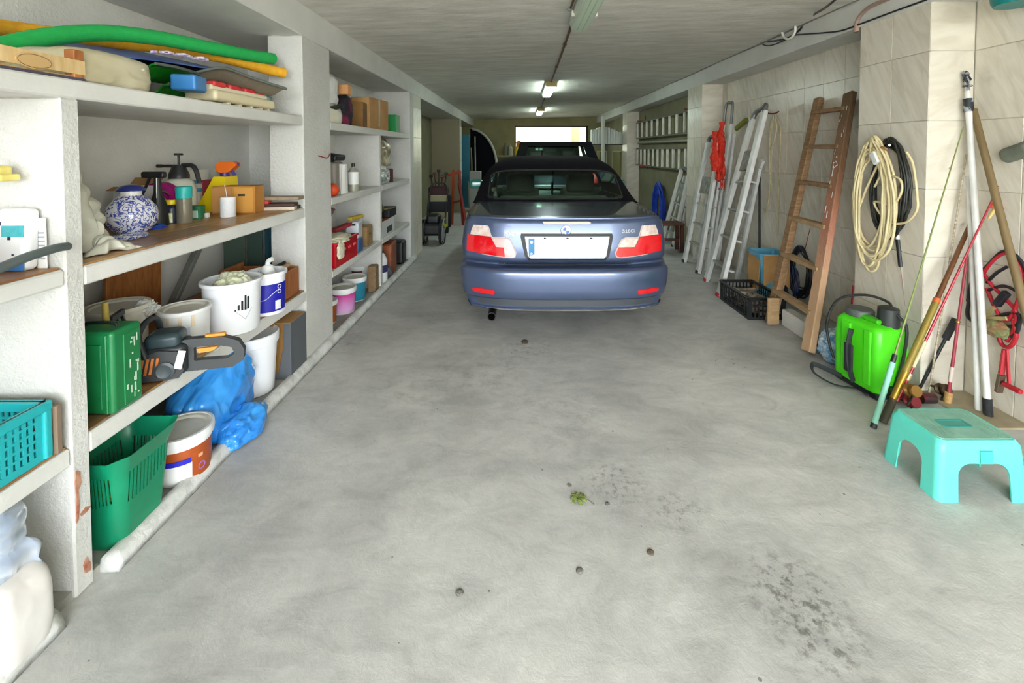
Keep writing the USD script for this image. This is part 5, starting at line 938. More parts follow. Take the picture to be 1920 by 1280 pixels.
# ================================================================ THE RIGHT WALL
ALU = mat('brushed_aluminium', 'dededa', .42, .15, h2='cfcfca', sc=12.); RFOOT = mat('red_foot', 'b4303c', .6); BFOOT = mat('black_foot', '26282a', .7)
OLDW = mat('old_ladder_wood', '977552', .8, h2='7d5e3f', sc=4., det=7., stretch=(3., 3., 14.), bump=.3, bsc=40., lo=.4, hi=.62); OLDW2 = mat('old_ladder_wood_red', 'a4684a', .75, h2='8a5238', sc=4., det=6., stretch=(3., 3., 10.), bump=.3, bsc=40.)
OLDP = mat('pale_ladder_wood', 'b0916a', .8, h2='977852', sc=4., det=6., stretch=(3., 3., 10.), bump=.3, bsc=40.); PSPL = mat('white_paint_splash', 'e0ddd4', .7)
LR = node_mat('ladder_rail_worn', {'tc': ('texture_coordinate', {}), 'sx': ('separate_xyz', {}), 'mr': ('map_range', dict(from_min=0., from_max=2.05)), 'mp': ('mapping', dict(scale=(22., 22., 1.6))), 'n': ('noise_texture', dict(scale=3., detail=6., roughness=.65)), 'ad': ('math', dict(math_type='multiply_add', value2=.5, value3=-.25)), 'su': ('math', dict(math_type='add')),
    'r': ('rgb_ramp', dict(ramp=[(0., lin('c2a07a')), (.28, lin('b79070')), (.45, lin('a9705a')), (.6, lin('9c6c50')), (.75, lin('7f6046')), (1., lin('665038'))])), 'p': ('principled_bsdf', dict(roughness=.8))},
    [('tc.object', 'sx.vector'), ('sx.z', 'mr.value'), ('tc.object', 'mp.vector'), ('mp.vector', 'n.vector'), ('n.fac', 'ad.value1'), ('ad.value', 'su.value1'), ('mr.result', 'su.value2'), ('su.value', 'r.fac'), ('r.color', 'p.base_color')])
# step stool
zs = float(ay(1772, 828, 1.95)[2]); FL, FR, BLc = az(1762, 828, zs), az(1922, 829, zs), az(1682, 763, zs); sw, sdp = abs(FR[0] - FL[0]), abs(BLc[1] - FL[1])
ST = mat('mint_plastic', '63d9c4', .4, h2='5bcfba', sc=4.); STT = mat('scuffed_mint_top', '8dbcaa', .6, h2='7cab99', sc=12.)
sc_ = ((FL + FR) / 2 + (0, sdp / 2, 0)); stl = thing('step_stool', 'mint green plastic step stool on the concrete floor', 'step stool', (sc_[0], sc_[1], 0), rz=0.0)
o_, i_ = [], []
for z in np.linspace(0, zs, 12):
    f_ = 1 - z / zs; e = .022 * f_ - (.012 * max(0, (z / zs - .9) / .1) ** 2); o_.append(ring_sq(sw / 2 + e, sdp / 2 + e, z, .03)); i_.append(ring_sq(sw / 2 + e - .006, sdp / 2 + e - .006, min(z, zs - .008), .026))
allr = o_ + [ring_sq(.001, .001, zs, .0005), ring_sq(.001, .001, zs - .008, .0005)] + i_[::-1]
m = loft(allr + [allr[0]]); m.merge_vertices()
def archp(hw, top, r): return Polygon([(-hw - .012, -.2), (hw + .012, -.2), (hw - .004, top), (-hw + .004, top)]).buffer(-.055).buffer(.055)
m = cut(m, ext(archp(sw / 2 - .07, zs * .64, .045), 2 * sdp, 'xz', -sdp), ext(archp(sdp / 2 - .07, zs * .64, .04), 2 * sw, 'yz', -sw))
part(stl, 'body', m, ST, 40)
hole_ = sbox(-.055, -.02, .055, .02).buffer(.008); part(stl, 'tread', ext(Polygon(ring_sq(sw / 2 - .022, sdp / 2 - .022, 0, .02)[:, :2]).difference(hole_), .003, 'xy', zs - .001), STT, False)
part(stl, 'grip', ext(hole_.buffer(.003).difference(hole_.buffer(-.006)), .004, 'xy', zs), mat('teal_grip', '2f9c92', .4), False); part(stl, 'grip_slot', ext(hole_.buffer(-.004), .002, 'xy', zs), mat('deep_teal', '4d9c90', .5), False)
part(stl, 'tread_ribs', [bb((x - .0012, -sdp / 2 + .03, zs + .0015), (x + .0012, sdp / 2 - .03, zs + .0035), 0) for x in np.linspace(-sw / 2 + .04, sw / 2 - .04, 22) if abs(x) > .07], STT, False, kind='stuff')
part(stl, 'tape_patch', tf(bb((-.025, -.001, -.035), (.03, .001, .02), .0003), (.01, -sdp / 2 - .0085, zs * .78), rx=-.06), mat('tape_mint', '45c2ad', .3), False)
# green backpack sprayer
GSP = mat('lime_plastic', '4fd818', .35, h2='45cc12', sc=3.)
sx0, sy0 = 2.245, 2.90; gs = thing('backpack_sprayer', 'lime green backpack sprayer with black straps standing by the tiled pillar', 'sprayer', (sx0, sy0, 0), rz=math.radians(8))
body_ = loft([ring_sq(w, d, z, r) for w, d, z, r in ((.0005, .0005, .03, .0002), (.105, .15, .03, .03), (.115, .165, .05, .04), (.118, .168, .30, .04), (.112, .162, .41, .04), (.09, .14, .44, .04), (.0005, .0005, .445, .0002))])
part(gs, 'tank', body_, GSP, 50); part(gs, 'tank_rib', [rbox((-.116, .06, .24), (.02, .07, .34), .009)], GSP, 50); part(gs, 'tank_rib', rbox((-.114, -.095, .24), (.02, .05, .34), .009), GSP, 50)
part(gs, 'base', rbox((0, 0, .02), (.22, .32, .04), .012), BLACK, 50); part(gs, 'lid', lathe([(0, .44), (.075, .44), (.08, .445), (.08, .475), (.07, .485), (0, .485)], 36, (-.005, .075, 0)), mat('lid_charcoal', '4d5450', .5), 45)
part(gs, 'pressure_cap', lathe([(0, .42), (.058, .42), (.06, .43), (.055, .54), (.03, .55), (0, .55)], 32, (.03, -.09, 0)), mat('cap_charcoal', '2b302d', .5), 45); part(gs, 'handle', rbox((-.03, .0, .455), (.05, .2, .03), .012), mat('lime_dark', '3fae18', .4), 50)
part(gs, 'strap', tube([(-.128, .01, .38), (-.15, .005, .30), (-.155, .0, .2), (-.145, -.01, .10), (-.125, -.01, .05)], .018, 10, 5, flat=(.35, 1.)), mat('black_webbing', '24282a', .8), 50); part(gs, 'strap_pad', rbox((-.155, .0, .20), (.016, .06, .18), .007), mat('black_webbing', '24282a', .8), 50)
part(gs, 'strap', tube([(-.11, .09, .03), (-.18, .14, .06), (-.24, .19, .075), (-.27, .14, .04), (-.22, .03, .015), (-.12, -.05, .02), (-.13, -.12, .02)], .016, 10, 5, flat=(.3, 1.)), mat('black_webbing', '24282a', .8), 50)
part(gs, 'hose', tube([(.04, -.1, .52), (.06, -.06, .565), (.0, .05, .58), (-.1, .15, .52), (-.14, .19, .36), (-.13, .18, .22), (-.11, .16, .12)], .008, 10, 6), BLACK); part(gs, 'hose', tube([(.03, -.14, .52), (.05, -.19, .45), (.03, -.19, .25), (.0, -.17, .08)], .009, 10, 6), BLACK)
part(gs, 'outlet', rbox((.0, -.175, .06), (.08, .04, .06), .012), BLACK, 50)
single('netting_bundle', 'crumpled blue and white netting bundle between the wooden ladder and the green sprayer', 'netting', blob((2.30, 3.26, 0), (.13, .13, .24), .18, 4., 51, 5, .7), mat('blue_netting', '3f7fa8', .8, h2='c5d2d6', sc=26., bump=.8, bsc=60.), 60)
# wooden ladder
wl_ = thing('wooden_ladder', 'old brown double wooden ladder with paint splashes leaning on the tiled wall', 'ladder', (2.12, 3.6, 0), world=True)
Lf, Lt, Rf, Rt = az(1443, 608, 0.0), ax(1536, 184, 2.735), az(1515, 664, 0.0), ax(1594, 174, 2.72)
Lf[2] = Rf[2] = .02; off = np.array([.075, .03, 0])
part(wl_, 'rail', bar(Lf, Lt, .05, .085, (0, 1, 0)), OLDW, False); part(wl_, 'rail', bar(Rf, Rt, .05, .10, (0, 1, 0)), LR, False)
part(wl_, 'rear_rail', bar(Lf + off + (0, .05, .0), Lt + off * .5 + (0, .05, -.02), .045, .07, (0, 1, 0)), OLDP, False); part(wl_, 'rear_rail', bar(Rf + off + (0, .05, 0), Rt + off * .5 + (0, .05, -.05), .045, .07, (0, 1, 0)), OLDP, False)
for k in range(6):
    s = (1.87 - .32 * k) / 2.0; a, b = Lf + (Lt - Lf) * s, Rf + (Rt - Rf) * s; e = (b - a) * .03
    part(wl_, 'rung', bar(a + e * 0, b, .075, .035, (0, 0, 1)), OLDP if k > 2 else OLDW, False)
ey = (Rt - Rf) / np.linalg.norm(Rt - Rf); rg = random.Random(5)
nrm_ = np.cross(ey, (0, 1, 0)); nrm_ /= np.linalg.norm(nrm_); nrm_ = nrm_ * (1 if nrm_[0] < 0 else -1)
part(wl_, 'paint_splash', [bar(p_ - ey * l_, p_ + ey * l_, .004 + .006 * rg.random(), .0015, nrm_) for s in (.66, .68, .73, .75, .82, .84, .88, .9, .93, .58, .52, .5, .45, .62) for l_ in (.008 + .02 * rg.random(),) for p_ in (Rf + (Rt - Rf) * s + nrm_ * .026 + np.array([0, rg.uniform(-.035, .035), 0]),)], PSPL, False, kind='stuff')
q = Rf + (Rt - Rf) * .70 + nrm_ * .0262; ez = np.cross(nrm_, ey)
part(wl_, 'chalk_mark', [bar(q + ey * a[1] * .018 + ez * a[0] * .018, q + ey * b[1] * .018 + ez * b[0] * .018, .0045, .0018, nrm_) for a, b in (((-1, .3), (0, 1.6)), ((0, 1.6), (.6, .8)), ((.6, .8), (1.5, 1.2)), ((1.5, 1.2), (1.1, -.3)), ((1.1, -.3), (1.5, -1.2)), ((1.5, -1.2), (0, -1.6)), ((0, -1.6), (-.6, -.8)), ((-.6, -.8), (-1.5, -.9)), ((-1.5, -.9), (-1.1, 0)), ((-1.1, 0), (-1, .3)))], PSPL, False, kind='stuff')
part(wl_, 'foot_plate', bx(Lf + (.0, -.05, .115), (.10, .02, .23), .003), OLDP, False)
single('foam_block', 'white foam block on the floor behind the wooden ladder', 'block', bb((2.28, 3.62, 0), (2.38, 3.95, .14), .006), mat('foam_white', 'd6d3cb', .9, bump=.5, bsc=60.), False)
# aluminium stepladders
def stepladder(lab, fl, fr, tl, tr, steps, rl, rr, plat, hoop=.06, foot=RFOOT, rail=.044):
    """Folded stepladder: feet and tops of the two front rails, height fractions of the steps, rear legs, platform fraction."""
    t = thing('stepladder', lab, 'stepladder', tuple((fl + fr) / 2), world=True)
    out = np.array([-.0, 0, 0])
    for a, b in ((fl, tl), (fr, tr)):
        part(t, 'rail', bar(a, b, rail, .075 * rail / .044, (0, 1, 0)), ALU, False); d = (b - a) / np.linalg.norm(b - a); part(t, 'foot', bar(a - d * .01, a + d * .035, rail * 1.3, .07, (0, 1, 0)), foot, False)
    for a, b in (rl, rr): part(t, 'rear_leg', bar(a, b, .034, .05, (0, 1, 0)), ALU, False); d = (b - a) / np.linalg.norm(b - a); part(t, 'foot', bar(a - d * .01, a + d * .03, .028, .05, (0, 1, 0)), foot, False)
    for s in steps:
        a, b = fl + (tl - fl) * s, fr + (tr - fr) * s; c = np.array([.045, 0, -.01]); part(t, 'step', bar(a + c, b + c, .10, .022, (0.25, 0, 1)), mat('step_grey', 'a9a9a2', .5, .1), False)
    a, b = fl + (tl - fl) * plat, fr + (tr - fr) * plat; part(t, 'platform', bar(a + (.03, 0, .08), b + (.03, 0, .08), .03, .22, ((tl - fl) / np.linalg.norm(tl - fl))), mat('platform_grey', '9a9c98', .5, .1, h2='76705c', sc=20.), False)
    part(t, 'top_hoop', tube([tl - (tl - fl) * .01, tl + (.02, -.02, hoop), (tl + tr) / 2 + (.04, 0, hoop * 1.1), tr + (.02, .02, hoop), tr - (tr - fr) * .01], rail * .55, 10, 5), mat('hoop_grey', '7b7d7c', .4, .5)); return t
A = (az(1324, 527), az(1348, 555), ax(1412, 222, 2.56), ax(1434, 207, 2.56))
stepladder('tall white aluminium stepladder folded against the tiled wall, nearest the wooden ladder', *A, (.14, .30, .46, .62), (az(1364, 505) + (.02, .1, 0), ax(1430, 300, 2.66)), (az(1381, 527), ax(1424, 315, 2.60)), .70)
Bq = (az(1283, 491), az(1309, 512), ax(1328, 266, 2.52), ax(1351, 262, 2.5))
stepladder('worn aluminium stepladder with a grey platform in front of the red netting bag', *Bq, (.18, .34, .50), (az(1302, 487), ax(1336, 330, 2.58)), (az(1324, 508), ax(1349, 325, 2.56)), .60, foot=BFOOT)
Cq = (az(1318, 482), az(1332, 492), ax(1357, 232, 2.62), ax(1371, 232, 2.62))
stepladder('narrow aluminium stepladder with a tall grey hoop behind the red netting bag', *Cq, (.2, .4), (az(1338, 487), ax(1372, 260, 2.7)), (az(1345, 497), ax(1376, 250, 2.68)), .55, hoop=.24, foot=RFOOT, rail=.032)
Dq = (az(1240, 455), az(1262, 462), ax(1278, 318, 2.55), ax(1291, 330, 2.55))
stepladder('small aluminium stepladder beside the blue hose', *Dq, (.18, .38, .58), (az(1252, 452), ax(1284, 330, 2.62)), (az(1275, 460), ax(1293, 345, 2.6)), .70, hoop=.03, foot=BFOOT)
nb = thing('netting_bag', 'bright red mesh netting hanging from the tall hooped stepladder', 'netting', tuple(ay(1352, 260, 5.5)), world=True); REDN = mat('red_mesh', 'd8341c', .7, h2='b8240f', sc=40., bump=.5, bsc=90.)
cN = ay(1352, 280, 5.5); part(nb, 'net', hang(cN + (0, 0, .33), .70, .045, .085, .8, 61, amp=.3), REDN, 60); part(nb, 'net', hang(cN + (-.07, .02, .22), .48, .04, .075, .7, 62, amp=.3), REDN, 60)
part(nb, 'cord', [tube([cN + (.02 * k, 0, -.36), cN + (.01 + .02 * k, .01, -.44), cN + (.03 * k - .02, 0, -.48)], .006, 6, 4) for k in range(3)], REDN, kind='stuff')
# things beside the stepladders
single('broom', 'black broom handle standing in the blue bin', 'pole', cyl(ax(1424, 470, 2.62), ax(1424, 330, 2.72), .012), BLACK)
single('hand_brush', 'olive brush hanging on the tiled wall behind the tall stepladder', 'brush', tf(rbox((0, 0, 0), (.05, .30, .06), .02), ax(1390, 233, 2.74), rx=-.35), mat('olive_brush', '7d8034', .8), 60)
rp_ = thing('rope', 'pale rope looped over a red hook on the tiled wall', 'rope', tuple(ax(1452, 215, 2.76)), world=True); RP = mat('pale_rope', 'cfc3a0', .9, h2='b8aa84', sc=40., bump=.4, bsc=200.)
wp = lambda x, y, X=2.765: ax(x, y, X)
part(rp_, 'strand', tube([wp(1452, 216), wp(1445, 235), wp(1443, 290), wp(1444, 340), wp(1441, 375), wp(1436, 400)], .009, 8, 6), RP); part(rp_, 'strand', tube([wp(1454, 216), wp(1463, 240), wp(1462, 300), wp(1460, 370), wp(1459, 440)], .007, 8, 6), RP); part(rp_, 'strand', tube([wp(1453, 216), wp(1456, 240), wp(1450, 268), wp(1443, 280), wp(1445, 250), wp(1451, 218)], .008, 8, 6), RP)
part(rp_, 'hook', [tube([wp(1438, 205, 2.782), wp(1440, 212, 2.74), wp(1452, 213, 2.72), wp(1460, 209, 2.70)], .008, 8, 5)], mat('rust_red', '8f3a2e', .7))
bn = thing('waste_bin', 'light blue plastic bin with cardboard behind the black crate', 'bin', (2.54, 4.66, 0)); SKY = mat('pool_blue_plastic', '6fb3d0', .45, h2='5aa2c2', sc=6.)
part(bn, 'body', loft([ring_sq(.0005, .0005, .01, .0002), ring_sq(.10, .10, .01, .03), ring_sq(.14, .14, .46, .04), ring_sq(.152, .152, .475, .04), ring_sq(.152, .152, .49, .04), ring_sq(.132, .132, .49, .035), ring_sq(.095, .095, .03, .03), ring_sq(.0005, .0005, .03, .0002)]), SKY, 45)
single('cardboard_sheet', 'torn brown cardboard leaning against the blue bin', 'cardboard', tf(ext(Polygon([(-.12, 0), (.1, .02), (.12, .32), (.0, .33), (-.12, .3)]), .006, 'yz', 0), (2.375, 4.66, .12), ry=.06), CARD, False)
single('cardboard_sheet', 'brown cardboard scrap sticking out of the blue bin rim', 'cardboard', tf(ext(Polygon([(-.13, .05), (.02, .14), (.13, .02), (.13, .36), (-.13, .36)]), .006, 'xz', 0), (2.54, 4.49, .12), rx=-.05), CARD, False)
bk = thing('black_crate', 'black slotted plastic crate full of scrap on the floor by the wooden ladder', 'crate', (2.215, 4.36, 0)); BC = mat('crate_black', '17191b', .45)
cw, cl, ch = .33, .58, .20; sd = slotted(cl, ch, 14, 3, .004); ed = slotted(cw, ch, 8, 3, .004)
for s_ in (-1, 1): part(bk, 'slotted_side', tf(ext(sd, .006, 'yz', -.003), (s_ * cw / 2, -cl / 2, 0)), BC, False); part(bk, 'slotted_end', tf(ext(ed, .006, 'xz', -.003), (-cw / 2, s_ * cl / 2, 0)), BC, False)
part(bk, 'base', bb((-cw / 2, -cl / 2, 0), (cw / 2, cl / 2, .01)), BC); part(bk, 'rim', [bb((s_ * cw / 2 - .012, -cl / 2, ch - .02), (s_ * cw / 2 + .012, cl / 2, ch)) for s_ in (-1, 1)] + [bb((-cw / 2, s_ * cl / 2 - .012, ch - .02), (cw / 2, s_ * cl / 2 + .012, ch)) for s_ in (-1, 1)], BC)
single('scrap', 'mixed brown and grey scrap pieces filling the black crate', 'scrap', [tf(bx((0, 0, 0), (.05 + .1 * rg.random(), .03 + .03 * rg.random(), .03), .006), (2.215 + rg.uniform(-.1, .1), 4.36 + rg.uniform(-.22, .22), .03 + .135 * rg.random()), rz=rg.uniform(0, 3), rx=rg.uniform(-.3, .3)) for _ in range(46)], mat('scrap_mix', '6d5a48', .7, h2='a39a8e', sc=9.), False, kind='stuff')
# coils
def coil(c, ex, ey_, rx_, ry_, n, r, jit, seed, lobes=0., k=28):
    rg_ = np.random.default_rng(seed); P = []
    for i in range(n):
        a0, sx_, sy_, dx, dy = rg_.uniform(-.3, .3), 1 + jit * rg_.uniform(-1, 1), 1 + jit * rg_.uniform(-1, 1), jit * rx_ * rg_.uniform(-1, 1), -jit * ry_ * rg_.uniform(0, 1.4)
        for a in np.linspace(0, 2 * math.pi, k, endpoint=False):
            P.append(np.asarray(c) + np.asarray(ex) * (rx_ * sx_ * math.sin(a) * (1 - .18 * math.cos(a)) + dx * math.sin(a / 2) ** 2) + np.asarray(ey_) * (ry_ * sy_ * math.cos(a) + (dy if math.cos(a) < 0 else 0) * -math.cos(a)) + np.array([rg_.uniform(-1, 1) * r * .6, 0, 0]) + np.array([-.012 - .010 * (i % 3), 0, 0]))
    return tube(np.array(P), r, 8, 2)
hc = thing('extension_lead', 'cream extension cord coiled on the tiled pillar over the black hose', 'extension cord', tuple(ax(1655, 275, 2.49)), world=True); CRC = mat('cream_cable', 'e2d3a6', .5, h2='d6c595', sc=9.)
pc = ax(1655, 362, 2.495)
part(hc, 'coil', coil(pc + (-.03, .03, -.03), (0, -1, 0), (0, 0, 1), .16, .34, 9, .0082, .30, 2), CRC, 60)
part(hc, 'coil', tube([ax(x, y, 2.45) for x, y in ((1655, 290), (1622, 360), (1606, 420), (1620, 458), (1640, 470), (1662, 452), (1680, 405), (1676, 330), (1660, 282))], .0078, 8, 8), CRC, 60); part(hc, 'coil', tube([ax(x, y, 2.445) for x, y in ((1640, 350), (1655, 328), (1686, 335), (1690, 360), (1672, 384), (1640, 378), (1650, 400), (1672, 418), (1700, 416), (1718, 396), (1720, 370), (1712, 310), (1700, 285))], .0075, 8, 8), CRC, 60)
part(hc, 'socket', tf(rbox((0, 0, 0), (.035, .05, .09), .01), ax(1641, 296, 2.43), rx=-.55), WHITE, 50); part(hc, 'tie', tube([ax(1648, 282, 2.45), ax(1655, 276, 2.43), ax(1664, 281, 2.44)], .008, 8, 4), mat('tie_brown', 'a87848', .7))
bh = thing('garden_hose', 'black hose coiled on the tiled pillar behind the cream cord', 'hose', tuple(ax(1680, 270, 2.5)), world=True)
part(bh, 'coil', coil(ax(1674, 345, 2.508), (0, -1, 0), (0, 0, 1), .135, .27, 10, .0085, .16, 7), mat('black_hose', '23241f', .45), 60); part(bh, 'hook', cyl(ax(1668, 272, 2.52), ax(1668, 272, 2.42), .008), STEELC)
cc = thing('cable_coil', 'black cable coil hanging behind the rungs of the wooden ladder', 'cable', tuple(ax(1505, 470, 2.74)), world=True)
part(cc, 'coil', coil(ax(1505, 505, 2.745), (0, -1, 0), (0, 0, 1), .14, .19, 9, .007, .22, 11), mat('black_cable', '1d1d24', .4), 60); part(cc, 'cord', tube([ax(1509, 468, 2.75), ax(1516, 440, 2.77), ax(1519, 428, 2.785)], .003, 6, 4), mat('rust_red', '8f3a2e', .7))
cc2 = thing('cable_coil', 'dark blue cable bundle low behind the wooden ladder', 'cable', tuple(ax(1487, 520, 2.72)), world=True); part(cc2, 'coil', coil(ax(1488, 532, 2.735), (0, -1, 0), (0, 0, 1), .09, .16, 8, .009, .3, 13), mat('navy_cable', '1c2c55', .4, h2='15181f', sc=9.), 60)
bhz = thing('garden_hose', 'bright blue hose coiled on the far right wall behind the car', 'hose', tuple(ax(1236, 380, 2.7)), world=True); part(bhz, 'coil', [coil(ax(1237, 385, 2.72), (0, -1, 0), (0, 0, 1), .30, .40, 12, .016, .22, 17), coil(ax(1237, 388, 2.66), (0, -1, 0), (0, 0, 1), .17, .30, 8, .016, .25, 18)], mat('royal_blue_hose', '1740b8', .4), 60, kind='stuff')
# jumper cables and what hangs near them
jc = thing('jumper_cables', 'red and black jumper cables hanging on the near right wall', 'jumper cables', tuple(ax(1880, 480, 2.77)), world=True); RC, KC = mat('red_cable', 'b81e2c', .45), mat('black_cable', '1d1d24', .4); w2 = lambda x, y, X=2.755: ax(x, y, X)
for pts, m_, r in ((((1830, 560), (1845, 510), (1875, 478), (1900, 480), (1915, 515), (1910, 560), (1890, 600), (1870, 585), (1850, 540)), RC, .010), (((1815, 565), (1822, 530), (1850, 500), (1885, 470), (1918, 495), (1926, 540), (1915, 600), (1890, 612), (1865, 600)), KC, .010), (((1846, 515), (1860, 535), (1885, 560), (1905, 585), (1900, 620), (1888, 640)), RC, .010), (((1850, 545), (1880, 536), (1905, 545), (1925, 560)), KC, .009), (((1855, 600), (1880, 590), (1910, 590), (1905, 625), (1880, 630), (1860, 615)), KC, .010), (((1900, 600), (1905, 630), (1893, 650), (1878, 645), (1872, 625)), RC, .011), (((1818, 560), (1814, 590), (1826, 605)), KC, .010), (((1888, 500), (1868, 512), (1850, 530)), KC, .009)):
    part(jc, 'cable', tube([w2(*p_) for p_ in pts], r, 8, 7), m_, 60)
part(jc, 'clamp', bar(w2(1884, 655, 2.73), w2(1877, 702, 2.72), .022, .022), RC); part(jc, 'clamp', bar(w2(1888, 655, 2.73), w2(1892, 718, 2.72), .012, .016), RC); part(jc, 'clamp_jaw', bar(w2(1878, 702, 2.72), w2(1872, 735, 2.72), .035, .02), mat('old_copper', '6e5a4a', .5, .5)); part(jc, 'clamp', rbox(w2(1898, 727, 2.72), (.03, .10, .026), .011), RC, 50)
part(jc, 'clamp', bar(w2(1868, 572, 2.73), w2(1888, 548, 2.73), .03, .035), KC); part(jc, 'clamp_jaw', [bar(w2(1845, 595, 2.73), w2(1864, 576, 2.73), .012, .02), bar(w2(1850, 596, 2.73), w2(1888, 597, 2.73), .010, .02)], mat('brass_jaw', 'd0c08a', .4, .6))
single('work_glove', 'brown crumpled glove behind the jumper cables', 'glove', blob(w2(1868, 628, 2.74), (.05, .07, .09), .2, 2., 71, 4, .5), mat('brown_glove', '8a5a3c', .8, h2='6d8a5a', sc=9.), 60)
single('headlamp_hood', 'grey-green rounded plastic hood fixed to the near right wall', 'hood', tf(rbox((0, 0, 0), (.07, .17, .085), .033), ax(1908, 285, 2.74), rx=-.35), mat('grey_green_plastic', '6f7465', .5, h2='5b6054', sc=9.), 60)
single('hanging_pot', 'teal pot hanging at the top right picture corner', 'pot', lathe([(0, 0), (.10, 0), (.11, .02), (.13, .2), (.125, .2), (.1, .02), (0, .012)], 32, ax(1912, 8, 2.62)), mat('teal_pot', '12807c', .4))
# poles and rods in the corner
def lean(b, z, t, Y): return az(b[0], b[1], z), ay(t[0], t[1], Y)
ep = thing('extension_pole', 'white telescopic extension pole with a black clamp leaning in the corner', 'pole', tuple(az(1853, 782)), world=True); p0, p1 = az(1853, 782), ax(1812, 140, 2.72); f_ = lambda s: p0 + (p1 - p0) * s; WP = mat('white_tube', 'e2e1dc', .4, h2='d0cfca', sc=6.)
part(ep, 'tube', cyl(f_(.05), f_(.93), .0175, .016, 20), WP, 50); part(ep, 'inner_tube', cyl(f_(.90), f_(.98), .012, n=16), WP, 50); part(ep, 'grip', cyl(p0, f_(.052), .022, n=20), mat('ribbed_black', '202225', .7, bump=.5, bsc=200.), 50); part(ep, 'collar', [cyl(f_(.885), f_(.925), .024, n=14)], mat('clamp_black', '23252a', .5, h2='9aa0a6', sc=30., lo=.5, hi=.6))
part(ep, 'clamp', [tf(trimesh.creation.torus(.017, .006, 16, 10), f_(.965 + .012 * k) + (.004 * (-1) ** k, 0, 0), rx=.5 * k, ry=.9 * (k % 2)) for k in range(4)] + [cyl(f_(.95), f_(1.0), .012)], mat('clamp_black', '23252a', .5, h2='9aa0a6', sc=30., lo=.5, hi=.6), kind='stuff')
p0, p1 = az(1834, 772), ax(1816, 330, 2.73); single('extension_pole', 'shorter white pole standing left of the telescopic one', 'pole', cyl(p0 + (0, 0, .012), p1, .0155, .0135, 20), WP, 50)
p0, p1 = az(2003, 900), ax(1825, 206, 2.745); single('wooden_pole', 'long brown wooden pole slanting across the near right wall', 'pole', cyl(p0 + (0, 0, .012), p1, .0195, .0185, 18), mat('varnished_pole', '7d6844', .6, h2='6b5837', sc=4., stretch=(2., 2., .5)), 50)
def rod(name, lab, b, z, t, Y, r0, r1, m_, parts, cat_='fishing rod'):
    p0, p1 = lean(b, z, t, Y); f_ = lambda s: p0 + (p1 - p0) * s; T = thing(name, lab, cat_, tuple(p0), world=True); part(T, 'blank', cyl(p0, p1, r0, r1, 10), m_, 50)
    for nm, s0, s1, r, mm in parts:
        if nm == 'eye': part(T, 'guide_ring', [tf(trimesh.creation.torus(.007, .0015, 10, 6), f_(s) + (-.012, -.008, 0), rx=math.pi / 2) for s in (s0,)], mm)
        elif nm == 'reel': part(T, 'reel', [tf(lathe([(0, -.03), (.032, -.03), (.034, -.02), (.022, -.01), (.022, .012), (.034, .02), (.03, .03), (0, .03)], 24), f_(s0) + (.035, -.05, 0), rx=1.2)], mm); part(T, 'reel_foot', bar(f_(s0), f_(s0) + (.025, -.035, 0), .012, .012), mm); part(T, 'reel_handle', [tube([f_(s0) + (.035, -.05, -.03), f_(s0) + (.0, -.075, -.05), f_(s0) + (-.02, -.08, -.07)], .005, 8, 3)], BLACK)
        else: part(T, nm, cyl(f_(s0), f_(s1), r, r, 14), mm, 50)
    return T
AQ = mat('aqua_grip', '8fd0b8', .5); OLV = mat('olive_blank', '7d8a4e', .4); GLD = mat('gold_metal', 'b8923a', .3, .8); BRN = mat('brown_lacquer', '6d4424', .35, h2='5a361a', sc=8.); RDL = mat('red_lacquer', 'b01c30', .35, coat=.4); BRS = mat('olive_brass', '8f7c36', .4, .3)
rod('fishing_rod', 'green fishing rod with an aqua grip standing left of the mint stool', (1637, 802), 0.0, (1806, 238), 2.80, .0065, .003, OLV, [('grip', .012, .20, .0135, AQ), ('butt_cap', 0, .014, .015, BLACK), ('ferrule', .20, .225, .012, BLACK), ('eye', .62, 0, 0, STEELC), ('eye', .85, 0, 0, STEELC)])
rod('fishing_rod', 'thick brass-brown fishing rod with a gold reel seat leaning in the corner', (1655, 792), .0, (1820, 418), 2.79, .0155, .012, BRN, [('grip', .0, .10, .02, mat('dark_olive', '3f3d2c', .6)), ('reel_seat', .11, .24, .017, GLD), ('grip', .24, .58, .0175, BRS), ('ring', .58, .60, .018, mat('ring_orange', 'd0602a', .4)), ('ring', .46, .47, .0185, GLD), ('reel', .17, 0, 0, mat('reel_gold', '8f6a30', .35, .6))])
rod('fishing_rod', 'bright red fishing rod with an orange lure at its tip', (1682, 752), 0.03, (1874, 346), 2.68, .008, .005, RDL, [('ferrule', .10, .13, .013, mat('pale_brass', 'd8c08a', .35, .6)), ('wrap', .16, .28, .0095, mat('pale_brass2', 'd9c49a', .4)), ('eye', .62, 0, 0, STEELC), ('reel', .02, 0, 0, mat('reel_maroon', '7d1c24', .35, .3))])
lp = ay(1857, 392, 2.69); lu = thing('fishing_lure', 'orange and cream lure hooked near the tip of the red rod', 'lure', tuple(lp), world=True); part(lu, 'body', tf(lathe([(0, -.05), (.008, -.03), (.010, 0), (.008, .02), (0, .03)], 14), lp + (-.01, -.02, -.02), rx=0, ry=.5), mat('lure_cream', 'e0c47a', .4), 50); part(lu, 'head', tf(trimesh.creation.icosphere(2, .017), lp + (.0, -.02, .02)), mat('lure_orange', 'e8642a', .4), True); part(lu, 'hook', tube([ay(1870, 350, 2.67), ay(1880, 346, 2.67), ay(1881, 338, 2.67), ay(1873, 338, 2.67)], .0025, 6, 4), mat('hook_dark', '6a2a2a', .4, .5))
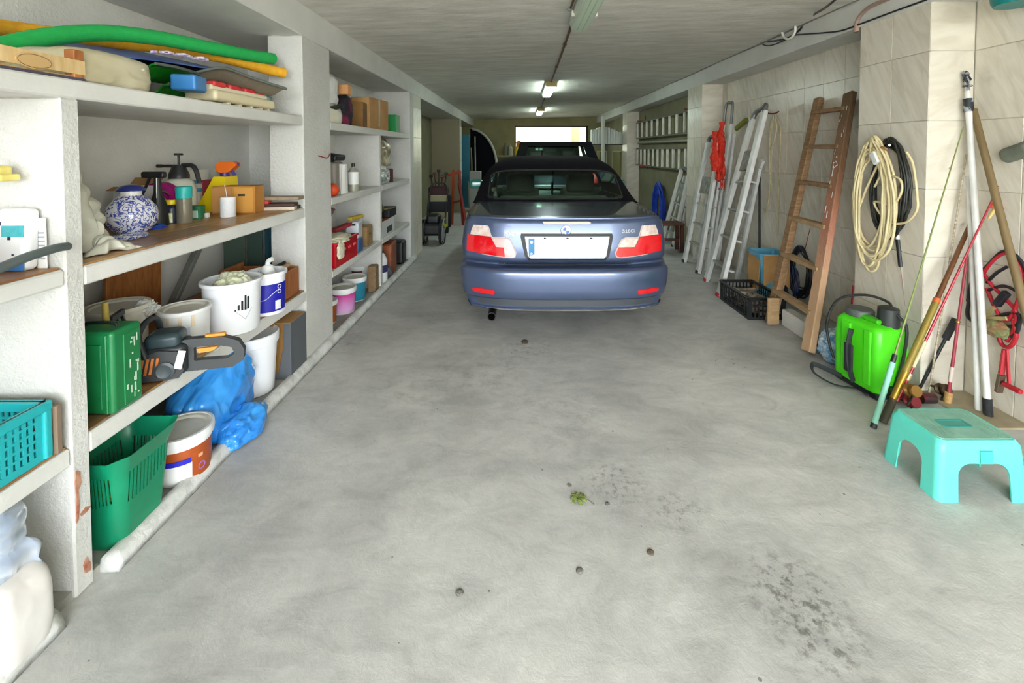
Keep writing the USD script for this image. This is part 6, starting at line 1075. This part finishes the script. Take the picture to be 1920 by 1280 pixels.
rod('fishing_rod', 'slim red fishing pole with a cork butt standing right of the black stick', (1776, 757), .0, (1813, 480), 2.74, .0095, .007, mat('dusky_red', '9c3440', .45), [('cork_butt', 0, .08, .02, mat('cork', 'c9a26a', .9, h2='b08850', sc=60.)), ('wrap', .15, .25, .0105, mat('pale_wrap', 'd9c4bd', .5)), ('wrap', .55, .56, .011, GLD)])
rod('fishing_rod', 'slim white and brass fishing rod behind the red one', (1742, 735), .02, (1812, 290), 2.80, .006, .0045, mat('pale_rod', 'cbbfa8', .45, h2='8d7c60', sc=14., stretch=(1, 1, 4)), [('reel', .03, 0, 0, mat('reel_brown', '5a4632', .4, .5))])
rod('walking_stick', 'black stick with a thick black grip standing by the green sprayer', (1724, 728), .02, (1792, 598), 2.77, .009, .009, BLACK, [('grip', .72, 1.0, .019, mat('ribbed_black', '202225', .7))], 'stick')
rod('cleaning_brush', 'thin pinkish rod with a black and white brush head leaning on the tiled pillar', (1712, 690), .12, (1686, 470), 3.02, .004, .004, mat('pinkish_rod', 'b59a92', .5), [('brush_head', .86, 1.10, .014, BLACK), ('tip', 1.10, 1.14, .012, WHITE)], 'brush')
p0 = az(1706, 762); single('tackle_clutter', 'maroon and black reel lying at the foot of the fishing rods', 'fishing reel', [rbox((p0[0] + .04, p0[1] + .06, .035), (.12, .08, .07), .03), cyl((p0[0] + .08, p0[1] + .02, .04), (p0[0] + .16, p0[1] + .02, .04), .03)], mat('reel_maroon2', '6d1a22', .4, h2='1c1c1e', sc=9.), 50)
single('red_strap', 'narrow red strap on the tiled pillar above the green sprayer', 'strap', [bar(ax(1597, 570, 2.50), ax(1600, 535, 2.51), .012, .006)], mat('red_webbing', '8f1c2c', .7))
# ================================================================ CEILING
MINT = mat('mint_diffuser', 'cfe0cb', .35, trans=.0, sss=0., coat=.3); GLOW = emitter('lit_diffuser', 'e9fff4', 14.0 * LAMP); HOUS = mat('lamp_housing', '8f958e', .5)
def lamp(lab, y0, y1, lit, x=.478):
    w = .085; t = thing('ceiling_lamp', lab, 'ceiling lamp', (x, (y0 + y1) / 2, cz(x) - .10)); L = (y1 - y0) / 2
    part(t, 'housing', rbox((0, 0, .075), (2 * w, 2 * L, .05), .012), HOUS if lit else mat('lamp_white', 'c9d6cb', .5), 50)
    pr = Polygon([(-w * .92, .06), (-w * .80, .015), (-w * .6, .002), (w * .6, .002), (w * .8, .015), (w * .92, .06)]); part(t, 'diffuser', ext(pr, 2 * L - .04, 'xz', -L + .02), GLOW if lit else MINT, 30)
    if lit: part(t, 'end_cap', bb((-w, -L - .004, .012), (w, -L + .016, .10), .006), mat('brass_cap', '9d8a50', .5))
    else:
        for s_ in (-1, 1): part(t, 'clip', bb((s_ * w - .012, L - .32, .03), (s_ * w + .012, L - .27, .075), .003), mat('lamp_clip', 'd9d6c8', .5))
        part(t, 'diffuser_rib', [tube([(a, -L + .03, .0015), (a, L - .03, .0015)], .004, 6, 1) for a in (-.02, .02)], mat('mint_rib', 'b6cfae', .35), kind='stuff')
    return t
lamp('unlit mint fluorescent fitting nearest the garage mouth', 2.48, 3.74, False)
lamp('lit fluorescent fitting above the blue car', 7.0, 8.3, True)
lamp('lit fluorescent fitting farthest down the garage', 11.3, 12.6, True, .52)
RST = mat('rust_brown_conduit', '6b4a35', .6)
tr_ = lambda x, y: (x, y, cz(x) - .012)
def conduit(lab, a, b, x0, x1):
    t = thing('conduit', lab, 'conduit', tr_(x0, a), world=True); part(t, 'pipe', tube([tr_(x0, a), tr_((x0 + x1) / 2 + .004, (a + b) / 2), tr_(x1, b)], .011, 8, 4), RST)
    for s in (.25, .62): p_ = np.array(tr_(x0 + (x1 - x0) * s, a + (b - a) * s)); part(t, 'clip', bx(p_, (.035, .02, .024), .003), RST)
conduit('brown conduit on the ceiling between the two nearest lamps', 3.74, 7.0, .43, .475); conduit('brown conduit on the ceiling between the two lit lamps', 8.3, 11.3, .478, .52)
t = thing('conduit', 'brown conduit on the ceiling beside the unlit lamp', 'conduit', tr_(.37, 3.0), world=True); part(t, 'pipe', tube([tr_(.36, 1.5), tr_(.372, 3.4)], .008, 8, 1), RST); part(t, 'cable_clip', bx(np.array(tr_(.372, 3.44)), (.03, .03, .02), .003), HOUS)
# cables on the right
KB = mat('black_cable', '1d1d24', .4)
bx_ = lambda x, y: ax(x, y, 2.492)
t = thing('cable', 'thin grey cable running along the corner of ceiling and right beam', 'cable', tuple(bx_(1420, 85)), world=True); part(t, 'cable', tube([(2.49, y, cz(2.49) - .006 - .004 * math.sin(y * 3)) for y in np.arange(3.4, 12, .5)], .006, 6, 3), mat('grey_cable', '8a877e', .6))
t = thing('cable', 'black cable sagging along the right beam to the pillar corner', 'cable', tuple(bx_(1500, 62)), world=True); part(t, 'cable', tube([bx_(1422, 78), bx_(1440, 86), bx_(1470, 76), bx_(1490, 66), bx_(1540, 62), bx_(1575, 58), bx_(1610, 46), bx_(1680, 20), bx_(1738, -1)], .006, 8, 6), KB)
t = thing('cable', 'black cable dropping from the ceiling to the white hook', 'cable', tuple(bx_(1540, 20)), world=True); part(t, 'cable', tube([az(1572, -6, 2.56), az(1548, 14, 2.56), bx_(1517, 34), bx_(1500, 55), bx_(1484, 68), bx_(1462, 75), bx_(1440, 78)], .0085, 8, 6), KB); part(t, 'clip', tube([bx_(1553, 10), bx_(1557, 17), bx_(1562, 19)], .005, 6, 4), KB)
t = thing('hook', 'white J-shaped hook holding the cables at the ceiling', 'hook', tuple(bx_(1490, 50)), world=True); part(t, 'hook', tube([ax(1476, 37, 2.47), ax(1488, 38, 2.46), ax(1491, 48, 2.46), ax(1490, 62, 2.46), ax(1480, 73, 2.46), ax(1470, 70, 2.46), ax(1466, 58, 2.46)], .011, 10, 6), mat('white_hook', 'e4e1d6', .5)); part(t, 'tip', tf(trimesh.creation.icosphere(2, .014), ax(1466, 57, 2.46)), KB, True)
t = thing('pipe', 'pinkish brown plastic pipe curving down to the pillar top', 'pipe', tuple(bx_(1610, 40)), world=True); part(t, 'pipe', tube([bx_(1606, 57), bx_(1606, 44), bx_(1613, 30), bx_(1630, 14), bx_(1660, 0), bx_(1690, -12)], .014, 10, 6), mat('pink_brown_pipe', 'a08778', .5)); part(t, 'elbow', cyl(bx_(1606, 60), bx_(1606, 50), .017), mat('pink_brown_pipe', 'a08778', .5))
t = thing('wire_hook', 'rusty bent wire hook on the white column', 'hook', tuple(ax(605, 293, -1.49)), world=True); part(t, 'wire', tube([ax(597, 292, -1.497), ax(604, 294, -1.485), ax(613, 296, -1.47), ax(617, 292, -1.47), ax(618, 288, -1.47)], .0045, 8, 5), mat('rust_red', '8f3a2e', .7))
# ================================================================ FAR DOWN THE GARAGE
# ladders hung on the right wall
OAL = mat('oxidised_aluminium', 'e3e0d4', .5, .0, h2='cbc7b8', sc=9.)
def hung(lab, z0, z1, y0, y1, n, x=2.70):
    t = thing('extension_ladder', lab, 'ladder', (x, (y0 + y1) / 2, z0), world=True)
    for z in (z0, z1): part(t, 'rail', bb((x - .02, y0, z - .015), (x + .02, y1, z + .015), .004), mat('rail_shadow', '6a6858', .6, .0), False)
    for y in np.linspace(y0 + .12, y1 - .12, n): part(t, 'rung', bb((x - .035, y - .03, z0 + .012), (x + .0, y + .03, z1 - .012), .006), OAL, False)
    return t
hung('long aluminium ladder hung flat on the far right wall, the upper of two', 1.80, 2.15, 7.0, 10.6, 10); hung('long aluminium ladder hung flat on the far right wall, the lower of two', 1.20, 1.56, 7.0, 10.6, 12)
for i, (y, z, lab) in enumerate(((7.3, 2.175, 'red wall bracket holding the near end of the upper hung ladder'), (10.2, 2.175, 'red wall bracket holding the far end of the upper hung ladder'), (7.6, 1.175, 'red wall bracket under the near end of the lower hung ladder'), (10.0, 1.175, 'red wall bracket under the far end of the lower hung ladder'))):
    single('wall_bracket', lab, 'bracket', [bar((2.79, y, z), (2.60, y, z), .025, .02), bar((2.785, y, z - .05), (2.785, y, z + .12), .025, .015)], mat('bracket_red', '8f2f28', .6), False)
single('pole', 'grey pole lying on brackets between the two hung ladders', 'pole', cyl((2.72, 7.0, 1.685), (2.72, 10.5, 1.70), .03), mat('pole_dull', '8d8a78', .5), 40)
sh_ = thing('white_pole', 'white post standing before the far shelf of white boards', 'post', (2.02, 11.15, 0)); part(sh_, 'post', cyl((0, 0, 0), (0, 0, 2.35), .045, n=18), mat('post_white', 'd2d3c8', .5), 45)
t = thing('wall_shelf', 'dark shelf board carrying upright white boards near the rear', 'shelf', (2.22, 11.5, 1.66)); part(t, 'board', bb((-.46, -.14, 0), (.57, .14, .02)), mat('shelf_dark', '3b3d38', .6)); part(t, 'bracket', bb((.50, -.1, -.12), (.575, .1, 0)), mat('shelf_dark', '3b3d38', .6))
FIL = mat('pale_board', 'd4d8cf', .6)
ORD_ = ('leftmost', 'second from the left', 'third from the left', 'fourth from the left', 'fifth from the left', 'sixth from the left', 'sixth from the right', 'fifth from the right', 'fourth from the right', 'third from the right', 'second from the right', 'rightmost')
for k in range(12):
    h = (.36, .37, .40, .42, .43, .43, .41, .39, .36, .33, .30, .28)[k]; single('white_board', f'white upright board, {ORD_[k]} in the packed row on the far shelf', 'board', bb((1.78 + .066 * k, 11.40 - .004 * (k % 3), 1.68), (1.78 + .066 * k + .06, 11.6, 1.68 + h), .004), FIL, False, group='white boards on the far shelf')
single('white_board', 'white board leaning apart at the right end of the far shelf', 'board', tf(bb((-.02, -.1, 0), (.05, .1, .5), .004), (2.655, 11.5, 1.68), ry=.10), FIL, False)
for i, (x, lab) in enumerate(((2.0, 'olive-paned frame leaning under the far shelf, left one'), (2.38, 'olive-paned frame leaning under the far shelf, right one'))):
    t = thing('window_sash', lab, 'window sash', (x, 11.3, 0)); fr = mat('sash_pale', 'b9bba6', .6); a_, h = .11, 1.5
    part(t, 'frame', [bar((-a_, 0, 0), (-a_ + .04, .12, h), .03, .03), bar((a_, 0, 0), (a_ + .04, .12, h), .03, .03), bar((-a_ + .03, .12, h), (a_ + .05, .12, h), .03, .03), bar((-a_, 0, .02), (a_, 0, .02), .03, .03)], fr, False); part(t, 'pane', tf(bb((-a_, -.004, .02), (a_, .004, h)), (.02, .06, 0), rx=-.08 if False else 0), mat('olive_pane', '6b6a20', .3), False)
# rear: jacket, dark tarpaulin dome, oddments
jk = thing('rain_jacket', 'yellow rain jacket with an orange hood hanging at the left of the rear window', 'jacket', tuple(ay(974, 285, 14.5)), world=True); c = ay(974, 292, 14.5); part(jk, 'coat', blob(c + (0, 0, -.1), (.15, .12, .42), .15, 2., 81, 4, .9, 3.), mat('rain_yellow', 'f0d21c', .5), 60); part(jk, 'hood', blob(c + (-.02, -.03, .28), (.09, .10, .20), .15, 2., 82, 4, .5), mat('rain_orange', 'e88a2c', .5), 60); part(jk, 'hanger', cyl(c + (0, .02, .4), c + (0, .5, .42), .01), DARK)
for k, (x, h, lab) in enumerate(((948, .4, 'grey canister on the rear wall ledge, leftmost'), (957, .34, 'pale canister on the rear wall ledge next to the yellow jacket'))):
    p = ay(x, 291, 14.7); single('canister', lab, 'canister', lathe([(0, 0), (.07, 0), (.075, .02), (.075, h * .7), (.03, h * .85), (.03, h), (0, h)], 20, p), mat(f'canister_{k}', ['6f725f', 'a9ab9a'][k], .5))
single('ledge', 'olive ledge along the rear wall under the canisters', 'ledge', bb((-1.3, 14.4, ay(948, 291, 14.7)[2] - .05), (wx0 - .05, 15.0, ay(948, 291, 14.7)[2]), .005), REAR, False)
td = thing('tyre_cover', 'big dark dome with a pale curved rim standing in front of the rear wall', 'cover', (-.98, 13.2, 0)); n_ = 24
dome = [(x, z) for x, z in [(-.42, 0)] + [(-.30 + .62 * math.sin(a) - .12 * (1 - a / (math.pi / 2)), 1.15 + .98 * math.cos(a)) for a in np.linspace(0, math.pi / 2, n_)] + [(.32, 0)]]
part(td, 'cover', ext(Polygon(dome), .5, 'xz', -.25), mat('night_black', '0b0c10', .95, spec=.1), 40); part(td, 'rim', tube([(x + .0, -.26, z) for x, z in dome[2:-1]], .035, 8, 2), mat('rim_pale', '9a978e', .5))
# left recess: golf bag, trolley, trestle, boards
gb_ = thing('golf_bag', 'black and beige golf bag standing in the left recess', 'golf bag', (-1.52, 8.55, 0), rz=.1); BEI = mat('beige_canvas', '9a9272', .8); NVY = mat('night_navy', '15141c', .7)
for nm, z0, z1, m_, r in (('base', 0, .12, NVY, .185), ('panel', .12, .40, BEI, .18), ('band', .40, .58, NVY, .187), ('panel', .58, .70, BEI, .18), ('collar', .70, .84, mat('maroon_cloth', '3a1a1c', .7), .175)): part(gb_, nm, rbox((0, 0, (z0 + z1) / 2), (2 * r, 2 * r, z1 - z0 + .03), .03), m_, 50)
part(gb_, 'side_pocket', rbox((.19, -.02, .40), (.09, .26, .6), .04), NVY, 60); part(gb_, 'strap', tube([(-.15, -.18, .70), (-.16, -.26, .5), (-.1, -.24, .25)], .02, 8, 4), NVY)
for k in range(5): part(gb_, 'club', [cyl((-.1 + .05 * k, .02 * (-1) ** k, .8), (-.14 + .07 * k, .03 * (-1) ** k, 1.02 + .05 * (k % 3)), .012), rbox((-.14 + .07 * k, .03 * (-1) ** k, 1.04 + .05 * (k % 3)), (.07, .05, .05), .018)], mat('club_maroon', '5a2018', .5) if k % 2 else DARK)
mw = thing('push_mower', 'black wheeled garden machine at the mouth of the left recess', 'garden machine', (-1.27, 7.45, 0))
wheel(mw, .0, .0, 1, .19, .06, mat('hub_grey', '8d9094', .5)); wheel(mw, -.3, .05, 1, .19, .06, mat('hub_grey', '8d9094', .5))
part(mw, 'housing', rbox((-.15, .1, .24), (.34, .42, .20), .06), DARK, 60); part(mw, 'engine', rbox((-.15, .08, .40), (.22, .24, .16), .05), mat('engine_black', '202226', .4), 60); part(mw, 'fuel_cap', cyl((.03, -.02, .30), (.06, -.04, .30), .035), mat('lime_cap', 'a8a83a', .5)); part(mw, 'fender', tube([(.03, -.18, .08), (.035, -.2, .25), (.035, -.08, .38), (.03, .08, .40)], .012, 8, 5), mat('fender_grey', '9a9a9a', .4, .5)); part(mw, 'handle', tube([(-.3, .25, .3), (-.3, .55, .85), (-.15, .6, .95), (.0, .55, .85), (.0, .25, .3)], .013, 8, 5), DARK)
tr = thing('trestle', 'orange-red folded trestle leaning on the dun cross wall', 'trestle', (-1.28, 9.4, 0)); ORD = mat('trestle_orange', 'a8401c', .6); ORR = mat('trestle_red', '8a2a22', .6)
part(tr, 'leg', bar((-.12, 0, 0), (-.10, .10, 1.12), .05, .04), ORD); part(tr, 'leg', bar((.12, -.1, 0), (.02, .10, 1.12), .05, .04), ORR); part(tr, 'leg', bar((.20, -.2, 0), (.02, .05, .85), .05, .04), ORR); part(tr, 'top_bar', bar((-.22, .1, 1.02), (.06, .1, 1.08), .05, .05), ORD); part(tr, 'brace', bar((-.11, .02, .45), (.09, .0, .5), .03, .04), ORR)
single('blue_board', 'petrol-blue board leaning at the end of the dun wall', 'board', tf(bb((-.11, -.02, 0), (.11, .02, 1.95), .004), (-1.45, 12.2, 0), rx=.04), mat('board_petrol', '1f6f86', .6), False)
for k in range(3): single('thin_pole', ('grey pole leaning left of the blue board', 'grey pole leaning in the middle before the blue board', 'grey pole leaning right of the blue board')[k], 'pole', cyl((-1.32 + .1 * k, 11.9 - .1 * k, .02), (-1.42 + .1 * k, 12.4, 1.3 + .3 * k), .018), mat('pole_dull', '8d8a78', .5))
single('white_box', 'white box with a dark stripe beside the black soft top', 'box', [bb((-1.25, 11.3, 0), (-.98, 11.7, 1.0), .01)], mat('box_dull_white', 'a3a49c', .6), False)
bnch = thing('red_bench', 'small reddish brown bench behind the aluminium stepladders', 'bench', (2.20, 6.92, 0)); RB_ = mat('bench_red_brown', '5d3226', .7, h2='46261d', sc=6.)
part(bnch, 'seat', bb((-.28, -.14, .40), (.25, .16, .435), .005), RB_, False)
for sx in (-1, 1):
    for sy in (-1, 1): part(bnch, 'leg', bb((sx * .22 - .025, sy * .11 - .025, 0), (sx * .22 + .025, sy * .11 + .025, .40), .004), RB_, False)
part(bnch, 'stretcher', bb((-.2, -.015, .15), (.2, .015, .19)), RB_, False)
# ================================================================ ON THE FLOOR
g = az(1085, 936); rg = random.Random(9); tuft = thing('grass_tuft', 'small green tuft of grass lying on the concrete', 'grass', tuple(g), world=True)
part(tuft, 'blades', [tube([g + (rg.uniform(-.012, .012), rg.uniform(-.012, .012), .003), g + (.02 * math.cos(a), .02 * math.sin(a), .012), g + (.036 * math.cos(a + .3), .036 * math.sin(a + .3), .004)], .0022, 5, 3) for a in [rg.uniform(0, 6.28) for _ in range(26)]], mat('grass_green', '5a6a2a', .8, h2='7d8a44', sc=60.), kind='stuff')
part(tuft, 'stem', tube([g, g + (.035, -.004, .004), (g + (.062, -.03, .003))], .0016, 5, 3), mat('stem_brown', '6f675a', .8))
for i, (x, y, r, lab) in enumerate(((984, 641, .028, 'dry brown leaf on the floor behind the car'), (862, 1112, .014, 'dark round pellet on the floor at the bottom left of centre'), (1087, 1071, .014, 'dark round pellet on the floor at the bottom centre'), (1220, 1036, .014, 'brownish pellet on the floor right of the bottom centre'), (1068, 910, .010, 'small grey pebble left of the grass tuft'), (1139, 945, .010, 'small grey pebble right of the grass tuft'))):
    q = az(x, y); single('dry_leaf' if i == 0 else 'pebble', lab, 'leaf' if i == 0 else 'pebble', blob(q, (r, r * (1.5 if i == 0 else 1), .008 if i == 0 else r * .6), .25, 2., 90 + i, 3, .4), mat('leaf_brown', '5d5246', .9) if i in (0, 3) else mat('pebble_grey', '6b6962', .9), 60)
